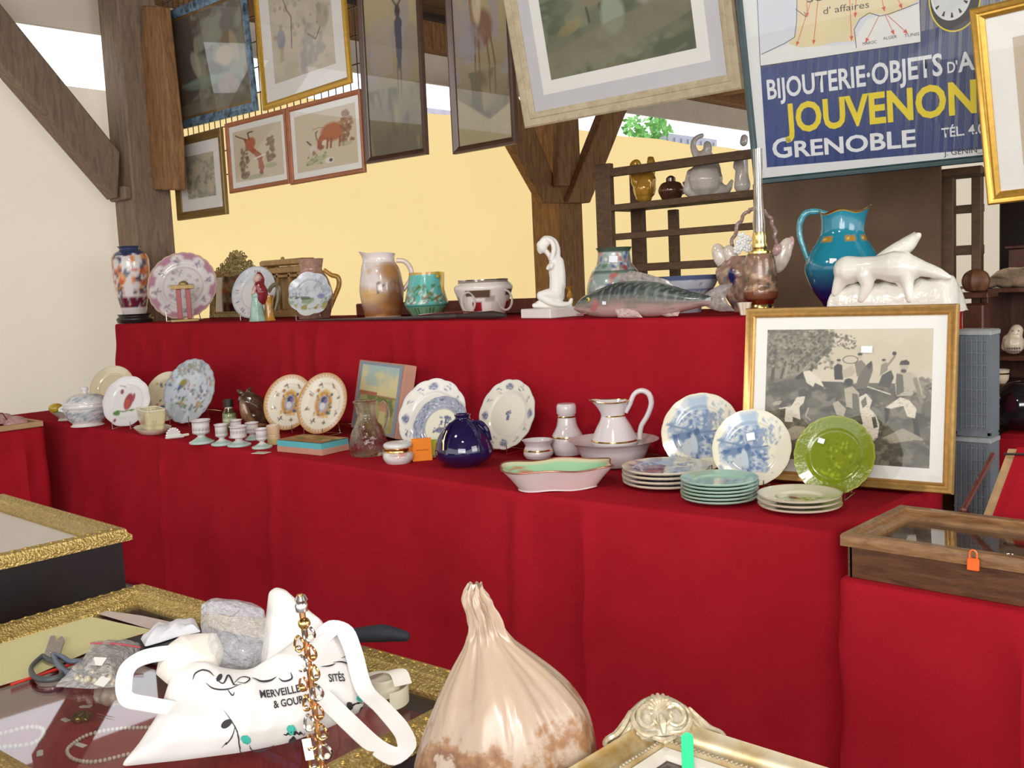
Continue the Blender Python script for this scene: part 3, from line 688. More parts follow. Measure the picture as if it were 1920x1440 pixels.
# landscape jug
A = Art(256, 256, '#d8ccc4'); A.grad('#8a5a34', '#dcd0ca', .08, .55); A.cloud(5, '#c89a58', .45, .62, .8, 2); A.ell(.62, .62, .1, .22, '#8e6034', .2, .85, .9); A.ell(.58, .72, .09, .12, '#a8743c', 0, .8, .9); A.ell(.66, .3, .2, .22, '#7a4424', 0, .8, .9); A.ell(.35, .35, .15, .1, '#d8b070', 0, .7, .9)
A.rect(.47, .38, .485, .52, '#4a3a50'); A.ell(.478, .53, .012, .018, '#5a3a3a'); A.rect(.475, .28, .485, .4, '#54402c'); A.rect(.51, .47, .518, .53, '#5a5468'); A.rect(0, 0, 1, .05, '#c8b4a6'); A.rect(0, .86, 1, 1, '#e4dcd8', .7)
sp = Spot(719, 593, ZU, 34)
t, o = pot('landscape_jug', 'pale jug painted with a brown landscape and a small figure, beside the turquoise jug', 'jug', sp, [(34, 591), (36, 582), (40, 560), (41, 540), (36, 508), (28, 492), (27, 484), (29, 476)], GLAZE, art=A, seg=72, n=50, wall=3, wob=lambda th, v: (1 + .34 * math.exp(-((th + PI / 2) / .6) ** 2) * max(0, (v - .70) / .30) ** 1.3, (.022 * math.exp(-((th + PI / 2) / .6) ** 2) + .005 * math.cos(2 * th)) * max(0, (v - .70) / .30) ** 1.3))
MB().tube(loc_path(sp, [(744, 489), (760, 491), (771, 506), (770, 524), (756, 545)]), [4.5 * sp.s, 5 * sp.s, 4 * sp.s], 10, 20).build('handle', plain('pale_jug_glaze', (.72, .60, .52), .14, 0, .06, 10, coat=.3), t)
# turquoise jug
A = Art(256, 256, '#5fb0a8'); A.asp = 2.4; A.rect(0, 0, 1, .3, '#6a9a7a'); 
for k in range(40): A.rect(k / 40, .02, k / 40 + .008, .26, '#3e5a38')
A.rect(0, .28, 1, .32, '#4c8a78'); A.rect(0, .3, 1, .315, '#2f5a50'); A.dots(320, (0, .36, 1, .74), (.012, .04), ['#55702e', '#7a8a3a', '#8a5a30', '#c8d2c8', '#3f6a3a'], 4, .9); A.dots(60, (0, .34, 1, .55), (.01, .03), ['#a8624a', '#6c4a3c', '#d6dcd4'], 6); A.rect(0, .95, 1, 1, '#c09a3a')
sp = Spot(801, 591, ZU, 28)
t, o = pot('turquoise_jug', 'turquoise majolica jug with leaves in relief and a yellow square handle', 'jug', sp, [(25, 588), (36, 580), (41, 570), (40.5, 566), (38, 556), (33, 535), (30, 520), (29, 511)], GLAZE_R, art=A, seg=72, n=46, wall=3)
YEL = plain('bamboo_yellow_glaze', (.55, .36, .05), .15, 0, .2, 25, coat=.4)
MB().tube(loc_path(sp, [(818, 513, -8), (832, 514, -10)]), 3.5 * sp.s, 8).tube(loc_path(sp, [(829, 511, -12), (828, 566, -18)]), 4.2 * sp.s, 8).tube(loc_path(sp, [(822, 516, -26), (820, 520, -24)]), 3 * sp.s, 8).build('handle', YEL, t)
# low tray behind the jugs
a, c = aty(668, 590, 4.56), aty(1003, 590, 4.56); t = MB().box((0, 0, .045), (c[0] - a[0], .12, .09), bev=.006).build('wooden_riser', wood('mahogany', (.09, .02, .012), (.17, .045, .025), .45)); put(t, ((a[0] + c[0]) / 2, 4.62, ZU)); tag(t, 'low dark red wooden riser along the back, behind the jugs and the banded bowl', 'riser')
# banded bowl with rings
A = Art(320, 160, '#d8cfc8'); BR = '#5c4638'
for k in range(8):
    u = k / 8 + .02; A.rect(u, .56, u + .06, .72, BR) if k % 2 else A.rect(u - .01, .40, u + .05, .56, '#a89c94'); A.rect(u + .03, .18, u + .085, .40, '#8a1f26' if k % 2 else '#c8beb6')
A.rect(0, .93, 1, 1, '#8a7a70'); A.rect(.44, .52, .54, .72, BR)
sp = Spot(909, 594, ZU, 32)
t, o = pot('banded_bowl', 'white and brown geometric bowl with silvery rim and ring handles, right of the turquoise jug', 'bowl', sp, [(36, 592), (42, 580), (50, 556), (55, 542), (54, 536), (48, 530), (46, 525)], GLAZE, art=A, seg=96, n=40, wall=3)
SIL = plain('platinum_band', (.50, .45, .42), .2, 1, .1, 30)
MB().lathe([(46 * sp.s, sp.h(527)), (47.5 * sp.s, sp.h(526)), (47 * sp.s, sp.h(524)), (45 * sp.s, sp.h(525))], 48).build('rim_band', SIL, t)
for x, y, yy in ((879, 566, -42), (947, 562, -33)):
    c_ = loc_path(sp, [(x, y, yy)])[0]; MB().tube([(c_[0] + 12 * sp.s * math.cos(q), c_[1] - 4 * sp.s, c_[2] + 18 * sp.s * math.sin(q)) for q in np.linspace(0, 2 * PI, 25)], 2.2 * sp.s, 6).build('ring_handle', plain('ring_glaze', (.45, .38, .34), .2, 0, .1, 20), t)
# long sabre along the edge
a = Spot(594, 599, ZU, 0, YU + .06).p; c = Spot(948, 604, ZU, 0, YU + .05).p
d = c - a; L_ = np.linalg.norm(d); t = thing('long_sabre', 'long dark sheathed sabre with a leather grip, lying along the edge before the jugs', 'sword', tuple(a), math.atan2(d[1], d[0]))
DKS = plain('dull_steel', (.10, .09, .085), .4, .6, .2, 30); LEA = plain('dark_leather', (.035, .022, .018), .55, 0, .2, 60, .3)
MB().tube([(0, 0, .008), (L_ * .45, 0, .012), (L_ * .62, 0, .014)], [.005, .010, .012], 8, 12).build('scabbard', DKS, t)
MB().tube([(L_ * .58, 0, .016), (L_ * .64, 0, .018), (L_ * .70, 0, .018), (L_ * .78, 0, .02)], [.015, .016, .017, .013], 10, 10).build('ricasso', DKS, t)
MB().tube([(L_ * .78, 0, .02), (L_ * .86, 0, .022), (L_ * .94, 0, .024), (L_, 0, .02)], [.013, .018, .024, .012], 10, 14).build('grip', LEA, t)
MB().tube([(L_ * .60, -.012, .03), (L_ * .7, -.02, .04), (L_ * .8, -.015, .045), (L_ * .88, -.005, .04)], .0045, 6, 14).build('guard', CHROME, t)
# kneeling statue
sp = Spot(1036, 604, ZU, 40, 4.06)
BISC = plain('white_bisque', (.74, .71, .66), .5, 0, .04, 12)
t = thing('kneeling_statue', 'white kneeling nude statuette with raised arms, before the middle timber post', 'statue', tuple(sp.p), sp.yaw)
MB().box((0, 0, 9 * sp.s), (84 * sp.s, 84 * sp.s, 18 * sp.s), rz=.72, bev=.004).build('plinth', BISC, t)
dy = 586 - (sp.by - 18)
def K(x, y, r, yy=0): return (x, y - dy, r, yy)
blob(t, [[K(1045, 565, 14), K(1044, 548, 15), K(1042, 530, 12.5), K(1040, 514, 13), K(1039, 500, 12), K(1033, 492, 7)],
    [K(1048, 500, 9), K(1050, 520, 10), K(1050, 545, 11)], [K(1030, 509, 5, -8), K(1027, 513, 4, -9)], [K(1034, 507, 5, -12), K(1033, 511, 4, -13)],
    [K(1032, 492, 5), K(1026, 484, 5), K(1020, 478, 5)], [K(1014, 470, 9), K(1017, 476, 9)], [K(1019, 463, 8), K(1024, 466, 8)], [K(1010, 478, 4), K(1013, 483, 4)],
    [K(1044, 498, 6), K(1045, 480, 5.5), K(1040, 464, 5), K(1030, 457, 4.5), K(1021, 456, 4)], [K(1034, 496, 5, -8), K(1038, 478, 5, -8), K(1034, 464, 4.5, -7), K(1024, 458, 4, -5)],
    [K(1044, 562, 12, -4), K(1028, 560, 10, -8), K(1013, 562, 7, -8)], [K(1013, 565, 7, -8), K(1030, 574, 7, -10), K(1050, 579, 6, -8), K(1068, 578, 4, -4), K(1071, 571, 4, -4)],
    [K(1044, 568, 12, 6), K(1024, 572, 9, 4), K(1008, 580, 6, 0)], [K(1002, 582, 5, -4), K(1060, 583, 6, 2), K(1070, 583, 4, 0)]], 'figure', BISC, sp, .0045, 5)
# amber glass candlestick behind
sp = spotY(1070, ZU, 4.5); t, o = pot('amber_candlestick', 'small amber glass candlestick behind the kneeling statue, before the timber post', 'candlestick', sp, [(9, sp.by), (8, 572), (3, 564), (6, 556), (3, 548), (4, 542), (8, 537)], plain('amber_glass', (.55, .27, .03), .08, 0, .2, 30, coat=.5), seg=20)
# canton vase
A = Art(256, 256, '#8fa09a'); A.asp = 2.2; A.dots(300, (0, 0, 1, 1), (.02, .055), ['#b0605a', '#c08478', '#4a5e92', '#5d7a5e', '#c6ccc6', '#39508a', '#a8b4ae', '#d8d4cc', '#8c3a44'], 3, .9); A.rect(0, .93, 1, 1, '#4a5c4c'); A.rect(0, .62, 1, .66, '#56685c'); A.dots(30, (0, .7, 1, .9), (.03, .06), ['#b0605a', '#4a5e92', '#b4bcb6'], 8)
sp = spotY(1155, ZU, 4.42); sp2 = sp
t, o = pot('canton_vase', 'squat green and pink flowered oriental vase with a price tag, behind the ceramic fish', 'vase', sp, [(34, sp.by), (46, 576), (53, 552), (51, 530), (43, 510), (34, 497), (32, 490), (30, 474), (34, 465)], GLAZE, art=A, seg=72, n=48, wall=3)
x, z = sp.l(1149, 487); sticker(t, x, -32.5 * sp.s, z, 16 * sp.s, 12 * sp.s)
# blue and white dish behind the fish
A = Art(256, 128, '#c6ccd8'); A.asp = 3.5; A.dots(260, (0, .2, 1, .9), (.015, .035), ['#5a6a98', '#8a98b8', '#b07a80', '#dfe2e6'], 5); A.rect(0, .9, 1, 1, '#5a688a'); A.rect(0, .6, 1, .64, '#7684a8')
sp = spotY(1290, ZU, 4.38); t, o = pot('blue_bowl', 'blue and white flowered wide bowl, half hidden behind the ceramic fish', 'bowl', sp, [(24, sp.by), (28, 566), (46, 545), (55, 528), (59, 517)], GLAZE, art=A, seg=64, n=24, wall=3, wob=lambda th, v: 1 + .02 * math.cos(8 * th))
# ceramic fish
YF = YU + .09; a0 = aty(1230, 597, YF)
def q(x, y): r = aty(x, y, YF); return r[0] - a0[0], max(0.001, r[2] - ZU)
t = thing('ceramic_fish', 'large glazed grey and pink ceramic fish lying along the edge of the raised tier', 'fish figure', (a0[0], YF, ZU))
top = [(1079, 576), (1095, 556), (1126, 541), (1155, 530), (1190, 526), (1230, 528), (1262, 536), (1298, 547), (1322, 552), (1336, 552)]
bot = [(1079, 581), (1092, 588), (1120, 594), (1150, 598), (1190, 600), (1225, 598), (1260, 590), (1290, 582), (1322, 574), (1336, 574)]
TP = cr([q(*p) for p in top], 70); BT = cr([q(*p) for p in bot], 70)
A = Art(256, 256, '#5a5f5a'); V = A.V; A.grad('#b89a94', '#3a4240', .30, .62); A.cloud(9, '#6a7468', .5, .6, .5, 4)
sl = (slice(None), slice(None)); sc_m = ((np.sin(A.U * 230) * np.sin(A.V * 90 + (np.floor(A.U * 36.6) % 2) * 1.57)) > .45) & (A.U > .26) & (A.U < .9)
A._put(sl, sc_m * np.clip((A.V - .3) * 3, 0, 1), '#8b9694', .6); A.ell(.225, .42, .035, .22, '#b8686a', 0, .9); A.ell(.2, .5, .03, .2, '#6f7a74', 0, .6)
b = MB()
def fishp(u, v):
    i = u * 69; k = int(min(i, 68.999)); f = i - k; tp = TP[k] * (1 - f) + TP[min(k + 1, 69)] * f; bt = BT[k] * (1 - f) + BT[min(k + 1, 69)] * f
    cz, hz = (tp[1] + bt[1]) / 2, (tp[1] - bt[1]) / 2; an = 2 * PI * v; wd = .055 * math.sin(PI * min(1, u * .93 + .035)) ** .75 + .004
    return ((tp[0] + bt[0]) / 2 + (tp[0] - bt[0]) / 2 * -math.cos(an), -wd * math.sin(an) * (1 if v <= .5 else .8), cz - hz * math.cos(an))
vs, cs, nu, nv = [], [], 90, 40
for j in range(nv):
    for i in range(nu):
        u = i / (nu - 1); v = j / nv; vs.append(fishp(u, v)); cs.append((u, .5 - .5 * math.cos(2 * PI * v)))
cs = np.array(cs)
b.add(vs, [(j * nu + i, j * nu + i + 1, ((j + 1) % nv) * nu + i + 1, ((j + 1) % nv) * nu + i) for j in range(nv) for i in range(nu - 1)], A.get(cs[:, 0], cs[:, 1]))
b.build('body', painted('fish_glaze', .13, .6, .4, 160), t)
def fin(pts, th, name, mat, y=0, lean=0):
    P = [q(*p) for p in pts]; n = len(P); cx_ = sum(p[0] for p in P) / n; cz = sum(p[1] for p in P) / n; k = 5; vs = []; fs = []
    for side in (-1, 1):
        for r in range(k + 1):
            for p in P:
                w_ = r / k; z = cz + (p[1] - cz) * w_; x = cx_ + (p[0] - cx_) * w_
                vs.append((x, y + lean * (z - cz) + side * th * (1 - w_ ** 2) ** .5 * (1 + .25 * math.sin(x * 260)), z))
    m = n * (k + 1)
    for s_ in (0, 1):
        for r in range(k):
            for i in range(n): fs.append((s_ * m + r * n + i, s_ * m + r * n + (i + 1) % n, s_ * m + (r + 1) * n + (i + 1) % n, s_ * m + (r + 1) * n + i))
    return MB().add(vs, fs).build(name, mat, t)
FING = plain('fin_glaze', (.30, .27, .25), .12, 0, .35, 50, coat=.5, bump=.3); FINP = plain('pink_fin_glaze', (.55, .40, .36), .12, 0, .3, 50, coat=.5, bump=.3)
fin([(1150, 536), (1170, 514), (1182, 507), (1200, 510), (1225, 517), (1252, 525), (1266, 538), (1240, 536), (1200, 533)], .010, 'dorsal_fin', FING)
fin([(1316, 556), (1330, 545), (1348, 535), (1374, 531), (1366, 545), (1360, 558), (1366, 572), (1378, 583), (1350, 584), (1330, 578), (1316, 570)], .014, 'tail_fin', FING)
fin([(1162, 578), (1185, 575), (1208, 584), (1219, 597), (1190, 601), (1172, 594)], .012, 'side_fin', FINP, y=-.052, lean=.3)
fin([(1246, 590), (1262, 586), (1282, 583), (1278, 592), (1258, 596)], .01, 'belly_fin', FINP, y=-.03)
x, z = q(1113, 561); MB().ball((x, -.043, z), (.011, .007, .012), col='#c8b43c').ball((x - .001, -.048, z), (.0055, .004, .006), col='#15110c').build('eye', GLAZE, t)
x, z = q(1088, 588); MB().tube([(x - .012, -.01, z - .003), (x + .03, -.03, z - .001), (x + .075, -.043, z + .004)], .004, 6, 10).build('mouth', plain('dark_pink_glaze', (.40, .14, .14), .2), t)
x, z = q(1147, 567); sticker(t, x, -.061, z, .024, .016)
# barbotine ewer with twisted handle
sp = spotY(1400, ZU, 4.42)
EW = Art(200, 200, '#9a7a6a'); EW.asp = 2.6; EW.dots(380, (0, 0, 1, 1), (.02, .06), ['#b8a08a', '#7a5a50', '#c8b49c', '#5c5a52', '#8a4a4a', '#c0a890', '#6a6e80'], 2, .85); EW.ell(.42, .62, .06, .14, '#23265e'); EW.ell(.36, .4, .05, .1, '#c8b090')
t, o = pot('barbotine_ewer', 'ornate encrusted ewer with twisted branch handle and white flowers, behind the oil lamp', 'ewer', sp, [(26, sp.by), (28, 572), (38, 556), (50, 528), (54, 508), (44, 490), (36, 480)], GLAZE_R, art=EW, seg=64, n=36, wall=3, wob=lambda th, v: 1 + .05 * math.cos(7 * th + 4 * v))
TW = plain('twig_glaze', (.30, .20, .18), .2, 0, .4, 60, coat=.4, bump=.5)
pth = cr(loc_path(sp, [(1368, 485), (1370, 458), (1382, 420), (1400, 397), (1420, 396), (1440, 415), (1449, 450), (1450, 478)]), 60)
MB().tube([p + np.array([math.sin(i * 1.1), math.cos(i * 1.1), .5 * math.sin(i * 2.0)]) * 2 * sp.s for i, p in enumerate(pth)], 3.6 * sp.s, 7).build('handle', TW, t)
PET = plain('cream_petal_glaze', (.66, .58, .50), .15, 0, .15, 30, coat=.4)
for k, (x, y, rx, ry, y_, pk) in enumerate([(1350, 482, 14, 26, -10, 0), (1368, 478, 13, 18, -18, 0), (1462, 480, 15, 34, -4, 0), (1472, 466, 9, 22, 0, 1), (1452, 470, 8, 12, -8, 1)]):
    c_ = loc_path(sp, [(x, y, y_)])[0]; MB().ball(c_, (rx * sp.s, 9 * sp.s, ry * sp.s), 16, M=Matrix.Rotation(.35 * (-1 if x < 1400 else 1), 3, 'Y')).build('petal', plain('pink_petal_glaze', (.55, .34, .33), .15, 0, .2, 25, coat=.4) if pk else PET, t)
for k, (x, y) in enumerate([(1388, 446), (1398, 452), (1384, 458), (1392, 464), (1402, 468), (1381, 470)]):
    c_ = loc_path(sp, [(x, y, -38)])[0]; b = MB()
    for a in range(5): b.ball((c_[0] + 5 * sp.s * math.cos(a * 1.257), c_[1], c_[2] + 5 * sp.s * math.sin(a * 1.257)), (4 * sp.s, 2.5 * sp.s, 4 * sp.s), 8)
    b.ball((c_[0], c_[1] - 2 * sp.s, c_[2]), 3 * sp.s, 8).build('flower', POR, t)
x, z = sp.l(1385, 522); sticker(t, x, -51 * sp.s, z, 10 * sp.s, 7 * sp.s)
# oil lamp
sp = Spot(1427, 580, ZU, 26, 4.2)
LA = Art(200, 200, '#8a6a54'); LA.asp = 1.9; LA.dots(180, (0, .1, 1, .9), (.03, .07), ['#a58468', '#6a4a3c', '#b89a7c', '#55553f', '#4c5040', '#c4a080'], 6, .85); LA.rect(0, 0, 1, .2, '#7a4a34'); LA.rect(0, .2, 1, .23, '#a87a58'); LA.line([(.35, .6), (.5, .5), (.65, .35), (.75, .4)], .02, '#c0a080')
t = thing('oil_lamp', 'tall oil lamp with a glass chimney, brass burner and brown encrusted body', 'lamp', tuple(sp.p), sp.yaw); k = sp.s; h = sp.h
MB().lathe([(0, 0), (25 * k, 0), (26 * k, h(576)), (23 * k, h(570)), (25 * k, h(563)), (0, h(563))], 40).build('base', BRASS, t)
MB().lathe([(25 * k, h(563)), (31 * k, h(558)), (32 * k, h(545)), (29 * k, h(536)), (30 * k, h(520)), (28 * k, h(495)), (25 * k, h(480)), (20 * k, h(475))], 48, art=LA, n=36).build('reservoir', GLAZE_R, t)
MB().lathe([(22 * k, h(476)), (22 * k, h(472)), (13 * k, h(469)), (15 * k, h(462)), (13 * k, h(456)), (13.5 * k, h(446)), (12 * k, h(437)), (0, h(437))], 32).build('burner', BRASS, t)
MB().lathe([(11 * k, h(450)), (11.5 * k, h(436)), (12 * k, h(420)), (10 * k, h(400)), (8.5 * k, h(375)), (8.2 * k, h(320)), (8.5 * k, h(284)), (7.9 * k, h(284)), (7.6 * k, h(320)), (7.9 * k, h(375)), (9.4 * k, h(400)), (11.3 * k, h(420)), (10.7 * k, h(450))], 28, cap=False).build('chimney', pane_mat('lamp_chimney_glass', 2.2, (.95, .93, .9)), t)
# small cream cup at the lamp's foot
sp = Spot(1396, 586, ZU, 9, 4.05); pot('cream_shell_cup', 'small frilled cream cup at the foot of the oil lamp', 'cup', sp, [(7, 585), (9, 580), (11, 573), (13, 567)], CREAMP, wall=2, n=16, wob=lambda th, v: 1 + .12 * math.cos(7 * th))
# blue pitcher
A = Art(200, 256, '#1f7486'); A.grad('#141c58', '#1d7c92', .22, .52); A.cloud(6, '#2a8ea0', .5, .62, .35, 3); A.rect(0, 0, 1, .12, '#12123a')
for u in (.36, .52, .64, .8, .1, .22): A.rect(u, .715, u + .075, .77, '#a87c2a'); A.rect(u + .01, .73, u + .03, .755, '#d8c078')
A.rect(0, .985, 1, 1, '#b08a3a')
sp = spotY(1580, ZU, 4.30)
def spout(th, v):
    g = math.exp(-((th - PI / 2) / .55) ** 2); r = max(0, min(1, (v - .66) / .1)); r2 = r if v < .9 else r
    return (1 + .42 * g * max(0, (v - .74) / .12 if v < .86 else 1.0) * (1 if v < .86 else 1), (.018 * g + .006 * math.cos(4 * th)) * r)
P = [(33, sp.by), (36, 568), (52, 545), (66, 512), (66, 492), (56, 470), (43, 448), (38, 436), (37, 420), (38, 405), (40, 399)]
t, o = pot('blue_pitcher', 'big turquoise to dark blue pitcher with a gilt wavy rim, right of the oil lamp', 'pitcher', sp, P, GLAZE, art=None, seg=72, n=56, wall=3)
bpy.data.objects.remove(o)
PP = cr([(a_ * sp.s, max(0, sp.h(y_))) for a_, y_ in P], 60); PP[0, 1] = 0
def pw(th, v):
    g = math.exp(-((th - PI / 2) / .6) ** 2); f = max(0, (v - .72) / .28) ** 1.5
    return (1 + .33 * g * f, f * (.014 * g + .008 * math.cos(4 * th)))
b = MB().lathe([tuple(p) for p in PP], 72, art=A, wob=pw, cap=False); b.lathe([(max(.002, p[0] - .005), p[1]) for p in PP[::-1][:-4]], 72, art=Art(8, 8, '#1a6a80'), wob=lambda th, v: pw(th, 1 - v * .97), cap=False); b.lathe([(0, 0.0005), (PP[0][0], 0)], 40, cap=False, art=Art(4, 4, '#12123a')); b.build('body', GLAZE, t)
rim = []
for a_ in np.linspace(-PI, PI, 60, endpoint=False):
    r, dz = pw(a_, 1); rim.append((PP[-1][0] * r * math.sin(a_), -PP[-1][0] * r * math.cos(a_), PP[-1][1] + dz))
MB().tube(rim + [rim[0]], 1.3 * sp.s, 6, cap=False).build('rim_band', GILT, t)
MB().tube(loc_path(sp, [(1546, 403), (1526, 398), (1507, 402), (1498, 420), (1499, 445), (1508, 470), (1518, 496)]), [5 * sp.s, 6.5 * sp.s, 5.5 * sp.s, 5 * sp.s], 10, 24).build('handle', plain('turquoise_handle_glaze', (.06, .27, .34), .14, 0, .3, 50, coat=.4, bump=.3), t)
x, z = sp.l(1560, 490); sticker(t, x, -64 * sp.s, z, 12 * sp.s, 9 * sp.s)
# white animal group
YH = 4.12; a0 = aty(1683, 575, YH)
def qh(x, y): r = aty(x, y, YH); return r[0] - a0[0], r[2] - ZU
WG = plain('white_crackle_glaze', (.80, .78, .70), .12, 0, .03, 14, .06, .4, .4)
t = thing('animal_group', 'glossy cream group of two striding animals on a rocky base, above the hunting print', 'statue', (a0[0], YH, ZU))
ol = [(1566, 575), (1567, 545), (1576, 535), (1600, 530), (1640, 528), (1690, 528), (1735, 522), (1775, 516), (1792, 530), (1801, 575)]
P = [qh(*p) for p in ol]; P[0] = (P[0][0], 0); P[-1] = (P[-1][0], 0)
b = MB(); m_ = cr(P, 40); N_ = 24
def rock(u, v):
    i = min(int(u * 39), 38); f = u * 39 - i; p = m_[i] * (1 - f) + m_[i + 1] * f; y = -.09 + .18 * v; e = math.sin(PI * v) ** .35
    return p[0], y, max(0.0, max(0.0, p[1]) * (0 if v in (0, 1) else e) + (.006 * math.sin(p[0] * 90 + y * 60) * math.sin(PI * v) if 0 < v < 1 else 0))
b.grid(rock, 80, 16); b.build('rocky_base', plain('rocky_cream_glaze', (.80, .78, .70), .15, 0, .04, 30, .9, .3), t)
def animal(nodes, nm):
    bb = MB()
    for nd in nodes:
        bb.limb([(qh(p[0], p[1])[0], p[3], qh(p[0], p[1])[1], p[2] * .0023) for p in nd], 12)
    return bb.build(nm, WG, t, remesh=.006, sm=6)
animal([[(1600, 506, 27, -.05), (1625, 503, 22, -.05), (1655, 501, 21, -.055), (1685, 500, 29, -.055), (1706, 500, 28, -.055), (1722, 502, 20, -.055)], [(1718, 496, 17, -.055), (1740, 503, 14, -.06), (1756, 507, 12, -.065), (1772, 512, 10, -.068), (1792, 519, 5, -.07)],
    [(1750, 500, 4, -.05), (1764, 504, 3, -.05)], [(1598, 512, 20, -.06), (1588, 528, 13, -.065), (1580, 548, 8, -.07)], [(1636, 514, 18, -.07), (1640, 535, 11, -.075), (1630, 560, 7, -.08)], [(1712, 508, 16, -.07), (1716, 532, 10, -.075), (1720, 560, 7, -.08)], [(1690, 500, 10, -.065), (1700, 540, 5, -.05)]], 'front_animal')
animal([[(1645, 500, 20, .02), (1664, 484, 19, .02), (1682, 470, 17, .02), (1700, 458, 14, .015), (1712, 448, 10, .01), (1722, 441, 6, .0)], [(1690, 452, 6, .02), (1712, 438, 4, .02)], [(1720, 437, 2.5, .01), (1724, 446, 2.5, .0)], [(1640, 510, 14, .02), (1700, 510, 14, .02)]], 'rear_animal')
# ------------------------------------------------------------------ lower tier, left to right
# far left: glass topped tray of pink packets on the side table
c = atz(52, 790, ZL)
t = thing('display_tray', 'red lined tray with a pale wooden edge at the far left, holding pink packets', 'tray', (c1[0] - .34, YLF - .62, ZL))
PALEW = wood('pale_edge_wood', (.42, .26, .12), (.58, .38, .20), .5, (4, 1, 4))
MB().box((0, 0, .012), (.62, .95, .02)).build('base', RED, t, smooth=False)
b = MB(); b.box((.31, 0, .02), (.022, .98, .04), bev=.004).box((-.31, 0, .02), (.022, .98, .04), bev=.004).box((0, .48, .02), (.6, .022, .04), bev=.004).box((0, -.48, .02), (.6, .022, .04), bev=.004); b.build('edging', PALEW, t)
PINK = film_mat('pink_packet_plastic', (.62, .32, .30), .92, .25, .7, 40)
rnd = random.Random(9); k = 0
for i in range(4):
    for j in range(3):
        x = t.location.x + .2 - i * .14 + rnd.uniform(-.012, .012); y = t.location.y + .36 - j * .2 + rnd.uniform(-.02, .02)
        o = MB().grid(lambda u, v: ((u - .5) * .115, (v - .5) * .155, .004 + .055 * (math.sin(PI * u) * math.sin(PI * v)) ** .6 + .003 * math.sin(u * 19 + v * 13)), 14, 14).build('pink_packet', PINK, solid=.002)
        put(o, (x, y, ZL + .024), rnd.uniform(-.4, .4)); tag(o, 'small pink plastic packet lying in the red tray at the far left', 'packet', 'pink packets in the red tray')
WIRE = plain('copper_wire', (.28, .07, .05), .35, .7, .1, 40)
for (x0, y0), (x1, y1), nm in (((20, 755), (58, 760), 0), ((60, 752), (86, 758), 1)):
    a = atz(x0, 798, ZL); e = (c1[0] - .03, YLF - (.60 if nm == 0 else .40))
    o = MB().tube([(-.2, 0, .003), (-.16, 0, .11), (.02, .05, .085), (.06, .06, .003)], .005, 6).build('wire_rest', WIRE); put(o, (e[0] - .12, e[1] + .02, ZL + .0235), .9); tag(o, ('nearer' if nm == 0 else 'farther') + ' bent copper wire rest in the red tray of pink packets', 'wire rest')
# yellow and green fruit dish
GA = Art(128, 64, '#c8c2b4'); GA.asp = 5; GA.dots(90, (0, .3, 1, 1), (.02, .05), ['#8a7a4a', '#5a6a48', '#a86a50', '#5a5a78'], 2)
sp = Spot(107, 792, ZL, 22); sp.p[1] = max(sp.p[1], YLF + .12); sp.set(sp.p)
t, o = pot('fruit_dish', 'small painted footed dish with yellow fruit modelled on it, left of the covered tureen', 'dish', sp, [(16, sp.by), (14, sp.by - 4), (20, sp.by - 10), (27, sp.by - 17)], GLAZE, art=GA, wall=2, n=20)
for i, (x, z, r, cl) in enumerate([(-17, 24, 11, (.52, .36, .03)), (-4, 20, 9, (.20, .26, .06)), (9, 18, 7, (.42, .36, .25)), (-11, 17, 9, (.12, .2, .05))]):
    MB().ball((x * sp.s, -3 * sp.s, z * sp.s), (r * 1.2 * sp.s, r * sp.s, r * .85 * sp.s), 14).build('fruit', plain('fruit_glaze_%d' % i, cl, .15, 0, .25, 20, coat=.4), t)
# tureen
TA = Art(384, 128, '#dcd8d2'); TA.asp = 4.5; TA.dots(160, (.3, .3, .7, .8), (.02, .07), ['#8fa0b4', '#a8b4c0', '#7e94a4', '#b8bcc0'], 3, .8); TA.rect(0, .82, 1, .85, '#8a98a8', .7)
sp = Spot(165, 801, ZL, 24); t, o = pot('soup_tureen', 'white oval covered tureen with faded blue sprays, left of the red flowered plate', 'tureen', sp, [(29, 800), (30, 797), (26, 793), (33, 785), (39, 772), (40.5, 762), (40, 756)], GLAZE, art=TA, sx=1.0, sy=.78, n=36)
TL = Art(384, 128, '#dcd9d4'); TL.asp = 5; TL.dots(60, (.3, .1, .7, .55), (.03, .08), ['#90a4bc', '#a9b6c2', '#8aa0ac'], 4, .7)
MB().lathe([(40.5 * sp.s, sp.h(757)), (41 * sp.s, sp.h(755)), (37 * sp.s, sp.h(748)), (24 * sp.s, sp.h(740)), (6 * sp.s, sp.h(736)), (0, sp.h(736))], 48, sy=.78, art=TL, n=24, cap=False).build('lid', GLAZE, t)
MB().lathe([(4 * sp.s, sp.h(738)), (4 * sp.s, sp.h(733)), (7 * sp.s, sp.h(729)), (5 * sp.s, sp.h(725)), (0, sp.h(724))], 20).build('knob', POR, t)
for x in (-1, 1): MB().tube([(x * 38 * sp.s, 0, sp.h(768)), (x * 46 * sp.s, 0, sp.h(764)), (x * 38 * sp.s, 0, sp.h(758))], 2.5 * sp.s, 6, 10).build('handle', POR, t)
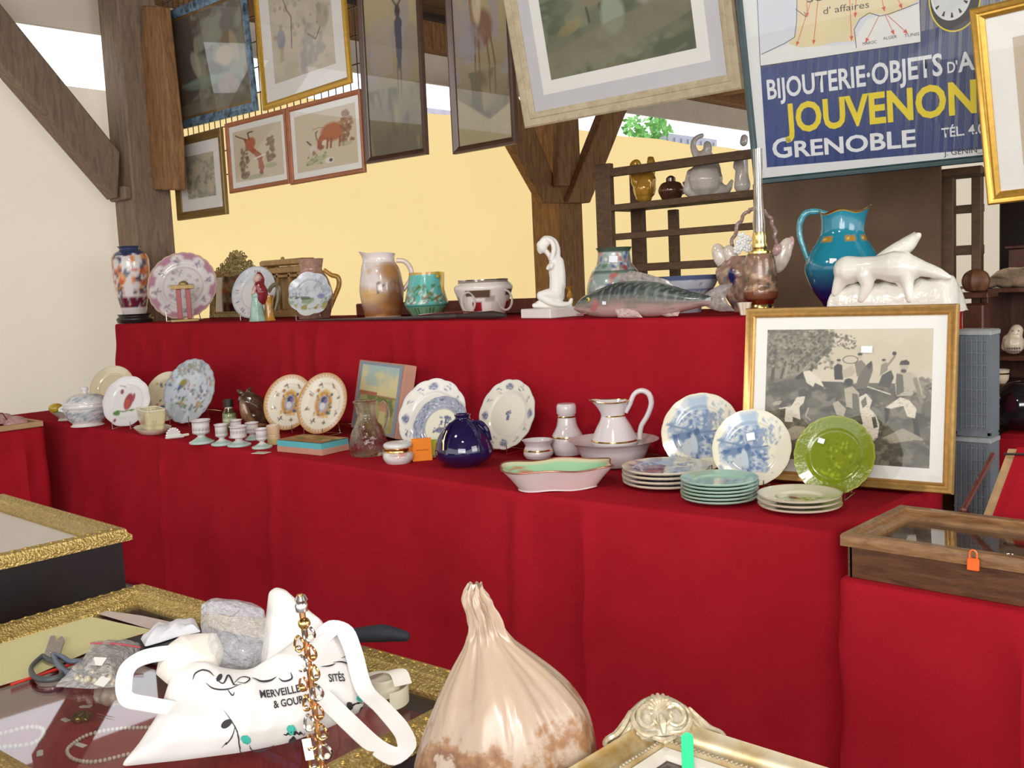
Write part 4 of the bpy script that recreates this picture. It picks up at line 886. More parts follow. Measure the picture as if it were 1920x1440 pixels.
# plates at the left
A = plate_art('#ddd0ac'); A.ring(.5, .5, .30, .312, '#b8a880', .8); A.ring(.5, .5, .48, .52, '#c8b890', .6)
stand_plate(212, 729, 78, 82, ZL, A, 'cream_plate', 'plain cream plate at the back, half hidden behind the tureen and the red flowered plate', lean=21, yawmax=.6)
A = plate_art('#e2dfdc'); A.ring(.5, .5, .46, .52, '#d8c8d0', .5); A.ell(.52, .5, .09, .17, '#9c4a54', -.2); A.ell(.5, .46, .05, .1, '#b85a4a', 0); A.ell(.62, .58, .03, .09, '#a85a68', -.1); A.ell(.36, .7, .035, .05, '#a84a60'); A.line([(.3, .32), (.45, .3), (.6, .34)], .012, '#6a8a5a'); A.ell(.3, .27, .07, .05, '#5f8a4c'); A.ell(.3, .12, .03, .035, '#a84a60'); A.line([(.3, .82), (.42, .8)], .01, '#888890'); A.ell(.62, .33, .05, .02, '#6a9a58', .3)
stand_plate(239, 753, 82, 90, ZL, A, 'flowered_plate', 'white plate with a single dark red flower, leaning right of the tureen', lean=21, stand='wire stand under the red flowered plate', scallop=(.03, 10))
A = plate_art('#d6cbaa'); A.dots(14, (.2, .2, .8, .8), (.02, .04), ['#a84a44', '#3f6a44', '#c8963a', '#5a6a90'], 4, .85); A.ell(.5, .3, .12, .08, '#c8a03c', .5); A.ell(.42, .28, .08, .05, '#44548a'); A.ell(.6, .34, .06, .06, '#8a4a3c'); A.ring(.5, .5, .49, .53, '#b8a880', .6)
stand_plate(314, 744, 76, 90, ZL, A, 'bird_plate', 'cream plate with small coloured bird and sprigs, half hidden behind the large blue flowered plate', lean=21, yawmax=.7)
A = plate_art('#bcc4cc'); A.dots(170, (.04, .04, .96, .96), (.012, .035), ['#8a94a4', '#96a08c', '#a87a78', '#a89a50', '#5a6680', '#d4d8dc', '#9aa8b4', '#7c5a60'], 12, .8); A.ell(.5, .72, .1, .1, '#ccd2d6', 0, .6); A.ell(.3, .62, .09, .06, '#8c8434', .8); A.ell(.25, .56, .06, .03, '#4a5a90', .8); A.posy(.7, .3, .09, ['#b0786a', '#a8946a']); A.posy(.35, .3, .09, ['#a89a5a', '#8a98a8']); A.ring(.5, .5, .485, .53, '#8f98a0', .8); A.dots(30, (.2, .75, .8, .97), (.02, .04), ['#8a9280', '#909aa8'], 3)
stand_plate(358, 734, 88, 116, ZL, A, 'blue_flowered_plate', 'large grey blue plate covered in small flowers, tallest plate of the left group', lean=21, stand='wire stand under the large grey blue flowered plate', scallop=(.025, 20))
# basket on its dish
sp = Spot(287, 814, ZL, 20)
BA = Art(384, 128, '#d8cfa4'); BA.asp = 5; 
for k in range(7): BA.rect(0, .1 + k * .12, 1, .115 + k * .12, '#b8ac7c', .8)
BA.posy(.40, .5, .16, ['#c07868', '#b89c5a'], '#7a8a5a'); BA.posy(.58, .6, .15, ['#b86a60', '#c8a070'], '#8a926a', 3); BA.cloud(7, '#b0a890', .55, .65, .5, 3)
t = thing('basket_underdish', 'long cream underdish carrying the woven china basket', 'dish', tuple(sp.p), -.25)
MB().lathe([(38 * sp.s, 0), (42 * sp.s, .002), (56 * sp.s, 9 * sp.s), (58 * sp.s, 11 * sp.s), (50 * sp.s, 8 * sp.s), (0, 5 * sp.s)], 56, sy=.55, cap=False).build('body', CREAMP, t)
zb = ZL + 6.6 * sp.s; sq = sp; sp = Spot(287, 814, ZL, 20); sp.p[2] = zb; sp.set(sp.p); u_ = sp.s
t = thing('china_basket', 'woven cream china basket with painted flowers, on a long cream underdish', 'basket', (sq.p[0], sq.p[1], zb), -.25)
sq4 = lambda th, v: 1 / max(abs(math.cos(th)), abs(math.sin(th)), .78) * .92 * (1 + .012 * math.cos(th * 24) * math.sin(v * 22))
MB().lathe([(30 * u_, 0), (34 * u_, 4 * u_), (40 * u_, 22 * u_), (44 * u_, 38 * u_), (42 * u_, 38 * u_), (38 * u_, 22 * u_), (31 * u_, 4 * u_), (0, 3 * u_)], 72, sy=.5, art=BA, n=40, wob=sq4, cap=False).build('body', GLAZE, t)
MB().tube([(42 * u_ * c_ * 1.02, 21 * u_ * s_, 38 * u_) for c_, s_ in [(math.cos(a) * sq4(a + PI / 2, .5), math.sin(a) * sq4(a + PI / 2, .5)) for a in np.linspace(0, 2 * PI, 60)]], 2 * u_, 6).build('rim', CREAMP, t)
# small shell figure
sp = Spot(328, 823, ZL, 9); t = thing('shell_ornament', 'small white shell ornament in front of the china basket', 'ornament', tuple(sp.p), sp.yaw); k = sp.s
MB().box((0, 0, 2.5 * k), (34 * k, 14 * k, 5 * k), bev=2 * k).build('base', POR, t)
b = MB()
for i in range(9):
    a = PI * (i + .5) / 9; b.limb([(-2 * k, 0, 4 * k, 1.5 * k), (-2 * k + 12 * k * math.cos(a), -2 * k, 4 * k + 15 * k * math.sin(a), 2.6 * k)], 6)
b.build('shell', POR, t)
MB().limb([(12 * k, 0, 4 * k, 3 * k), (24 * k, 0, 5 * k, 2.5 * k)], 8).build('tail', CREAMP, t)
# footed apothecary cups
CA = Art(256, 256, '#dcd7d4'); CA.rect(0, 0, 1, .3, '#a8c4bc'); CA.rect(0, .05, 1, .10, '#d0d4d0'); CA.rect(0, .32, 1, .36, '#c8c0bc')
for r_ in (.55, .66, .78):
    for k in range(16): CA.rect(k / 16, r_, k / 16 + .045, r_ + .035, '#8a8488', .8)
CA.rect(0, .9, 1, .93, '#b0a4a8'); CUPM = GLAZE
def cup(cx, ytop, ybot, hw, fw, label, foot=True, art=CA, name='footed_cup'):
    sp = Spot(cx, ybot, ZL, fw * .8); H_ = ybot - ytop - fw * .3; k = sp.s
    t = thing(name, label, 'cup', tuple(sp.p), sp.yaw, 'small white cups' if False else None)
    pr = [(fw, 0), (fw, 3), (fw * .8, H_ * .12), (hw * .5, H_ * .26), (hw * .45, H_ * .34), (hw * .9, H_ * .42), (hw * .95, H_ * .5), (hw * .95, H_ * .9), (hw * 1.08, H_ * .97), (hw * 1.08, H_)] if foot else [(hw, 0), (hw, H_ * .4), (hw * .95, H_ * .5), (hw, H_ * .6), (hw * 1.02, H_)]
    P = [(a * k, c * k) for a, c in pr]; b = MB().lathe(P, 32, art=art, n=34, cap=False)
    b.lathe([(hw * .95 * k, H_ * k), (hw * .85 * k, H_ * .9 * k), (hw * .8 * k, H_ * .5 * k), (0, H_ * .47 * k)], 32, art=Art(4, 4, '#cfc8c4'), cap=False); b.build('bowl' if foot else 'body', GLAZE, t)
    return t
cup(379, 782, 833, 17, 23, 'white footed cup, farthest left of the small cups, before the big blue flowered plate')
cup(417, 791, 836, 12, 20, 'small white cup on a pale green foot, second from the left among the cups')
cup(444, 784, 822, 11, 14, 'small white lettered cup standing behind the third footed cup, beside the bottle')
cup(449, 794, 838, 16, 22, 'widest white footed cup with printed rows, in the middle of the small cups')
cup(474, 789, 826, 12, 14, 'bluish white cup standing between the middle cup and the beige beaker')
cup(492, 799, 842, 11, 19, 'small white cup on a green foot with a card at its base, rightmost footed cup')
BG = Art(32, 64, '#d8bc98'); BG.rect(0, .42, 1, .46, '#a89070'); BG.rect(0, 0, 1, .3, '#c8b480')
cup(514, 794, 834, 12, 13, 'plain beige beaker without handle, left of the flat cardboard box', False, BG, 'beige_beaker')
p = atz(494, 850, ZL); o = MB().box((0, 0, .0015), (.085, .06, .002)).build('paper_card', plain('cream_card', (.66, .60, .46), .8, 0, .05, 10), smooth=False); put(o, (p[0] - .02, p[1] + .0, ZL), .35); tag(o, 'small cream card lying at the foot of the rightmost footed cup', 'card')
# little bottle
sp = Spot(432, 806, ZL, 10); t = thing('small_bottle', 'small brown bottle with a dark cap, standing behind the footed cups', 'bottle', tuple(sp.p), sp.yaw); k = sp.s; H_ = (sp.by - 747)
LB = Art(64, 64, '#4a3c24'); LB.rect(.25, .15, .75, .6, '#7a8a5a'); LB.rect(.3, .3, .7, .36, '#d8d4b8'); LB.rect(0, .8, 1, .84, '#c8bc9c')
MB().lathe([(13 * k, 0), (13 * k, H_ * .45 * k), (10 * k, H_ * .6 * k), (7 * k, H_ * .72 * k), (7 * k, H_ * .74 * k), (0, H_ * .74 * k)], 28, art=LB, n=24).build('body', GLAZE, t)
MB().lathe([(9 * k, H_ * .74 * k), (9 * k, H_ * .98 * k), (0, H_ * k)], 24).build('cap', BLK, t)
# boar head
sp = Spot(472, 806, ZL, 18); t = thing('boar_head', 'dark brown glazed boar head ornament between the bottle and the orange rimmed plates', 'ornament', tuple(sp.p), sp.yaw)
BO = plain('boar_brown_glaze', (.07, .035, .022), .13, 0, .5, 22, coat=.5, bump=.7)
BO2 = plain('boar_tan_glaze', (.22, .12, .06), .2, 0, .3, 14, coat=.3)
dy = sp.by - 800
def B(x, y, r, yy=0): return (x, y + dy, r, yy)
blob(t, [[B(468, 748, 20), B(484, 760, 20), B(492, 778, 17)], [B(462, 742, 12), B(456, 745, 8)], [B(455, 732, 6, -6), B(449, 727, 3, -6)], [B(468, 730, 5, 6), B(472, 725, 3, 6)], [B(478, 775, 16), B(480, 786, 14)]], 'head', BO, sp, .005, 3)
blob(t, [[B(458, 752, 8, -12), B(462, 770, 10, -12), B(474, 788, 8, -12)], [B(460, 776, 7, -8), B(476, 792, 8, -6), B(494, 790, 7, -4)]], 'jaw', BO2, sp, .005, 3)
# orange bordered plates
def orange_art():
    A = plate_art('#e4dcc8'); A.ring(.5, .5, .43, .53, '#b8803c', .75)
    for k in range(44):
        a = k * 2 * PI / 44; A.ell(.5 + .44 * math.cos(a), .5 + .44 * math.sin(a), .014, .03, '#e0d4bc', a + PI / 2, .8)
    A.ring(.5, .5, .475, .53, '#c08a50', .7)
    A.ell(.5, .5, .17, .22, '#b9822c', 0, .9); A.dots(50, (.34, .28, .66, .72), (.015, .04), ['#c89030', '#a86a2c', '#6a7a4a', '#d8b060', '#505a78'], 7); A.ell(.5, .5, .1, .14, '#a8a8b4'); A.ell(.5, .56, .06, .06, '#4a5470'); A.ell(.49, .46, .05, .06, '#d4d0cc'); A.ell(.54, .55, .03, .04, '#8a6a9a')
    for k in range(8):
        a = k * PI / 4 + .3; A.posy(.5 + .32 * math.cos(a), .5 + .32 * math.sin(a), .04, ['#7a4a4a', '#5a5a6a', '#a8703a'], '#6a5a4a', k)
    return A
A = orange_art()
stand_plate(543, 755, 90, 100, ZL, A, 'orange_rimmed_plate', 'orange rimmed plate with a central medallion, the left and farther one of the pair', lean=21, stand='wire stand under the farther orange rimmed plate', group=None)
stand_plate(606, 757, 90, 110, ZL, A, 'orange_rimmed_plate', 'orange rimmed plate with a central medallion, the right and nearer one of the pair', lean=21, stand='wire stand under the nearer orange rimmed plate')
# flat cardboard box
p0, p1, p2 = atz(520, 847, ZL), atz(604, 855, ZL), atz(660, 844, ZL)
e1 = p1 - p0; a1 = math.atan2(e1[1], e1[0]); Lx = np.linalg.norm(e1); Ly = np.linalg.norm(p2 - p1) * 1.0
CARD = plain('pink_card', (.50, .26, .18), .75, 0, .08, 12); BLUE = plain('turquoise_card', (.10, .42, .46), .7, 0, .06, 12)
kk = proj(p1)[2] / F; hb = 24 * kk; mid = p0 + e1 / 2 + np.array([-math.sin(a1), math.cos(a1), 0]) * Ly / 2
t = thing('flat_box', 'flat pink cardboard box with a turquoise band, before the orange rimmed plates', 'box', tuple(mid), a1)
MB().box((0, 0, hb * .25), (Lx, Ly, hb * .5), bev=.002).build('base', CARD, t)
MB().box((0, 0, hb * .72), (Lx * .985, Ly * .985, hb * .48)).build('band', BLUE, t, smooth=False)
LA2 = Art(128, 128, '#a8763c'); LA2.cloud(4, '#6a7a3c', .45, .55, .9, 2); LA2.cloud(6, '#c8a070', .55, .6, .8, 8); LA2.rect(0, 0, 1, .3, '#a06a38', .7); LA2.rect(0, 0, .03, 1, '#c88868'); LA2.rect(0, 0, 1, .03, '#c88868')
MB().grid(lambda u, v: ((u - .5) * Lx, (v - .5) * Ly, hb + .0008), 60, 60, LA2).build('lid_picture', PRINT, t, smooth=False)
# upright box with landscape
def leaning_box(name, label, bl, br, tl, depth, art, mats, zt=ZL, lean=12):
    a = atz(*bl, zt); c = atz(*br, zt); ex = c - a; W = np.linalg.norm(ex); ex /= W; ln = math.radians(lean)
    n = np.array([ex[1], -ex[0], 0]); ey = np.array([0, 0, 1]) * math.cos(ln) - n * math.sin(ln); nn = np.cross(ex, ey)
    s = proj(a)[2] / F; H = math.hypot(tl[0] - bl[0], tl[1] - bl[1]) * s / math.cos(ln) * .97
    o = a + ex * W / 2 + nn * 0
    M = Matrix(((ex[0], -nn[0], ey[0], o[0]), (ex[1], -nn[1], ey[1], o[1]), (ex[2], -nn[2], ey[2], o[2] + .016), (0, 0, 0, 1)))
    return thing(name, label, 'box', M=M), W, H
t, W, H = leaning_box('landscape_box', 'upright pink card box with a painted landscape on its lid, behind the glass pitcher', (658, 806), (742, 829), (687, 680), .06, None, None)
MB().box((0, .035, H / 2), (W, .07, H), bev=.003).build('carton', CARD, t)
A = Art(160, 256, '#9fb8b4'); A.grad('#a89a5a', '#a9c4c0', .1, .98); A.cloud(3, '#dccf9c', .4, .6, .9, 4, (A.V > .55) * 1.0); A.rect(0, .52, 1, .66, '#d6c890', .7); A.rect(.02, .5, .5, .575, '#a8684a'); A.rect(.5, .5, .98, .54, '#a87a54'); A.rect(0, 0, 1, .52, '#a8a064', .8); A.cloud(6, '#5d7038', .45, .6, .85, 7, (A.V < .52) * 1.0); A.ell(.7, .36, .12, .09, '#c08a70', 0, .8); A.rect(.6, .12, .75, .32, '#c8bc84', .8); A.cloud(9, '#c4b478', .6, .66, .7, 11, (A.V < .45) * 1.0); A.ell(.62, .1, .1, .05, '#4a5a30')
for r_ in ((0, 0, .06, 1), (.93, 0, 1, 1), (0, .96, 1, 1), (0, 0, 1, .03)): A.rect(*r_, '#8a96a4')
MB().grid(lambda u, v: ((u - .5) * W * .93, -.0015, H * (.015 + .965 * v)), 70, 110, A).build('lid_picture', PRINT, t, smooth=False)
# glass pitcher
sp = Spot(692, 856, ZL, 24); t = thing('glass_pitcher', 'clear cut glass pitcher with a handle, in front of the landscape box', 'pitcher', tuple(sp.p), sp.yaw); k = sp.s; h = sp.h
t_ = NT('cut_glass'); gl = t_.n('BsdfGlass'); gl.inputs['IOR'].default_value = 1.45; gl.inputs['Roughness'].default_value = .03; gl.inputs[0].default_value = (.93, .93, .90, 1)
vo = t_.n('TexVoronoi'); vo.inputs['Scale'].default_value = 60; t_.ln(t_.n('TexCoord').outputs['Object'], vo.inputs['Vector']); t_.ln(t_.bump(vo.outputs['Distance'], .35, .004), gl.inputs['Normal'])
tr = t_.n('BsdfTransparent'); mx = t_.n('MixShader'); mx.inputs[0].default_value = .6; t_.ln(tr.outputs[0], mx.inputs[1]); t_.ln(gl.outputs[0], mx.inputs[2]); CUT = t_.end(mx.outputs[0])
PR = cr([(33 * k, 0), (35 * k, h(840)), (34 * k, h(825)), (28 * k, h(805)), (20 * k, h(790)), (17 * k, h(775)), (18 * k, h(760)), (22 * k, h(751))], 36)
MB().lathe([(0, 0)] + [tuple(q) for q in PR] + [(max(0.001, a - 2.2 * k), c + .004) for a, c in PR[::-1] if c > .008] + [(0, .012)], 40, cap=False, wob=lambda th, v: 1 + (.12 * math.exp(-((th + PI / 2) / .4) ** 2) if .42 < v < .55 else 0) + .015 * math.cos(12 * th) * (v < .3)).build('body', CUT, t)
MB().tube(loc_path(sp, [(709, 760), (722, 752), (729, 775), (724, 800), (716, 815)]), 2.6 * k, 8, 20).build('handle', CUT, t)
# trinket box
sp = Spot(748, 871, ZL, 24); t = thing('trinket_box', 'small round white porcelain box with a gilt band, left of the orange card', 'box', tuple(sp.p), sp.yaw); k = sp.s; h = sp.h
A = Art(256, 64, '#dad8d6'); A.ell(.5, .5, .06, .2, '#d09a8c', 0, .8); A.ell(.56, .5, .05, .16, '#c88878', 0, .7); A.ell(.44, .42, .05, .1, '#b8a8a8', 0, .6)
MB().lathe([(22 * k, 0), (23 * k, h(867)), (28 * k, h(860)), (29 * k, h(853)), (26 * k, h(847)), (24 * k, h(846)), (0, h(846))], 48, art=A, n=28).build('body', GLAZE, t)
MB().lathe([(24.5 * k, h(847)), (25.5 * k, h(845)), (24.5 * k, h(842)), (25.5 * k, h(839)), (24.5 * k, h(837))], 48).build('gilt_band', GILT, t)
A = Art(64, 64, '#dad8d8'); A.dots(12, (.2, .5, .8, 1), (.03, .08), ['#d0a8a0', '#c8c0c0'], 3, .6)
MB().lathe([(24 * k, h(838)), (27 * k, h(836)), (26.5 * k, h(831)), (20 * k, h(828)), (0, h(826.5))], 48, art=A, n=20, cap=False).build('lid', GLAZE, t)
# orange and green cards
def card(name, label, x0, x1, y0, y1, mat, rz):
    a = atz((x0 + x1) / 2, y1, ZL); s = proj(a)[2] / F; W, H = (x1 - x0) * s, (y1 - y0) * s
    t = thing(name, label, 'card', tuple(a), math.atan2(a[1], a[0]) - PI / 2 + rz)
    MB().box((0, 0, H / 2), (W, .0012, H), M=Matrix.Rotation(-.12, 4, 'X')).build('front_leaf', mat, t, smooth=False)
    MB().box((0, .022, H / 2), (W, .0012, H), M=Matrix.Translation((0, .012, 0)) @ Matrix.Rotation(.12, 4, 'X')).build('back_leaf', mat, t, smooth=False); return t, W, H
ORM = plain('orange_card', (.92, .26, .01), .7, 0, .03, 5); GRM = plain('lime_card', (.42, .50, .03), .7, 0, .03, 5)
t, W, H = card('orange_card', 'bright orange folded price card, between the trinket box and dark blue vase', 774, 811, 823, 864, ORM, .1)
b = MB()
for i in range(9): b.box((-W * .28 + i * W * .07, -.003, H * .5), (W * .05, .0008, H * (.035 + .015 * (i % 2))), M=Matrix.Rotation(-.12, 4, 'X'))
b.build('writing', plain('card_ink', (.45, .11, .01), .8), t, smooth=False)
card('green_card', 'lime green folded card peeping out behind the orange card', 803, 822, 826, 858, GRM, .1)
# blue printed plates
def blue_border(bg='#dedad0', c='#4a5580'):
    A = Art(384, 384, bg)
    for k in range(12):
        a = k * PI / 6 + .1; cx, cy = .5 + .405 * math.cos(a), .5 + .405 * math.sin(a)
        if k % 3 == 0:
            A.ell(cx, cy, .07, .05, '#8a90a8', a + PI / 2, .6); A.ring(cx, cy, .03, .042, c, .9); A.ring(cx, cy, .012, .02, c, .9); A.dots(14, (cx - .06, cy - .06, cx + .06, cy + .06), (.006, .014), [c, '#6a7294'], k)
        else:
            A.ring(cx, cy, .026, .036, c, .85); A.ell(cx + .02, cy, .016, .022, bg); A.dots(10, (cx - .05, cy - .05, cx + .05, cy + .05), (.005, .012), [c, '#7a82a0'], k + 40)
    A.ring(.5, .5, .487, .53, '#c4c4cc', .8); return A
A = blue_border(); A.ring(.5, .5, .29, .3, '#b0b4c0', .5)
stand_plate(813, 782, 124, 136, ZL, A, 'scalloped_plate', 'large scalloped plate printed in dark blue, behind the cobalt vase', lean=21, scallop=(.03, 12), lift=.002)
A = Art(384, 384, '#e0dcc8'); A.ring(.5, .5, .31, .53, '#8b92a6', .9); g = np.random.RandomState(4)
for k in range(260):
    a = g.uniform(0, 6.28); r_ = g.uniform(.33, .49); A.line([(.5 + r_ * math.cos(a), .5 + r_ * math.sin(a)), (.5 + (r_ + .03) * math.cos(a + .05), .5 + (r_ + .03) * math.sin(a + .05))], g.uniform(.003, .007), ['#3f4a70', '#d0d2d4', '#5a6484'][k % 3], .85)
A.ring(.5, .5, .30, .315, '#4a5474', .8); A.ell(.53, .44, .13, .05, '#5a6480', 0, .9); A.dots(60, (.45, .42, .66, .66), (.008, .022), ['#4d5878', '#7a849c', '#39436a'], 8); A.line([(.56, .42), (.57, .66)], .012, '#4d5878'); A.ell(.57, .66, .05, .03, '#5a6684', 0, .9); A.dots(20, (.36, .4, .5, .48), (.008, .02), ['#5d6884', '#8a94a8'], 9)
stand_plate(827, 800, 96, 106, ZL, A, 'dessert_plate', 'smaller cream plate with a dense dark blue border, leaning before the large scalloped plate', lean=25, scallop=(.02, 16), lift=.002)
A = blue_border('#e0dccc'); A.dots(16, (.46, .5, .54, .56), (.008, .02), ['#5a6480', '#7a849a'], 3); A.rect(.475, .43, .525, .5, '#6a7490'); A.ring(.5, .5, .30, .308, '#c8c4b8', .6)
stand_plate(953, 778, 101, 126, ZL, A, 'blue_bordered_dish', 'cream dish with dark blue scrolled border and tiny basket, right of the cobalt vase', lean=21, scallop=(.025, 14), stand='wire stand under the dish with the blue scrolled border')
# cobalt vase
COB = plain('cobalt_glaze', (.012, .008, .055), .07, 0, .2, 6, coat=.6)
sp = Spot(872, 879, ZL, 38); t, o = pot('cobalt_vase', 'squat dark cobalt blue vase with gilt foot, before the blue printed plates', 'vase', sp, [(30, sp.by + .01), (36, 868), (50, 858), (55.5, 845), (50, 822), (38, 803), (22, 789), (14, 783), (15, 778), (16, 775)], COB, wall=3, seg=64, n=48)
MB().lathe([(28 * sp.s, 0), (31 * sp.s, 0), (31.5 * sp.s, 3 * sp.s), (30 * sp.s, 5 * sp.s)], 48, cap=False).build('gilt_foot', GILT, t)
for x in (-1, 1):
    MB().tube([(x * 20 * sp.s, -8 * sp.s, sp.h(789)), (x * 34 * sp.s, -12 * sp.s, sp.h(793)), (x * 44 * sp.s, -14 * sp.s, sp.h(806)), (x * 50 * sp.s, -14 * sp.s, sp.h(825))] if x > 0 else [(-22 * sp.s, -16 * sp.s, sp.h(790)), (-30 * sp.s, -30 * sp.s, sp.h(800)), (-36 * sp.s, -38 * sp.s, sp.h(815)), (-38 * sp.s, -42 * sp.s, sp.h(834))], [3 * sp.s, 5 * sp.s, 5 * sp.s, 3 * sp.s], 8, 16).build('handle', COB, t)
o = MB().tube([(-30 * sp.s, -35.5 * sp.s, sp.h(800)), (-36 * sp.s, -43 * sp.s, sp.h(815)), (-38 * sp.s, -47 * sp.s, sp.h(834))], 1.2 * sp.s, 6, 10).build('gilt_line', GILT, t)
# opaline toilet set
def opal(name='opaline'):
    if name in MATS: return MATS[name]
    t = NT(name); b = t.n('BsdfPrincipled'); b.inputs['Base Color'].default_value = (.66, .60, .60, 1); b.inputs['Roughness'].default_value = .13; b.inputs['Subsurface Weight'].default_value = .25; b.inputs['Subsurface Radius'].default_value = (.02, .015, .015); b.inputs['Subsurface Scale'].default_value = .3
    MATS[name] = t.end(b.outputs[0]); return MATS[name]
OPAL = opal()
def gband(t, sp, hw, y, w_=1.6, nm='gilt_band'): MB().lathe([(hw * sp.s, sp.h(y + w_)), ((hw + 1) * sp.s, sp.h(y)), (hw * sp.s, sp.h(y - w_))], 48, cap=False).build(nm, GILT, t)
sp = Spot(1056, 858, ZL, 22); sp.p = sp.p + np.array([-.01, .05, 0]); sp.set(sp.p); dy = sp.by - 852
t, o = pot('opaline_bottle', 'milky opaline bottle with a stopper and gilt bands, left of the wash basin', 'bottle', sp, [(26, sp.by), (31, 840 + dy), (31, 825 + dy), (28, 815 + dy), (20, 800 + dy), (17, 785 + dy), (16.5, 779 + dy)], OPAL, n=36)
MB().lathe([(15 * sp.s, sp.h(779 + dy)), (18.5 * sp.s, sp.h(775 + dy)), (18.5 * sp.s, sp.h(762 + dy)), (16 * sp.s, sp.h(757 + dy)), (0, sp.h(756 + dy))], 36).build('stopper', OPAL, t)
gband(t, sp, 17, 781 + dy); gband(t, sp, 29.5, 819 + dy, 2.2)
sp = Spot(1010, 861, ZL, 20); t, o = pot('opaline_pot', 'small milky opaline pot with a flared rim and gilt band, left of the opaline bottle', 'pot', sp, [(24, sp.by), (28, 850), (26, 840), (24, 835), (27, 828), (30, 824)], OPAL, wall=2.5, n=30)
gband(t, sp, 26.5, 843, 2.2)
sp = Spot(1151, 878, ZL, 38); t, o = pot('opaline_basin', 'large milky opaline wash basin with flared rim, holding the opaline pitcher', 'basin', sp, [(44, sp.by), (52, 868), (62, 850), (67, 838), (76, 828), (86, 823)], OPAL, wall=3, n=36, seg=72)
zi = ZL + .010; sq = sp; sp = Spot(1155, 878, ZL, 38); sp.p = np.array([sq.p[0] + .01, sq.p[1], ZL + 4.5 * sq.s]); sp.set(sp.p)
A_ = [(30, sp.by), (38, 845), (43, 832), (44, 825), (40, 815), (32, 798), (24, 785), (21, 778), (22, 770), (26, 758), (30, 750)]
t = thing('opaline_pitcher', 'milky opaline pitcher with a tall handle and gilt bands, standing in the wash basin', 'pitcher', tuple(sp.p), sp.yaw)
PP2 = cr([(a * sp.s, max(0, sp.h(y))) for a, y in A_], 60)
def opw(th, v):
    g = math.exp(-((th + PI / 2) / .7) ** 2); f = max(0, (v - .70) / .30) ** 1.4; g2 = math.exp(-((th - PI / 2) / .8) ** 2)
    return (1 + .48 * g * f - .05 * g2 * f, f * (.012 * g + .004 * g2 - .004))
b = MB().lathe([(0, 0)] + [tuple(p) for p in PP2], 72, wob=opw, cap=False); b.lathe([(max(.002, p[0] - .005), p[1]) for p in PP2[::-1][:-5]], 72, wob=lambda th, v: opw(th, 1 - v * .95), cap=False); b.build('body', OPAL, t)
rim = []
for a_ in np.linspace(-PI, PI, 60, endpoint=False):
    r, dz = opw(a_, 1); rim.append((PP2[-1][0] * r * math.sin(a_), -PP2[-1][0] * r * math.cos(a_), PP2[-1][1] + dz))
MB().tube(rim + [rim[0]], 1.3 * sp.s, 6, cap=False).build('rim_band', GILT, t)
gband(t, sp, 21, 778); gband(t, sp, 43.5, 824, 2.2)
MB().tube(loc_path(sp, [(1171, 772), (1179, 757), (1187, 738), (1200, 731), (1214, 737), (1219, 755), (1212, 778), (1201, 798), (1198, 822)]), [5 * sp.s, 4.5 * sp.s, 5.5 * sp.s, 5 * sp.s, 5 * sp.s], 10, 36).build('handle', OPAL, t)
# green lined dish
sp = Spot(1045, 918, ZL, 30); k = sp.s
t = thing('green_lined_dish', 'long shallow pinkish dish lined in mint green with a wavy brown gilt rim', 'dish', tuple(sp.p), sp.yaw + .06)
def dw(th, v):
    c, s_ = abs(math.cos(th)), abs(math.sin(th)); return (1 / (c ** 3.2 + s_ ** 3.2) ** (1 / 3.2) * (1 + .03 * math.cos(6 * th) * v), .004 * math.cos(6 * th + 1) * v)
DP = plain('pinkish_porcelain', (.70, .57, .56), .15, 0, .03, 10, coat=.2)
MB().lathe([(0, 0), (66 * k, 0), (72 * k, 4 * k), (84 * k, 20 * k), (101 * k, 40 * k)], 96, n=30, wob=dw, cap=False, sx=1.03, sy=.66).build('body', DP, t)
A = Art(256, 256, '#9cc8a0'); A.rect(0, .93, 1, 1, '#c8c4a0'); A.dots(26, (.1, .55, .25, .9), (.02, .04), ['#d8c8b8', '#b87a5a', '#8aa070'], 4); A.dots(16, (.6, .5, .72, .9), (.02, .04), ['#d8d4c0', '#b8805a'], 5); A.dots(16, (.35, .05, .6, .3), (.02, .05), ['#a8a878', '#b89a70'], 6, .6)
MB().lathe([(0, 3 * k), (62 * k, 3.5 * k), (70 * k, 8 * k), (82 * k, 22 * k), (100.5 * k, 40.3 * k)], 96, n=30, art=A, wob=dw, cap=False, sx=1.03, sy=.66).build('lining', GLAZE, t)
rim = []
for a_ in np.linspace(-PI, PI, 96, endpoint=False):
    r, dz = dw(a_, 1); rim.append((101 * k * 1.03 * r * math.sin(a_), -101 * k * .66 * r * math.cos(a_), 40.3 * k + dz))
MB().tube(rim + [rim[0]], 1.5 * k, 6, cap=False).build('rim', plain('brown_gilt_rim', (.28, .10, .06), .25, .5, .3, 30), t)
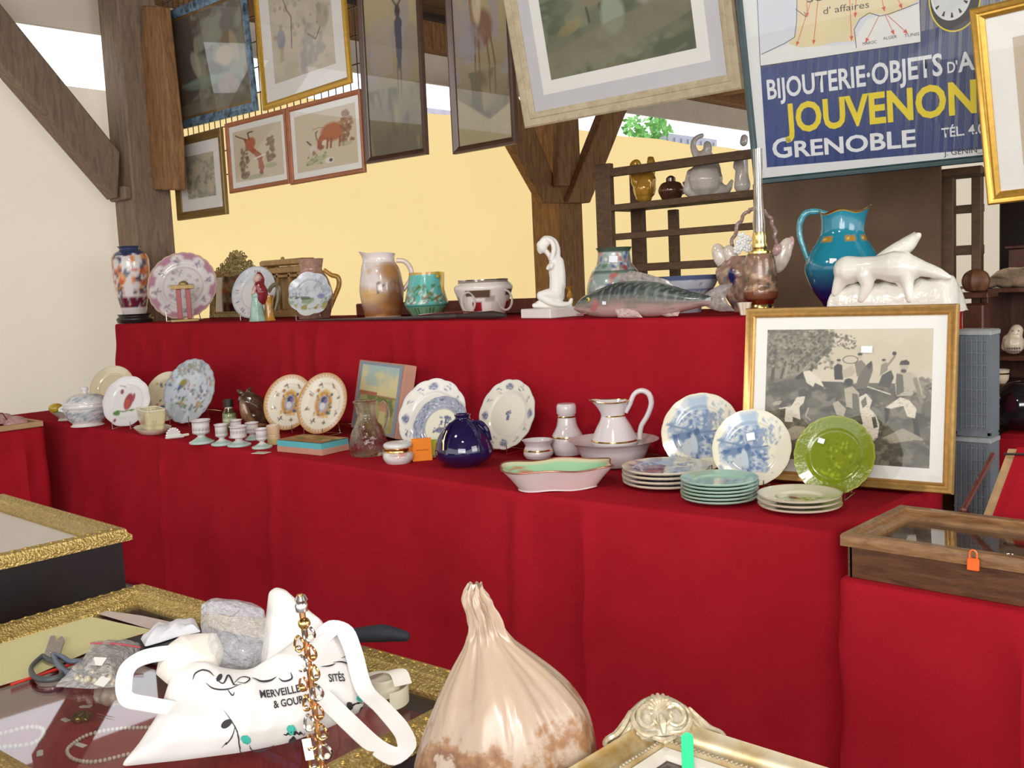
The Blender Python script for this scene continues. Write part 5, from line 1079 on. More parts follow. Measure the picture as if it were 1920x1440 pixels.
# blue bird plates
def bird_art(seed):
    A = Art(320, 320, '#e2dcc6'); B1, B2, B3 = '#98a8bc', '#72869f', '#566e94'
    A.poly([(.28, .95), (.56, .99), (.57, .55), (.7, .5), (.72, .2), (.45, .16), (.1, .3), (.1, .62)], '#aab6c2', .75)
    A.poly([(.3, .92), (.55, .96), (.55, .6), (.42, .58)], '#9fb1c6', .9); A.cloud(9, '#6d86ac', .48, .6, .8, seed, ((A.U > .08) & (A.U < .78) & (A.V > .14) & (A.V < .8)) * 1.0)
    A.dots(60, (.15, .55, .5, .78), (.01, .03), ['#c8d0d4', '#7d93b0', '#d8d8d0', '#6480a8'], seed, .8); A.dots(50, (.6, .55, .85, .9), (.008, .022), ['#8a9cb4', '#b4bec4', '#6a84ac'], seed + 1, .8)
    A.line([(.06, .58), (.25, .55), (.45, .5), (.7, .53)], .012, B2); A.ell(.27, .45, .13, .05, B2, .15); A.ell(.17, .44, .06, .03, B3, .4); A.ell(.36, .47, .05, .04, B3)
    A.ell(.46, .36, .065, .17, B2, .25); A.ell(.42, .36, .04, .13, '#b8c4cc', .25); A.ell(.44, .51, .04, .05, B3); A.poly([(.46, .24), (.52, .12), (.44, .2)], B3); A.dots(60, (.5, .18, .72, .5), (.01, .028), [B1, '#6c86b0', '#c8ced2', B3], seed + 2)
    A.line([(.2, .2), (.32, .16), (.42, .18)], .008, B2); A.line([(.34, .16), (.38, .1), (.44, .12)], .008, B2); A.line([(.14, .35), (.22, .3), (.28, .32)], .007, B2)
    A.ring(.5, .5, .36, .366, '#c8cac4', .5); A.ring(.5, .5, .485, .53, '#d8d0b4', .8); return A
BA1 = bird_art(4)
stand_plate(1315, 811, 142, 140, ZL, BA1, 'bird_plate', 'cream plate with a blue printed bird scene, the left and farther standing one', lean=21, stand='wire stand under the farther blue bird plate', scallop=(.01, 16), yawmax=.25)
o = stand_plate(1410, 840, 137, 137, ZL, BA1, 'bird_plate', 'cream plate with a blue printed bird scene, the nearer standing one with a price sticker', lean=21, stand='wire stand under the nearer blue bird plate', scallop=(.01, 16), yawmax=.2)
MB().box((-.004, .042, .024), (.032, .03, .002), rz=.2).build('price_tag', TAGM, o, smooth=False)
# green relief plate
A = plate_art('#74801a'); A.ring(.5, .5, .33, .345, '#6e7e14', .8); A.dots(90, (.4, .2, .8, .66), (.008, .025), ['#6a7a14', '#a0b030', '#5c6a10'], 5, .7); A.line([(.62, .3), (.66, .6), (.7, .82)], .02, '#6c7a16', .7); A.dots(50, (.2, .1, .6, .35), (.008, .022), ['#6a7a14', '#9cac2c'], 6, .6); A.line([(.42, .62), (.45, .4), (.6, .3), (.8, .42), (.9, .5)], .015, '#66741a', .7); A.ring(.5, .5, .485, .53, '#94982e', .8)
o = stand_plate(1565, 854, 145, 140, ZL, A, 'green_plate', 'olive green relief plate with a price sticker, on a wire stand before the hunting print', lean=21, stand='wire stand under the olive green plate', mat=GLAZE_R, yawmax=.3, scallop=(.02, 22))
MB().box((-.05, .05, .022), (.024, .019, .002), rz=-.25).build('price_tag', TAGM, o, smooth=False)
# stacks of plates
def stack(px, py, hw, hh, n, art, mat, labels, name, grp, dp=.09, sc_=(0, 0), gap=None, well=.62):
    sp = Spot(px, py, ZL, hw * .93); R = hw * sp.s; first = None; g_ = gap * sp.s
    for i in range(n):
        z = ZL + i * g_
        if first is None:
            o = plate_mesh(name, mat, R, art, 1, sc_, well, dp); first = o
        else:
            o = first.copy(); COL.objects.link(o)
        put(o, (sp.p[0] + .0015 * math.sin(i * 5), sp.p[1] + .001 * math.cos(i * 3), z), .5 + i * .0); tag(o, labels[i], 'plate', grp)
SA = bird_art(9); SA.ell(.35, .4, .14, .07, '#b49a94', .3, .8)
stack(1250, 924, 82, 16, 4, SA, GLAZE, ['cream plate at the bottom of the stack left of the mint green plates', 'cream plate second from the bottom of the stack left of the mint plates', 'cream plate second from the top of the stack left of the mint plates', 'cream plate with a blue bird scene, topmost of the stack left of the mint plates'], 'stacked_plate', 'stack of cream plates with blue bird scenes', .10, (.012, 18), 8.5)
MA = plate_art('#a0c8b4'); MA.dots(12, (.45, .4, .62, .56), (.02, .05), ['#c89a8e', '#b88a80', '#b4a89a'], 3); MA.dots(8, (.6, .5, .74, .62), (.02, .04), ['#5f7a94', '#7a94a0'], 4); MA.ring(.5, .5, .36, .366, '#7fae98', .6); MA.ring(.5, .5, .487, .53, '#c4d4c0', .8)
nth = ['bottom', 'second from the bottom', 'third from the bottom', 'third from the top', 'second from the top', 'top']
stack(1350, 953, 72, 14, 6, MA, GLAZE, ['mint green plate, %s of the stack of six' % q_ + ('' if i < 5 else ', showing pink fish') for i, q_ in enumerate(nth)], 'stacked_plate', 'stack of mint green plates', .12, (.008, 24), 6.6)
CA2 = plate_art('#dcd8c0'); CA2.ell(.44, .48, .05, .1, '#a8644c', .9); CA2.ell(.38, .52, .07, .03, '#8a5a40', .2); CA2.dots(26, (.2, .36, .42, .5), (.015, .035), ['#7a9a50', '#94ac64', '#a8b480'], 3, .8); CA2.dots(26, (.5, .36, .76, .52), (.015, .035), ['#7a9a48', '#a4b474', '#6a8a40'], 5, .8); CA2.ring(.5, .5, .485, .53, '#b8a888', .9); CA2.ring(.5, .5, .33, .336, '#c0b8a0', .5)
stack(1500, 971, 77, 15, 3, CA2, GLAZE, ['cream plate at the bottom of the stack of three at the table corner', 'cream plate in the middle of the stack of three at the table corner', 'cream plate with a brown bird among green leaves, top of the stack of three'], 'stacked_plate', 'stack of cream plates with leaves', .13, (0, 0), 9, .5)
# framed hunting print leaning on the raised tier
bl, br = atz(1393, 896, ZL), atz(1789, 929, ZL); bl[1] += .0
ex = br - bl; W = np.linalg.norm(ex); ex /= W; n_ = np.array([ex[1], -ex[0], 0])
s_ = proj(br)[2] / F; H = 357 * s_
A = Art(560, 460, '#cdc2aa'); V, U = A.V, A.U
def Q(*p): return [((p[i] - 178) / 1215, 1 - (p[i + 1] - 170) / 985) for i in range(0, len(p), 2)]
def qp(c, *p, a=1): A.poly(Q(*p), c, a)
def ql(c, w_, *p): A.line(Q(*p), w_ / 1215, c)
def qe(c, x, y, rx, ry, rot=0, a=1): (u, v), = Q(x, y); A.ell(u, v, rx / 1215, ry / 985, c, rot, a, .25)
DK, MD, LT, WH = '#38362f', '#6e6959', '#b3a993', '#d8cfbb'
A.cloud(5, '#c2b69c', .45, .65, .6, 3)
qp('#6a6555', 170, 560, 420, 520, 620, 560, 760, 560, 900, 600, 1100, 600, 1330, 560, 1400, 560, 1400, 1170, 170, 1170); A.cloud(9, '#45423a', .42, .6, .85, 5, (V < .6) * 1.0); A.cloud(16, '#8f8876', .55, .65, .6, 9, (V < .56) * 1.0)
qp('#7d7764', 185, 170, 640, 170, 700, 250, 660, 330, 600, 370, 560, 420, 480, 520, 170, 600, a=.85); A.cloud(12, '#5a5547', .45, .6, .8, 13, ((U < .34) & (V > .55)) * 1.0)
for p in ((14, 230, 560, 250, 300), (10, 300, 540, 330, 420), (9, 430, 490, 445, 330), (18, 500, 520, 560, 420, 640, 330), (7, 380, 470, 370, 330)): ql('#4b473b', *p)
ql('#a59c86', 6, 330, 540, 350, 440); ql('#a59c86', 7, 470, 480, 540, 400)
A.dots(700, (0, .7, .42, 1), (.004, .014), ['#57523f', '#6f6a5a', '#8a8370', '#49463b', '#a0977f'], 6, .8, .6); A.dots(160, (.36, .84, .56, .97), (.003, .010), ['#6f6a5a', '#8a8472', '#57523f'], 7, .85, .5, lambda u, v: abs(v - .93 + (u - .36) * .2) < .05); ql('#6a6453', 4, 600, 250, 700, 225, 850, 262)
qp(DK, 700, 450, 730, 425, 762, 440, 772, 545, 708, 545); qe(LT, 735, 412, 14, 16); qe(DK, 735, 401, 16, 9); qp(LT, 760, 480, 830, 440, 862, 480, 832, 522, 772, 530)
qp('#7d7664', 850, 420, 900, 398, 930, 430, 922, 480, 872, 522); qe(LT, 888, 372, 17, 19); qe(DK, 888, 356, 19, 10)
for k in range(24):
    a = k * 6.283 / 24; b_ = a + .27; ql('#57523f', 4, 820 + 54 * math.cos(a), 397 + 28 * math.sin(a), 820 + 54 * math.cos(b_), 397 + 28 * math.sin(b_))
qp('#6b6654', 862, 610, 880, 520, 930, 440, 970, 402, 984, 470, 945, 605); qp('#48453b', 935, 440, 972, 402, 982, 440, 955, 470)
qp('#8a8270', 1040, 430, 1082, 412, 1088, 470, 1032, 512); ql('#8a8270', 9, 1082, 440, 1132, 372); qe(DK, 1130, 350, 15, 15); qe(LT, 1060, 408, 13, 15); qe(DK, 1058, 397, 15, 8); qp('#4c4a40', 1022, 585, 1048, 505, 1110, 468, 1132, 520, 1104, 598)
A.dots(70, (.9, .5, 1, .64), (.008, .018), ['#8a8270', '#a79e89', '#6b665a'], 3, .7)
qp('#b3aa94', 1150, 490, 1240, 478, 1300, 520, 1332, 640, 1308, 655, 1272, 600, 1262, 645, 1150, 655, 1140, 560); qp('#6a6555', 1148, 492, 1192, 500, 1204, 620, 1150, 655); ql('#8a8270', 16, 1275, 530, 1325, 690); qe(LT, 1198, 445, 28, 34); qe('#4f4b40', 1196, 474, 20, 14); qp(DK, 1164, 432, 1176, 402, 1214, 394, 1236, 410, 1232, 432)
qp(WH, 1080, 735, 1180, 660, 1242, 680, 1292, 740, 1284, 806, 1232, 795, 1202, 722, 1104, 748); qp(DK, 1074, 740, 1112, 742, 1102, 830, 1080, 855); qp(DK, 1268, 805, 1300, 805, 1332, 972, 1288, 960); ql(WH, 5, 950, 592, 1110, 642)
qe(DK, 812, 560, 34, 26, .3); qp(LT, 782, 610, 840, 590, 892, 640, 872, 760, 800, 740); qp(MD, 840, 640, 880, 650, 900, 800, 850, 820)
qp(WH, 890, 670, 940, 640, 985, 690, 968, 748, 1010, 790, 1042, 860, 1030, 960, 985, 1000, 1004, 1032, 960, 1042, 912, 985, 890, 905, 925, 860, 900, 770); qp('#4f4b40', 985, 812, 1012, 802, 1030, 880, 1002, 892); qp(MD, 905, 700, 940, 660, 950, 720, 920, 750)
qp(WH, 290, 772, 390, 750, 430, 682, 492, 675, 482, 722, 450, 762, 462, 852, 400, 832, 402, 872, 342, 872, 332, 802); qp(LT, 238, 738, 260, 722, 312, 714, 300, 742, 250, 752); qp('#4f4b40', 300, 778, 345, 770, 340, 840, 310, 850)
qp(WH, 470, 490, 520, 480, 600, 540, 632, 602, 562, 572, 552, 604, 500, 572); qp(DK, 408, 535, 470, 488, 482, 545, 420, 552); ql(LT, 5, 520, 760, 500, 820, 535, 850)
qp(LT, 345, 940, 420, 900, 500, 905, 480, 980, 400, 1010); qp(LT, 700, 720, 740, 700, 800, 760, 780, 830, 730, 800)
qp('#a39b86', 1060, 960, 1200, 880, 1332, 940, 1382, 1010, 1250, 965, 1120, 995); A.cloud(14, '#4d493c', .45, .6, .8, 31, ((V < .2) & (U > .3)) * 1.0)
g = np.random.RandomState(17)
for k in range(1900):
    x, y = g.uniform(180, 1390), g.uniform(430, 1150); 
    if y < 560 and x > 480 and g.rand() < .93: continue
    a = g.uniform(-.5, .5) + (1.2 if x < 600 and y < 600 else 0); L_ = g.uniform(6, 20); A.line(Q(x, y, x + L_ * math.cos(a), y + L_ * math.sin(a)), g.uniform(.8, 1.8) / 1215, [DK, '#565142', '#9c937e', '#4a463b', '#7d7664'][k % 5], .7)
GOLDW = plain('gold_moulding', (.55, .32, .10), .35, .55, .15, 40)
ln = math.radians(8); ey = np.array([0, 0, 1]) * math.cos(ln) - n_ * math.sin(ln); bl[2] = ZL + .004
t = rect_frame('hunting_print', 'large framed black and white hunting engraving with a sticker, leaning against the raised tier', 'picture', bl, ex, ey, W, H, 20 * s_, HOLLOW, GOLDW, border=27 * s_, art=A, res=(330, 280))
x2 = W * .10; MB().box((x2, -.0125, H * .76), (.042, .0008, .026), M=Matrix.Rotation(.0, 4, 'X')).build('price_tag', TAGM, t, smooth=False)
# ------------------------------------------------------------------ foreground tables and glass topped cases
ZT = .68
board('display_table', 'trestle table in the foreground under the open gilt case and the brown bag', -2.70, -.15, .48, 1.44, ZT)
board('display_table', 'trestle table at the left under the black case with the gilt lid', -4.1, -2.74, .5, 1.44, ZT)
ORN = carved('carved_gilt', (.34, .23, .06), (.62, .45, .16), 150, .6, .4, .5)
GPL = plain('gilt_wood', (.56, .38, .10), .36, .7, .18, 50)
REDV = plain('red_velvet', (.34, .02, .03), .9, 0, .12, 30)
GLT = pane_mat('case_glass', 1.1)
def case(name, label, P0, ang, W, D, ztop, zbot, mw, mat, side, prof, lining, relief=None, zl=None, pane=None):
    ex = np.array([math.cos(ang), math.sin(ang), 0]); ey = np.array([-math.sin(ang), math.cos(ang), 0]); th = max(h for _, h in prof)
    base = ztop - th
    t = rect_frame(name, label, 'display case', (P0[0], P0[1], base), ex, ey, W, D, mw, prof, mat, glass=False, back=False)
    x = W / 2 - mw; z = D - 2 * mw
    h = base - zbot; wl = .012; e = mw * .35       # walls of the box (local y points down)
    b = MB()
    for cx, cz, sx, sz in ((-W / 2 + e, D / 2, wl, D - 2 * e + wl), (W / 2 - e, D / 2, wl, D - 2 * e + wl), (0, e, W - 2 * e, wl), (0, D - e, W - 2 * e, wl)): b.box((cx, h / 2, cz), (sx, h, sz))
    b.build('case_side', side, t, smooth=False)
    zl = zl if zl is not None else zbot + .012
    MB().box((0, base - zl + .004, D / 2), (W - 2 * e - wl, .008, D - 2 * e - wl)).build('lining', lining, t, smooth=False)
    MB().box((0, -.006, D / 2), (2 * x + .01, .003, z + .01)).build('glass_pane', pane or GLT, t, smooth=False)
    if relief:
        b = MB(); rr, off, step, hh = relief
        def run(p, q):
            p = np.array(p); q = np.array(q); L = np.linalg.norm(q - p); n = int(L / step)
            for i in range(n):
                c = p + (q - p) * (i + .5) / n; b.ball((c[0], -hh, c[1]), (rr * (1.3 if abs(q[0] - p[0]) > .1 else .8), rr * .7, rr * (.8 if abs(q[0] - p[0]) > .1 else 1.3)), 8)
        o_ = off; run((-W / 2 + o_, o_), (W / 2 - o_, o_)); run((-W / 2 + o_, D - o_), (W / 2 - o_, D - o_)); run((-W / 2 + o_, o_), (-W / 2 + o_, D - o_)); run((W / 2 - o_, o_), (W / 2 - o_, D - o_))
        b.build('relief_ornament', GPL, t)
    return t
EGG = [(0, 0), (0, .016), (.10, .022), (.16, .036), (.40, .040), (.52, .034), (.60, .034), (.66, .028), (.92, .018), (1, .012), (1, 0)]
a_ = math.radians(4)
A0 = atz(270, 1088, .80); P0 = A0 - .80 * np.array([-math.sin(a_), math.cos(a_), 0])
case('gilt_case', 'gilt framed glass topped case holding jewellery, with the tote bag on top', P0, a_, 1.345, .80, .80, ZT, .085, ORN, plain('dark_case_side', (.03, .018, .02), .5), EGG, REDV, relief=(.0075, .026, .034, .037))
C_ = atz(247, 988, .90)
CREAML = plain('cream_lining', (.66, .58, .54), .9, 0, .05, 20)
case('gilt_case', 'black sided case with gilt lid and pale lining, behind the scissors at the left', (C_[0] - 1.0, C_[1] - .72), 0, 1.0, .72, .90, ZT, .085, ORN, plain('black_case_side', (.012, .008, .008), .35, 0, .1, 10), EGG, CREAML, relief=(.0075, .03, .036, .037), zl=.86)
# right: wooden case on its own red clothed table
G_ = atz(1575, 1000, .83); ZR = .70
drape([(G_[0] - .008, 3.16), (G_[0] - .008, G_[1] - .02), (.35, G_[1] - .02), (.35, 3.16)], ZR - .0012, ZF + .015, lambda p: (max(G_[0] - .01, min(.33, p[0])), 3.16), 31, .02, ('red tablecloth at the right under the wooden glass topped case', 'tablecloth'), folds=.8, calm=.55)
WAL = wood('walnut_case', (.055, .020, .008), (.16, .065, .026), .4, (1.2, 8, 8), .15)
WL2 = wood('walnut_lid', (.14, .06, .02), (.36, .19, .075), .35, (2, 9, 9), .3)
WPR = [(0, 0), (0, .030), (.06, .036), (.5, .036), (.56, .030), (.62, .030), (.75, .022), (1, .016), (1, 0)]
case('wooden_case', 'dark wooden glass topped display case with an orange padlock, at the right edge', (G_[0], G_[1]), 0, 1.05, .43, .83, ZR + .001, .062, WL2, WAL, WPR, plain('plum_lining', (.20, .012, .02), .9, 0, .1, 20))
p = aty(1825, 1050, G_[1] - .012); OR = plain('orange_enamel', (.90, .16, .03), .35, 0, .05, 10)
t = thing('padlock', 'small orange padlock hanging on the front of the wooden case', 'padlock', (p[0], G_[1] - .013, p[2] - .012))
MB().box((0, 0, .0), (.030, .011, .034), bev=.003).build('body', OR, t)
MB().tube([(-.009, 0, .016), (-.009, 0, .03), (-.004, 0, .038), (.004, 0, .038), (.009, 0, .03), (.009, 0, .016)], .0025, 8, 16).build('shackle', OR, t)
zi = ZR + .014
def inside(name, label, cat, px, py, w, d, mat, rz=0, h=.002, z=zi, zz=.83): 
    q = atz(px, py, z + .06); o = MB().box((0, 0, h / 2), (w, d, h)).build(name, mat, smooth=False); put(o, (q[0], q[1], z), rz); return tag(o, label, cat)
inside('white_card', 'white card lying inside the wooden case at its left end', 'card', 1735, 990, .17, .10, PAPER, .1)
inside('white_card', 'white card lying inside the wooden case at its right end beside the watch', 'card', 1912, 1000, .08, .12, PAPER, .05)
o = inside('wooden_slip', 'thin pale wooden slip lying inside the wooden case', 'slip', 1840, 996, .006, .13, PALEW, .75, .004)
o = inside('case_divider', 'wooden divider standing inside the wooden case beside the left card', 'divider', 1792, 1002, .016, .24, WL2, 0, .045)
for px, py, lb in ((1740, 1003, 'tangled silver trinket lying on the left card in the wooden case'), (1893, 1014, 'silver bracelet lying at the right in the wooden case')):
    q = atz(px, py, zi + .06); b = MB(); rnd = random.Random(px)
    for i in range(5): b.tube([(.028 * math.cos(a) * (1 - .1 * i), .02 * math.sin(a), .006 + .004 * i + .003 * math.sin(3 * a)) for a in np.linspace(0, 6.28, 22)], .0035, 6)
    o = b.build('silver_trinket', CHROME); put(o, (q[0], q[1], zi + .001), .3); tag(o, lb, 'jewellery')
# near right: ornate case corner
K = atz(1226, 1334, .90); K[0] += .006; OLD = carved('aged_gilt_plaster', (.34, .29, .20), (.60, .55, .42), 70, .15, .45, .35)
t_ = NT('aged_gilt_hollow'); f = t_.noise(9, 5, .6); cgl = t_.ramp(f, [(.35, (.36, .22, .05)), (.55, (.58, .48, .30)), (.75, (.66, .62, .52))]); HOLG = t_.end(t_.pbr(cgl, .32, .35, .5, .2))
ORNP = [(0, 0), (0, .035), (.05, .046), (.12, .048), (.20, .040), (.30, .037), (.55, .022), (.74, .020), (.78, .027), (.84, .027), (.87, .022), (1, .014), (1, 0)]
tk = case('ornate_case', 'pale gilt ornate glass topped case with a shell ornament at its corner', (K[0], K[1] - .78), 0, 1.0, .78, .90, ZT, .044, HOLG, plain('dark_case_side', 1), ORNP, plain('coral_lining', (.60, .06, .07), .8, 0, .1, 20), zl=.80)
WHB = plain('white_sight_edge', (.72, .68, .58), .45, 0, .05, 20)
W, D, mw = 1.0, .78, .044
b = MB()
for d0, d1, hh in ((.99 * mw, 1.0 * mw + .012, .020),):
    v = []
    for d, h_ in ((d0, .008), (d0, hh), (d1, hh - .004), (d1, .006)): v += [(-W / 2 + d, -h_, d), (W / 2 - d, -h_, d), (W / 2 - d, -h_, D - d), (-W / 2 + d, -h_, D - d)]
    b.add(v, [(4 * j + i, 4 * j + (i + 1) % 4, 4 * ((j + 1) % 4) + (i + 1) % 4, 4 * ((j + 1) % 4) + i) for j in range(4) for i in range(4)])
b.build('sight_edge', WHB, tk, smooth=False)
b = MB(); dd = mw * .83
for (p, q) in (((-W / 2 + dd, dd), (-W / 2 + dd, D - dd)), ((-W / 2 + dd, D - dd), (W / 2 - dd, D - dd))):
    n = int(math.hypot(q[0] - p[0], q[1] - p[1]) / .008)
    for i in range(n): b.ball((p[0] + (q[0] - p[0]) * i / n, -.0275, p[1] + (q[1] - p[1]) * i / n), .0032, 6)
b.build('beading', plain('dull_bead_gilt', (.42, .36, .26), .4, .4, .2, 60), tk)
# corner cartouche: a domed shell plaque with scrolls and leaves, set across the mitre and rising outward
_o = np.array([-1, 1, 0]) / math.sqrt(2); _l = np.array([1, 1, 0]) / math.sqrt(2); _u = _o * math.cos(.75) + np.array([0, 0, 1]) * math.sin(.75); _n = np.cross(_l, _u)
_c = np.array([K[0] + .030, K[1] - .030, .888]); _inv = tk.matrix_world.inverted()
def CT(x, y, z):
    w_ = _c + _l * x + _u * y + _n * z; v = _inv @ Vector([float(k) for k in w_]); return (v.x, v.y, v.z)
b = MB(); dome = [(-.088, -.012), (-.070, .006), (-.058, .022), (-.042, .040), (-.022, .054), (0, .059), (.022, .054), (.042, .040), (.058, .022), (.070, .006), (.088, -.012), (.05, -.018), (0, -.012), (-.05, -.018)]
D_ = cr(dome + dome[:1], 84)[:-1]; n_d = len(D_); vs = []; cc = np.array([0, .018])
for r, h_ in ((1, -.012), (1, .002), (.92, .008), (.7, .011), (.4, .013), (.1, .014)):
    for p in D_: q_ = cc + (p - cc) * r; vs.append(CT(q_[0], q_[1], h_))
b.add(vs, [(r * n_d + i, r * n_d + (i + 1) % n_d, (r + 1) * n_d + (i + 1) % n_d, (r + 1) * n_d + i) for r in range(5) for i in range(n_d)] + [tuple(5 * n_d + i for i in range(n_d)), tuple(range(n_d - 1, -1, -1))])
b.build('corner_cartouche', OLD, tk); b = MB()
for i in range(9):
    a = math.radians(-72 + i * 18); b.tube([CT(.006 * math.sin(a), .026 + .006 * math.cos(a), .013), CT(.018 * math.sin(a), .026 + .018 * math.cos(a), .019), CT(.027 * math.sin(a), .026 + .029 * math.cos(a), .013)], [.0015, .0042, .0028], 6, 8)
for s_ in (-1, 1):
    b.tube([CT(s_ * (.020 + (.020 - .013 * u) * math.cos(2.2 - u * 6.5)), .016 + (.022 - .014 * u) * math.sin(2.2 - u * 6.5), .016) for u in np.linspace(0, 1, 28)], [.0045, .0035, .0025], 6)
    b.tube([CT(s_ * .010, -.008, .014), CT(s_ * .028, -.010, .016), CT(s_ * .042, .004, .016), CT(s_ * .044, .022, .014), CT(s_ * .034, .036, .012)], [.003, .0048, .004, .0025], 6, 16)
    b.tube([CT(s_ * .046, .030, .010), CT(s_ * .058, .012, .013), CT(s_ * .072, -.004, .012), CT(s_ * .088, -.012, .010), CT(s_ * .092, -.020, .010), CT(s_ * .082, -.024, .010)], [.004, .006, .005, .003], 6, 18)
    b.tube([CT(s_ * .048, .012, .012), CT(s_ * .058, -.004, .012), CT(s_ * .074, -.018, .010)], [.003, .005, .003], 6, 10); b.tube([CT(s_ * .006, .004, .014), CT(s_ * .014, .012, .018), CT(s_ * .012, .022, .016)], [.002, .004, .002], 6, 8)
b.tube([CT(0, -.010, .014), CT(0, .006, .019), CT(0, .022, .015)], [.003, .0062, .003], 8, 10); b.tube([CT(-.018, -.014, .013), CT(0, -.020, .015), CT(.018, -.014, .013)], [.003, .005, .003], 6, 8); b.ball(CT(0, -.022, .014), .005, 8)
b.build('cartouche_scrolls', carved('silvered_gilt', (.42, .33, .18), (.66, .58, .42), 90, .3, .35, .2), tk)
# things lying inside the ornate case
zc = .801
def lay(name, label, cat, px, py, z, mb, mat, rz=0, smooth=True):
    q = atz(px, py, z); o = mb.build(name, mat, smooth=smooth); put(o, (q[0], q[1], z), rz); return tag(o, label, cat)
q_ = atz(1290, 1438, .872); o = MB().box((0, 0, .028), (.018, .0015, .056), bev=.0007).ball((0, 0, .055), (.009, .0008, .009), 14).build('green_tag', plain('green_card_tag', (.02, .62, .25), .6, 0, .03, 5)); put(o, (q_[0], q_[1], .8615), .75); tag(o, 'bright green paper tag standing on the glass of the ornate case', 'tag')
lay('red_box', 'shiny red flat box inside the ornate case, left of the green tag', 'box', 1236, 1434, zc, MB().box((0, 0, .012), (.10, .07, .024), bev=.003), plain('red_gloss', (.75, .05, .03), .2, 0, .05, 5, coat=.4), .4)
lay('gilt_earring', 'small gilt earring lying inside the ornate case beside the green tag', 'jewellery', 1272, 1430, zc, MB().tube([(.012 * math.cos(a), 0.0, .015 + .012 * math.sin(a)) for a in np.linspace(0, 6.28, 16)], .002, 6), BRASS, .5)
# ------------------------------------------------------------------ inside the open gilt case
zi = ZT + .0125; zg = .80 - .0305      # lining level, top of the glass
def necklace(label, px, zz, r=.0042):
    P = cr([atz(x, y, zz + r) for x, y in px], 400); d = np.concatenate([[0], np.cumsum(np.linalg.norm(P[1:] - P[:-1], axis=1))]); n = int(d[-1] / (2 * r)); b = MB()
    o0 = P[0].copy(); o0[2] = zz
    for s in np.linspace(0, d[-1], n):
        c = np.array([np.interp(s, d, P[:, k]) for k in range(3)]) - o0; b.ball(c, r, 8)
    o = b.build('pearl_necklace', plain('ivory_beads', (.74, .68, .54), .3, 0, .08, 90)); put(o, tuple(o0)); return tag(o, label, 'necklace')
necklace('ivory bead necklace looped inside the gilt case, between the brooch and the tote bag', [(330, 1366), (280, 1364), (215, 1367), (165, 1378), (135, 1396), (126, 1410), (140, 1424), (180, 1428), (240, 1414), (300, 1400)], zi)
necklace('ivory bead necklace inside the gilt case, at the near left corner', [(-40, 1382), (10, 1374), (50, 1364), (78, 1366), (80, 1380), (60, 1394), (20, 1400), (-40, 1404)], zi, .005)
b = MB()
for a in np.linspace(0, 6.28, 7)[:-1]: b.ball((.016 * math.cos(a), .013 * math.sin(a), .008), (.010, .009, .007), 8)
b.ball((0, 0, .012), .009, 8); lay('brooch', 'small olive gilt flower brooch inside the gilt case', 'brooch', 153, 1350, zi, b, carved('old_bronze', (.10, .08, .02), (.40, .30, .08), 120, .7, .35))
for x, y, w_, r_, lb in ((122, 1350, .026, .1, 'small white tag beside the gilt brooch in the gilt case'), (150, 1397, .034, .2, 'small white tag lying inside the larger bead necklace loop'), (160, 1325, .03, .7, 'small white tag below the shell near the brooch'), (75, 1412, .03, -.4, 'small white tag beside the near left bead necklace')):
    lay('jewel_tag', lb, 'tag', x, y, zi, MB().prism([(-w_ / 2, 0), (-w_ / 3, .006), (w_ / 2, .006), (w_ / 2, -.006), (-w_ / 3, -.006)], 0, .001) if False else MB().add([(-w_ / 2, 0, .001), (-w_ / 3, .006, .001), (w_ / 2, .006, .001), (w_ / 2, -.006, .001), (-w_ / 3, -.006, .001), (-w_ / 2, 0, 0), (-w_ / 3, .006, 0), (w_ / 2, .006, 0), (w_ / 2, -.006, 0), (-w_ / 3, -.006, 0)], [(0, 1, 2, 3, 4), (9, 8, 7, 6, 5), (0, 5, 6, 1), (1, 6, 7, 2), (2, 7, 8, 3), (3, 8, 9, 4), (4, 9, 5, 0)]), PAPER, r_, smooth=False)
# shells / ivory at the left of the tote
b = MB()
b.grid(lambda u, v: ((.045 + .004 * math.sin(u * 60)) * math.sin(PI * v) * math.cos(2 * PI * u), (.030 + .003 * math.sin(u * 60)) * math.sin(PI * v) * math.sin(2 * PI * u), .026 - .026 * math.cos(PI * v)), 60, 16, closeu=True)
lay('ribbed_shell', 'ribbed cream shell in the gilt case under the tote bag strap', 'shell', 212, 1322, zi, b, plain('shell_cream', (.62, .52, .42), .4, 0, .15, 30), .3)
b = MB().tube([(.05 * math.cos(a), .035 * math.sin(a), .012) for a in np.linspace(0, 6.28, 30)], .008, 8); lay('red_bangle', 'dark red bangle in the gilt case below the scissors', 'bangle', 88, 1290, zi, b, plain('garnet_plastic', (.22, .01, .03), .2), .2)
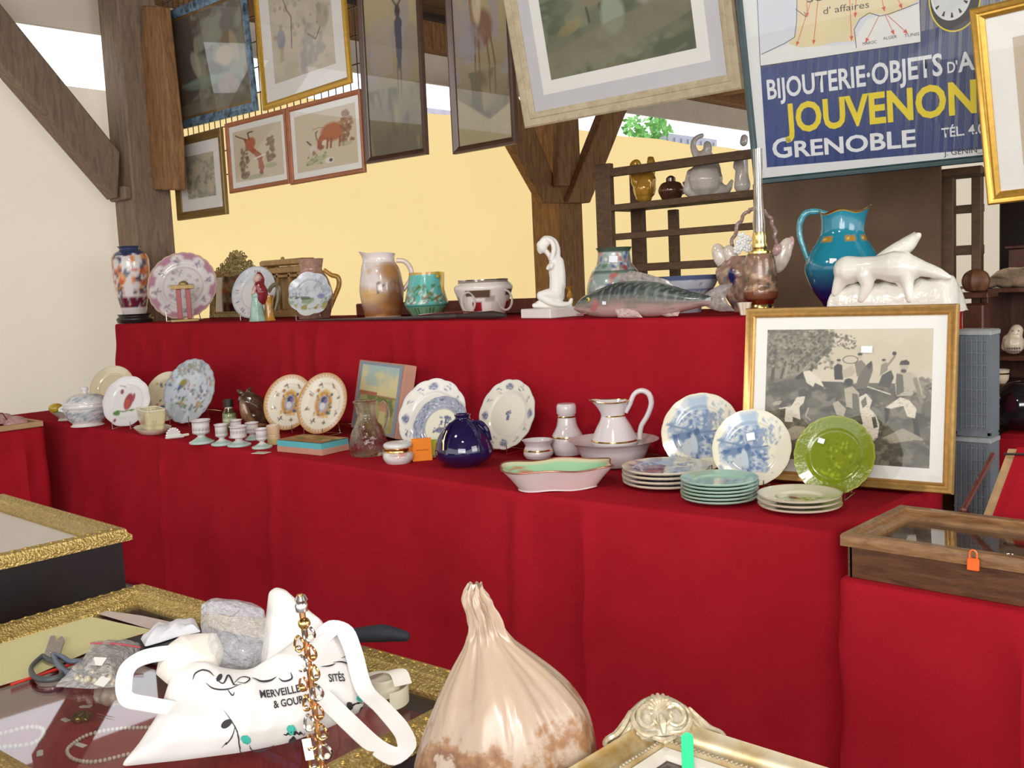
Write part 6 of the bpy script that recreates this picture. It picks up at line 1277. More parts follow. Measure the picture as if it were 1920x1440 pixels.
# papers on the glass
o = MB().add([tuple(np.array(atz(x, y, zg + .001)) - np.array([0, 0, zg])) for x, y in ((-30, 1192), (150, 1152), (290, 1182), (200, 1208), (60, 1268), (-30, 1295))] + [tuple(np.array(atz(x, y, zg + .0002)) - np.array([0, 0, zg])) for x, y in ((-30, 1192), (150, 1152), (290, 1182), (200, 1208), (60, 1268), (-30, 1295))], [(0, 1, 2, 3, 4, 5), (11, 10, 9, 8, 7, 6)] + [(i, 6 + i, 6 + (i + 1) % 6, (i + 1) % 6) for i in range(6)]).build('yellow_paper', plain('pale_yellow_paper', (.66, .62, .32), .85, 0, .03, 4), smooth=False); o.location = (0, 0, zg); tag(o, 'pale yellow sheet of paper under the scissors on the gilt case', 'paper')
o = MB().add([tuple(np.array(atz(x, y, zg + h)) - np.array([0, 0, zg])) for h in (.0022, .0014) for x, y in ((178, 1142), (265, 1154), (330, 1168), (300, 1185), (180, 1150))], [(0, 1, 2, 3, 4), (9, 8, 7, 6, 5)] + [(i, 5 + i, 5 + (i + 1) % 5, (i + 1) % 5) for i in range(5)]).build('tissue_paper', plain('pinkish_tissue', (.58, .46, .42), .9, 0, .06, 20), smooth=False); o.location = (0, 0, zg); tag(o, 'crumpled pinkish tissue paper behind the yellow sheet', 'paper')
f0, f1, f2, f3 = [atz(x, y, zg + .006) for x, y in ((190, 1208), (345, 1174), (590, 1210), (420, 1290))]
o = MB().add([tuple(p - np.array([0, 0, zg])) for p in (f0, f1, f2, f3)] + [tuple(p - np.array([0, 0, zg + .0035])) for p in (f0, f1, f2, f3)], [(0, 1, 2, 3), (7, 6, 5, 4), (0, 4, 5, 1), (1, 5, 6, 2), (2, 6, 7, 3), (3, 7, 4, 0)]).build('black_folder', plain('black_card', (.012, .013, .018), .45, 0, .1, 10), smooth=False); o.location = (0, 0, zg); tag(o, 'black folder lying under the tote bag and the clear bags', 'folder')
b = MB().limb([(0, 0, .02, .016), (.06, .03, .022, .02), (.11, .045, .016, .012)], 10); lay('black_pouch', 'black soft pouch poking out behind the tote bag on the gilt frame', 'pouch', 662, 1208, .803, b, plain('black_cloth', (.015, .016, .025), .7, 0, .1, 30), .3)
a, c = atz(20, 1284, zg + .004), atz(150, 1240, zg + .004); o = MB().tube([(0, 0, 0), tuple(c - a)], .0035, 8).build('red_pencil', plain('red_lacquer_pencil', (.62, .03, .02), .3)); o.location = tuple(a); tag(o, 'red pencil lying along the edge of the yellow paper', 'pencil')
# scissors
t = thing('scissors', 'grey handled scissors lying open on the pale yellow paper', 'scissors', tuple(atz(96, 1226, zg + .002)))
o0 = np.array(t.location)
def S(x, y, h): return atz(x, y, zg + .002 + h) - o0
STL = plain('scissor_steel', (.42, .38, .36), .3, .8, .1, 40); HND = plain('grey_rubber', (.07, .075, .08), .45, 0, .2, 40); HNB = plain('slate_rubber', (.12, .15, .20), .45, 0, .15, 40)
for nm, pts, h in (('blade', [(82, 1228), (95, 1192), (103, 1191), (106, 1206), (98, 1232)], .004), ('blade', [(92, 1232), (108, 1198), (116, 1192), (121, 1198), (110, 1230)], .0065)):
    P = [S(x, y, h) for x, y in pts]; n = len(P); MB().add(P + [p - np.array([0, 0, .0025]) for p in P], [tuple(range(n)), tuple(range(2 * n - 1, n - 1, -1))] + [(i, n + i, n + (i + 1) % n, (i + 1) % n) for i in range(n)]).build(nm, STL, t, smooth=False)
MB().ball(S(95, 1224, .008), .003, 8).build('pivot', STL, t)
lp = cr([S(*p, .008) for p in ((80, 1230), (66, 1242), (58, 1254), (66, 1270), (90, 1274), (114, 1268), (116, 1252), (104, 1242), (92, 1238), (80, 1230))], 40); MB().tube(lp, [.006, .005, .007, .0075, .006, .006], 10).build('handle', HND, t)
lp = cr([S(*p, .010) for p in ((100, 1228), (116, 1232), (130, 1240), (150, 1240), (160, 1250), (150, 1262), (126, 1262), (112, 1250), (104, 1238), (100, 1228))], 40); MB().tube(lp, [.007, .006, .007, .007, .006], 10).build('handle', HNB, t)
# ------------------------------------------------------------------ tote bag and plastic bags on the glass
b0, b1 = atz(225, 1436, .822), atz(690, 1322, .822); ed = (b1 - b0) / np.linalg.norm(b1 - b0); nh = np.array([ed[1], -ed[0], 0])
def tplane(elev, off=0): 
    n = nh * math.cos(elev) + np.array([0, 0, 1]) * math.sin(elev); u = np.cross(n, ed); return n, (u if u[2] > 0 else -u)
def pillow(outline, elev, thick, bulge, nz, seed, back=.012, off=0, rings=26, seg=150, ctr=None):
    """soft flat body: outline in image pixels laid on a plane leaning back from the bag's lower edge"""
    n, u = tplane(elev); d = n @ (b0 + n * off); P = np.array([hit(x, y, n, d) for x, y in outline]); q = np.stack([(P - b0) @ ed, (P - b0) @ u], 1)
    c = q.mean(0) if ctr is None else (lambda w_: np.array([(w_ - b0) @ ed, (w_ - b0) @ u]))(hit(*ctr, n, d))
    Q = np.vstack([q, q[:1]]); Lc = np.concatenate([[0], np.cumsum(np.linalg.norm(Q[1:] - Q[:-1], axis=1))]); s = np.linspace(0, Lc[-1], seg, endpoint=False)
    O = np.stack([np.interp(s, Lc, Q[:, k]) for k in (0, 1)], 1)
    for _ in range(2): O = (np.roll(O, 1, 0) + 2 * O + np.roll(O, -1, 0)) / 4
    rg = np.random.RandomState(seed); K_ = [(rg.uniform(8, 34, 2) * rg.choice([-1, 1], 2), rg.uniform(0, 6.28), rg.uniform(.4, 1)) for _ in range(7)]
    def ht(x, y, rho): return thick * max(0, 1 - rho ** bulge) ** .6 + nz * min(1, (1 - rho) * 5) * sum(a * (1 - abs(math.sin(k[0] * x + k[1] * y + p))) for k, p, a in K_) / 2.2
    vs = []; fs = []; rh = np.linspace(1, 0, rings) ** .8
    for r in rh:
        for o in O:
            w_ = c + (o - c) * r; h = ht(w_[0], w_[1], r); vs.append(b0 + ed * w_[0] + u * w_[1] + n * (off + h))
    for r in (1, .6, 0):
        for o in O: w_ = c + (o - c) * r; vs.append(b0 + ed * w_[0] + u * w_[1] + n * (off - (back if r < 1 else back * .3)))
    m = len(rh); rows = m + 3
    for j in range(m - 1):
        for i in range(seg): fs.append((j * seg + i, j * seg + (i + 1) % seg, (j + 1) * seg + (i + 1) % seg, (j + 1) * seg + i))
    ch = [0, m, m + 1, m + 2]
    for a, e in zip(ch[:-1], ch[1:]):
        for i in range(seg): fs.append((e * seg + i, e * seg + (i + 1) % seg, a * seg + (i + 1) % seg, a * seg + i))
    def surf(px, py, up=.001):
        p = hit(px, py, n, d); w_ = np.array([(p - b0) @ ed, (p - b0) @ u]); v = w_ - c; L = np.linalg.norm(v); 
        an = np.arctan2(O[:, 1] - c[1], O[:, 0] - c[0]); k = np.argmin(np.abs(np.angle(np.exp(1j * (an - math.atan2(v[1], v[0])))))); rho = min(1, L / np.linalg.norm(O[k] - c))
        return p + n * (ht(w_[0], w_[1], rho) + up)
    return MB().add(vs, fs), surf, n
TOTE = plain('white_cotton', (.80, .78, .75), .9, 0, .03, 12, .3)
t = thing('tote_bag', 'crumpled white cotton tote bag with dark lettering and leaf sprigs, lying on the gilt case', 'bag')
EL = math.radians(46)
mb, SF, tn = pillow([(225, 1436), (262, 1392), (300, 1332), (322, 1262), (352, 1240), (400, 1252), (468, 1262), (515, 1232), (560, 1196), (612, 1186), (645, 1172), (668, 1240), (682, 1300), (682, 1330), (620, 1362), (540, 1392), (450, 1410), (340, 1424)], EL, .045, 2.2, .012, 3, ctr=(470, 1330))
mb.build('front_panel', TOTE, t)
mb2, _, _ = pillow([(486, 1272), (495, 1190), (504, 1110), (516, 1101), (534, 1106), (566, 1134), (604, 1166), (626, 1200), (620, 1260), (560, 1290)], EL, .02, 2.5, .008, 8, off=-.02); mb2.build('back_panel', TOTE, t)
mb3, _, _ = pillow([(292, 1262), (300, 1226), (330, 1204), (372, 1192), (408, 1190), (420, 1220), (410, 1256), (360, 1275), (315, 1282)], EL, .03, 2, .016, 12, off=-.012); mb3.build('side_fold', plain('ivory_cotton', (.76, .70, .62), .9, 0, .04, 12, .3), t)
def onn(px, py, off): n = tn; return hit(px, py, n, n @ (b0 + n * off))
def strap(pts, w_, nm):
    P = [onn(x, y, o) for x, y, o in pts]; T = np.gradient(np.array(P), axis=0); W_ = np.array([np.cross(tn, q / np.linalg.norm(q)) * w_ for q in T])
    MB().ribbon(P, W_, .003, 48).build(nm, TOTE, t)
strap([(352, 1222, .02), (300, 1226, .025), (262, 1236, .02), (238, 1256, .012), (232, 1290, .01), (240, 1312, .012), (275, 1320, .012), (322, 1328, .03)], .028, 'strap')
strap([(598, 1200, .035), (624, 1178, .04), (646, 1184, .04), (662, 1220, .035), (682, 1290, .03), (716, 1326, .06), (752, 1368, .08), (762, 1398, .085), (740, 1418, .08), (700, 1396, .07), (650, 1350, .04), (604, 1306, .05)], .034, 'strap')
INK = plain('dark_print_ink', (.035, .03, .035), .8); TEAL = plain('teal_print_ink', (.06, .55, .45), .8)
def fit_text(body, mat, name, parent, mapf, p0, p1, hgt, bold=.0, up=None):
    """p0, p1 flat start and end of the line, hgt cap height; mapf (x, y) -> place"""
    cu = bpy.data.curves.new(name, 'FONT'); cu.body = body; cu.size = 1; cu.offset = bold; cu.resolution_u = 3
    tmp = bpy.data.objects.new('tmp', cu); COL.objects.link(tmp); bpy.context.view_layer.update()
    me = bpy.data.meshes.new_from_object(tmp.evaluated_get(bpy.context.evaluated_depsgraph_get())); bpy.data.objects.remove(tmp); bpy.data.curves.remove(cu)
    xs = [v.co.x for v in me.vertices]; x0, x1 = min(xs), max(xs); d = np.array(p1, float) - np.array(p0, float); uy = np.array(up if up is not None else (-d[1], d[0]), float); uy = uy / np.linalg.norm(uy) * hgt / .72
    for v in me.vertices:
        w_ = np.array(p0) + d * (v.co.x - x0) / (x1 - x0) + uy * v.co.y; v.co = Vector([float(k) for k in mapf(w_[0], w_[1])])
    me.materials.clear(); me.materials.append(mat); o = bpy.data.objects.new(name, me); COL.objects.link(o); o.parent = parent; return o
tl = lambda x, y: SF(x, -y, .0025)
fit_text('MERVEILLES,', INK, 'lettering', t, tl, (482, -1336), (567, -1319), 15, .022)
fit_text('& GOURM', INK, 'lettering', t, tl, (507, -1353), (573, -1340), 14, .022)
fit_text('SITÉS', INK, 'lettering', t, tl, (610, -1301), (642, -1293), 14, .022)
def stroke(pts, w_, mat=INK, nm='printed_sprig'):
    P = cr(pts, 30); L_ = []; R_ = []
    T = np.gradient(P, axis=0); T /= np.linalg.norm(T, axis=1)[:, None] + 1e-9
    for i, (p, q) in enumerate(zip(P, T)):
        k = w_ * (.25 + .75 * math.sin(PI * i / 29)); L_.append(SF(p[0] - q[1] * k, p[1] + q[0] * k, .0025)); R_.append(SF(p[0] + q[1] * k, p[1] - q[0] * k, .0025))
    MB().add(L_ + R_, [(i, i + 1, 31 + i, 30 + i) for i in range(29)]).build(nm, mat, t, smooth=False)
for p, k in (([(358, 1296), (364, 1284), (386, 1282), (398, 1292)], 1.6), ([(382, 1304), (396, 1314), (420, 1318), (446, 1312)], 1.5), ([(400, 1296), (414, 1306), (424, 1288), (432, 1310), (440, 1312)], 1.7), ([(430, 1312), (446, 1296), (462, 1300), (452, 1310), (438, 1306)], 1.4), ([(466, 1298), (482, 1304), (500, 1300), (512, 1292)], 2.0), ([(516, 1294), (526, 1300), (540, 1296), (538, 1284)], 1.8), ([(420, 1316), (430, 1330), (434, 1324)], 1.2),
             ([(594, 1276), (612, 1270), (622, 1264)], 1.5), ([(618, 1262), (634, 1258), (652, 1256), (660, 1246)], 1.7), ([(634, 1250), (648, 1242), (658, 1244), (644, 1252)], 1.3),
             ([(414, 1356), (436, 1386), (448, 1408), (460, 1418)], 1.1), ([(436, 1384), (430, 1400), (414, 1410)], 1.1), ([(466, 1404), (480, 1410), (500, 1406), (514, 1398)], 1.3), ([(528, 1388), (546, 1384), (570, 1380)], 1.5), ([(640, 1344), (662, 1330), (680, 1322)], 1.3), ([(672, 1338), (680, 1326)], 1.2)): stroke(p, k, INK, 'printed_script' if p[0][1] < 1340 and p[0][0] < 640 else 'printed_sprig')
def leafp(x, y, a, l, w_, mat):
    pts = [(x + l * math.cos(a) * math.cos(q) - w_ * math.sin(a) * math.sin(q), y + l * math.sin(a) * math.cos(q) + w_ * math.cos(a) * math.sin(q)) for q in np.linspace(0, 2 * PI, 16, endpoint=False)]
    MB().add([SF(*p, .0026) for p in pts], [tuple(range(16))]).build('printed_leaf', mat, t, smooth=False)
for x, y, a, l, w_, m in ((420, 1380, -.5, 11, 6, INK), (458, 1400, .05, 10, 4, TEAL), (543, 1381, .1, 10, 5, TEAL), (407, 1294, -1.1, 9, 4.5, INK), (672, 1318, -.4, 9, 5, TEAL), (652, 1334, .2, 7, 5, INK), (548, 1390, -.4, 8, 3, INK)): leafp(x, y, a, l, w_, m)
# clear bags
FILM = film_mat('clear_film', (.82, .83, .86), .30, .08, 1.0, 38)
t2 = thing('clear_bag', 'big crinkled clear plastic bag tucked into the mouth of the tote bag', 'bag')
m_, _, _ = pillow([(376, 1168), (378, 1134), (440, 1130), (496, 1146), (505, 1200), (500, 1238), (470, 1258), (420, 1252), (386, 1236)], EL, .035, 2.5, .02, 21, off=-.005); m_.build('film', FILM, t2)
m_, _, _ = pillow([(376, 1150), (378, 1132), (440, 1128), (496, 1144), (494, 1158), (430, 1150)], EL, .01, 2, .008, 23, off=.012); m_.build('zip_strip', film_mat('shiny_film', (.78, .76, .80), .55, .1, 1.0, 60), t2)
def flatbag(name, label, pts, thick, mat, nz, seed, z, extra=None):
    t_ = thing(name, label, 'bag'); c = np.mean([atz(x, y, z) for x, y in pts], 0); t_.location = tuple(c)
    P = [atz(x, y, z) - c for x, y in pts]; Q = np.vstack([P, P[:1]]); L_ = np.concatenate([[0], np.cumsum(np.linalg.norm(Q[1:] - Q[:-1], axis=1))]); O = np.stack([np.interp(np.linspace(0, L_[-1], 80, endpoint=False), L_, Q[:, k]) for k in (0, 1)], 1); rg = np.random.RandomState(seed); vs = []; kk = rg.uniform(20, 90, (5, 2)); pp = rg.rand(5) * 6
    for r in np.linspace(1, 0, 16):
        for o in O: x, y = o * r; vs.append((x, y, .003 + thick * (1 - r ** 2.5) + nz * (1 - r ** 6) * sum(abs(math.sin(kk[i, 0] * x + kk[i, 1] * y + pp[i])) for i in range(5)) / 3))
    for o in O: vs.append((o[0] * .98, o[1] * .98, .001))
    fs = [(j * 80 + i, j * 80 + (i + 1) % 80, (j + 1) * 80 + (i + 1) % 80, (j + 1) * 80 + i) for j in range(15) for i in range(80)] + [(16 * 80 + i, 16 * 80 + (i + 1) % 80, (i + 1) % 80, i) for i in range(80)] + [tuple(16 * 80 + i for i in range(79, -1, -1))]
    MB().add(vs, fs).build('film', mat, t_); return t_, c
t3, c3 = flatbag('zip_bag', 'small clear zip bag of pale beads with white labels, beside the scissors', [(104, 1290), (150, 1248), (172, 1212), (200, 1208), (264, 1208), (262, 1222), (232, 1250), (222, 1290), (170, 1294)], .016, film_mat('zip_film', (.76, .75, .74), .5, .15, .9, 40), .012, 5, zg + .003)
a, c = atz(170, 1206, zg + .03) - c3, atz(264, 1214, zg + .03) - c3; MB().tube([tuple(a), tuple((a + c) / 2 + np.array([0, 0, .004])), tuple(c)], .0022, 6, 8).build('red_zip', plain('red_zip_line', (.50, .08, .10), .4), t3)
for (x, y), rz in (((184, 1240), .5), ((192, 1278), .2)):
    q = atz(x, y, zg + .035) - c3; MB().box((0, 0, 0), (.032, .022, .001), M=Matrix.Translation(tuple(q)) @ Matrix.Rotation(rz, 4, 'Z') @ Matrix.Rotation(.5, 4, 'X')).build('white_label', PAPER, t3, smooth=False)
rnd = random.Random(2); b = MB()
for i in range(40): q = atz(rnd.uniform(140, 215), rnd.uniform(1255, 1284), zg + .01) - c3; b.ball((q[0], q[1], q[2] + rnd.uniform(0, .012)), .006, 8)
o = b.build('beads', plain('pale_beads', (.62, .56, .42), .3, 0, .2, 90), t3); o['kind'] = 'stuff'
flatbag('paper_scraps', 'torn white paper and film scraps behind the tote bag handle', [(264, 1200), (290, 1182), (340, 1172), (366, 1164), (376, 1186), (330, 1196), (300, 1206), (272, 1214)], .010, plain('white_scrap', (.74, .74, .78), .6, 0, .06, 40, .4), .012, 6, zg + .008)
# cream paper tape coil, right of the tote
c0 = atz(722, 1316, .772); t = thing('paper_tape', 'loose coil of cream paper tape on the gilt case, right of the tote bag', 'tape', tuple(c0))
MB().ribbon([(.055 * math.cos(a) * (1 - .05 * a), .045 * math.sin(a) * (1 - .03 * a), .022 + .003 * a) for a in np.linspace(-.6, 6.6, 50)], (0, 0, .036), .0012).build('coil', plain('cream_tape', (.70, .66, .50), .7, 0, .04, 12), t)
MB().ribbon([(-.03, -.02, .045), (0, 0, .062), (.03, .012, .066), (.06, .0, .05)], (.012, .034, 0), .0012, 16).build('loose_end', plain('white_tape', (.78, .74, .66), .7, 0, .04, 12), t)
# jewellery rod in front
rt = C0 + ray(562, 1114) / F * 1.36; rb = C0 + ray(604, 1440) / F * 1.36; ax = (rt - rb) / np.linalg.norm(rt - rb); k = (rt[2] - ZT) / ax[2]; base = rt - ax * k
COP = plain('copper_rod', (.55, .27, .12), .25, .9, .15, 60); PRL = plain('pearl_bead', (.70, .62, .50), .2, .1, .1, 40)
t = thing('jewellery_rod', 'upright copper rod hung with gilt bracelets and white tags, before the tote bag', 'jewellery stand', (base[0], base[1], ZT))
vv = lambda f, dx=0, dy=0: tuple(ax * (k * f) + _r0 * dx + np.array([-_vl[0], -_vl[1], 0]) * dy)
MB().lathe([(0, 0), (.045, 0), (.045, .008), (.02, .014), (.008, .02), (0, .02)], 32).build('base', COP, t)
MB().tube([vv(.02), vv(1.0)], .0042, 10).build('rod', COP, t)
MB().lathe([(0, 0), (.008, .0), (.009, .008), (.007, .012), (.009, .016), (.006, .022), (0, .022)], 20, o=vv(.955)).build('silver_collar', CHROME, t)
MB().ball(vv(.925, .002, .004), .0085, 14).build('gilt_bead', GILT, t)
rnd = random.Random(11)
for i in range(22):
    f = .90 - i * .026
    b = MB(); s_ = -1 if i % 2 else 1; r_ = rnd.uniform(.005, .008); cx = s_ * rnd.uniform(.006, .009)
    b.tube([tuple(np.array(vv(f + .012 * math.sin(a) * 1.6, cx + r_ * math.cos(a), .006 + .004 * math.sin(2 * a)))) for a in np.linspace(0, 6.28, 18)], .0018 + .0006 * (i % 3 == 0), 6); o = b.build('bracelet', [CHROME, GILT, COP][i % 3], t)
    MB().ball(vv(f - .01, cx * 1.2, .008), rnd.uniform(.003, .0045), 10).build('bead', [PRL, CHROME, GILT][i % 3], t)
for f, dx, h_, w_ in ((.815, -.012, .030, .011), (.60, -.013, .03, .012), (.50, -.012, .045, .016), (.50, .012, .04, .012), (.36, -.008, .035, .012), (.42, .004, .03, .012)):
    q = np.array(vv(f, dx, .010)); MB().box((0, 0, 0), (w_, .0012, h_), M=Matrix.Translation(tuple(q)) @ Matrix.Rotation(YAW, 4, 'Z') @ Matrix.Rotation(-.12, 4, 'Y')).build('white_tag', PAPER, t, smooth=False)
# brown plastic bag
sp = Spot(958, 1637, ZT, 0); sp.p = sp.p + np.array([-.012, .004, 0]); sp.set(sp.p); k = sp.s
rows = [(1083, 906, 931), (1096, 899, 934), (1112, 897, 946), (1126, 901, 949), (1139, 905, 956), (1155, 905, 962), (1171, 904, 970), (1190, 896, 988), (1205, 889, 1006), (1245, 865, 1054), (1284, 844, 1090), (1324, 826, 1114), (1377, 803, 1126), (1440, 784, 1132), (1500, 782, 1132), (1570, 800, 1115), (sp.by, 860, 1060)]
rows = rows[::-1]; V_ = cr([(sp.h(y), (x1 - x0) / 2 * k, ((x0 + x1) / 2 - sp.bx) * k) for y, x0, x1 in rows], 90); V_[0, 0] = 0
SK = []
for i, (z, r, cx) in enumerate(V_):
    z = max(0, z); f = .25 + .75 * min(1, max(0, (z - .2) / .15)); nk = min(1, max(0, (z - .37) / .03)); cx2 = cx + z * math.tan(ROLL) * 0
    for j in range(140):
        a = 2 * PI * j / 140; q = 1 + f * (.05 * math.sin(5 * a + 1.3 + z * 3) + .04 * math.sin(9 * a + .4 - z * 6) + .02 * abs(math.sin(13 * a + z * 9))) - f * .03 + nk * (.14 * math.sin(11 * a + z * 20) + .10 * math.sin(17 * a - z * 60)) + .012 * math.sin(a * 3 + z * 30) * (1 - f) + .010 * math.sin(23 * a + 40 * z)
        SK.append((cx2 + r * q * math.sin(a), -r * q * .84 * math.cos(a), z + nk * .006 * math.sin(7 * a)))
t_ = NT('brown_translucent_plastic'); f1 = t_.noise(9, 6, .65); tc = t_.n('TexCoord'); sx = t_.n('SeparateXYZ'); t_.ln(tc.outputs['Object'], sx.inputs[0])
mr = t_.n('MapRange'); mr.inputs[1].default_value = .14; mr.inputs[2].default_value = .34; mr.inputs[3].default_value = .30; mr.inputs[4].default_value = -.14; t_.ln(sx.outputs[2], mr.inputs[0])
ad = t_.n('Math', operation='ADD'); t_.ln(f1, ad.inputs[0]); t_.ln(mr.outputs[0], ad.inputs[1])
cB = t_.ramp(ad.outputs[0], [(.36, (.60, .45, .32)), (.57, (.60, .46, .34)), (.63, (.40, .20, .08)), (.70, (.24, .10, .04)), (.74, (.62, .48, .36))])
nb = t_.bump(t_.noise(11, 3, .55, t_.stretch(1.6, 1.6, .35), .6), .25, .02); pb = t_.pbr(cB, .28, 0, .6, .2, nb); tr = t_.n('BsdfTranslucent'); tr.inputs[0].default_value = (.62, .44, .30, 1); mx = t_.n('MixShader'); mx.inputs[0].default_value = .3; t_.ln(pb, mx.inputs[1]); t_.ln(tr.outputs[0], mx.inputs[2]); BAGM = t_.end(mx.outputs[0])
t = thing('plastic_bag', 'brown translucent plastic bag twisted shut at the top, standing between the two gilt cases', 'bag', tuple(sp.p), sp.yaw)
m = len(V_); MB().add(SK, [(j * 140 + i, j * 140 + (i + 1) % 140, (j + 1) * 140 + (i + 1) % 140, (j + 1) * 140 + i) for j in range(m - 1) for i in range(140)] + [tuple(range(139, -1, -1)), tuple((m - 1) * 140 + i for i in range(140))]).build('bag_body', BAGM, t)
# ------------------------------------------------------------------ pictures hung in a row above the raised tier
YP = 4.72
def rows_(art, seed, box, cols, n, rr, a=.7): art.dots(n, box, rr, cols, seed, a, .6)
BLKF = carved('blue_black_lacquer', (.02, .025, .035), (.16, .28, .40), 30, .1, .3, .3)
GOLDF = plain('bright_gold_frame', (.62, .36, .05), .4, .5, .12, 40); REDF = plain('cherry_frame', (.36, .12, .045), .45, 0, .15, 20); OLIVE = plain('olive_gilt_frame', (.24, .15, .045), .4, .4, .15, 30); DKF = plain('dark_brown_frame', (.075, .035, .022), .35, 0, .15, 20)
OAT = wood('limed_oak_frame', (.40, .32, .20), (.56, .47, .32), .6, (3, 3, 3)); GRY = plain('grey_mount', (.55, .55, .57), .85, 0, .03, 6); TEALF = plain('dark_teal_frame', (.02, .05, .055), .35, 0, .2, 20); GLD2 = plain('rich_gold_frame', (.60, .34, .06), .3, .6, .12, 40)
CORD = plain('cord', (.16, .11, .06), .8)
def hang(name, label, bl, br, H, tilt, mw, prof, mat, border=0, mount=None, art=None, res=(100, 120), border2=None, Y=YP, pane=None, W=None):
    a, c = aty(*bl, Y), aty(*br, Y); T = math.radians(tilt); ex = c - a; ex[2] *= .6; w_ = W or np.linalg.norm(ex)
    ey = np.array([0, -math.sin(T), math.cos(T)])
    t = rect_frame(name, label, 'picture', a, ex, ey, w_, H, mw, prof, mat, border, mount, art, res, True, border2, pane=pane)
    if W is None and H < 1.2: MB().box((0, .036, H * .85), (.02, .07, .03)).build('hook', DKS, t, smooth=False)
    return t, w_, H
P3 = plain('print_paper', .8) if False else None
A = Art(160, 160, '#6a655a'); A.grad('#5d5a48', '#6f6c66'); A.cloud(4, '#8a8672', .45, .6, .7, 2); A.poly([(.1, 1), (.62, 1), (.3, .2), (0, .1), (0, 1)], '#4a3f3a', .8); A.cloud(5, '#9aa08c', .5, .62, .6, 6, (A.U > .3) * 1.0); A.ell(.78, .62, .1, .12, '#7a6244', 0, .8); A.ell(.72, .5, .12, .1, '#b8a888', 0, .8); A.ell(.86, .56, .05, .16, '#b0a082', .2, .7); A.ell(.3, .5, .06, .14, '#b8ae98', .3, .6); A.rect(.05, .3, .95, .34, '#8a9a84', .5); A.ell(.72, .22, .14, .1, '#a88e7c', 0, .6); A.ell(.4, .3, .3, .06, '#7f9480', 0, .6); A.rect(0, 0, 1, .12, '#757060', .6)
hang('oil_painting', 'dark figure painting in a blue black frame, at the far left of the hanging row', (335, 245), (486, 209), 1.0, 3, .075, FLATP, BLKF, border=.03, mount=OLIVE, art=A, res=(90, 90))
A = Art(200, 200, '#cfc6b2'); A.cloud(4, '#b8b49c', .4, .6, .7, 3); A.dots(60, (.05, .4, .95, 1), (.01, .04), ['#8a9a80', '#b09a88', '#a3a88e', '#8a8478', '#b4887a'], 4, .6); A.line([(.25, .8), (.3, .68), (.36, .6), (.33, .3)], .008, '#6a6a5a'); A.ell(.17, .42, .07, .1, '#8c8ea0', 0, .8); A.rect(.14, .2, .2, .34, '#b0a078', .7); A.cloud(5, '#9a9aa0', .5, .6, .6, 8, (A.U > .45) * (A.V < .75) * 1.0); A.line([(.6, .38), (.72, .3), (.8, .4)], .007, '#6a6258'); A.ell(.85, .5, .1, .12, '#a49c88', 0, .7)
hang('framed_map', 'pale coloured print in a bright gold frame, above the two fox hound prints', (497, 208), (662, 150), 1.1, 0, .05, FLATP, GOLDF, border=.13, mount=PAPER, art=A, res=(100, 100))
A = Art(120, 120, '#c2b79e'); A.cloud(6, '#8f9486', .42, .6, .8, 5); A.ell(.5, .5, .16, .36, '#c4b8a0', .2, .8); A.dots(50, (.05, .05, .5, .5), (.02, .05), ['#6f7a70', '#8f988a'], 2, .6); A.dots(30, (.6, .3, .95, .9), (.02, .06), ['#7c8478', '#a39f8c'], 6, .6)
hang('small_print', 'small faded print with wide white mount in an olive gilt frame, lowest left', (338, 414), (430, 402), .72, 0, .07, HOLLOW, OLIVE, border=.11, mount=PAPER, art=A, res=(60, 60))
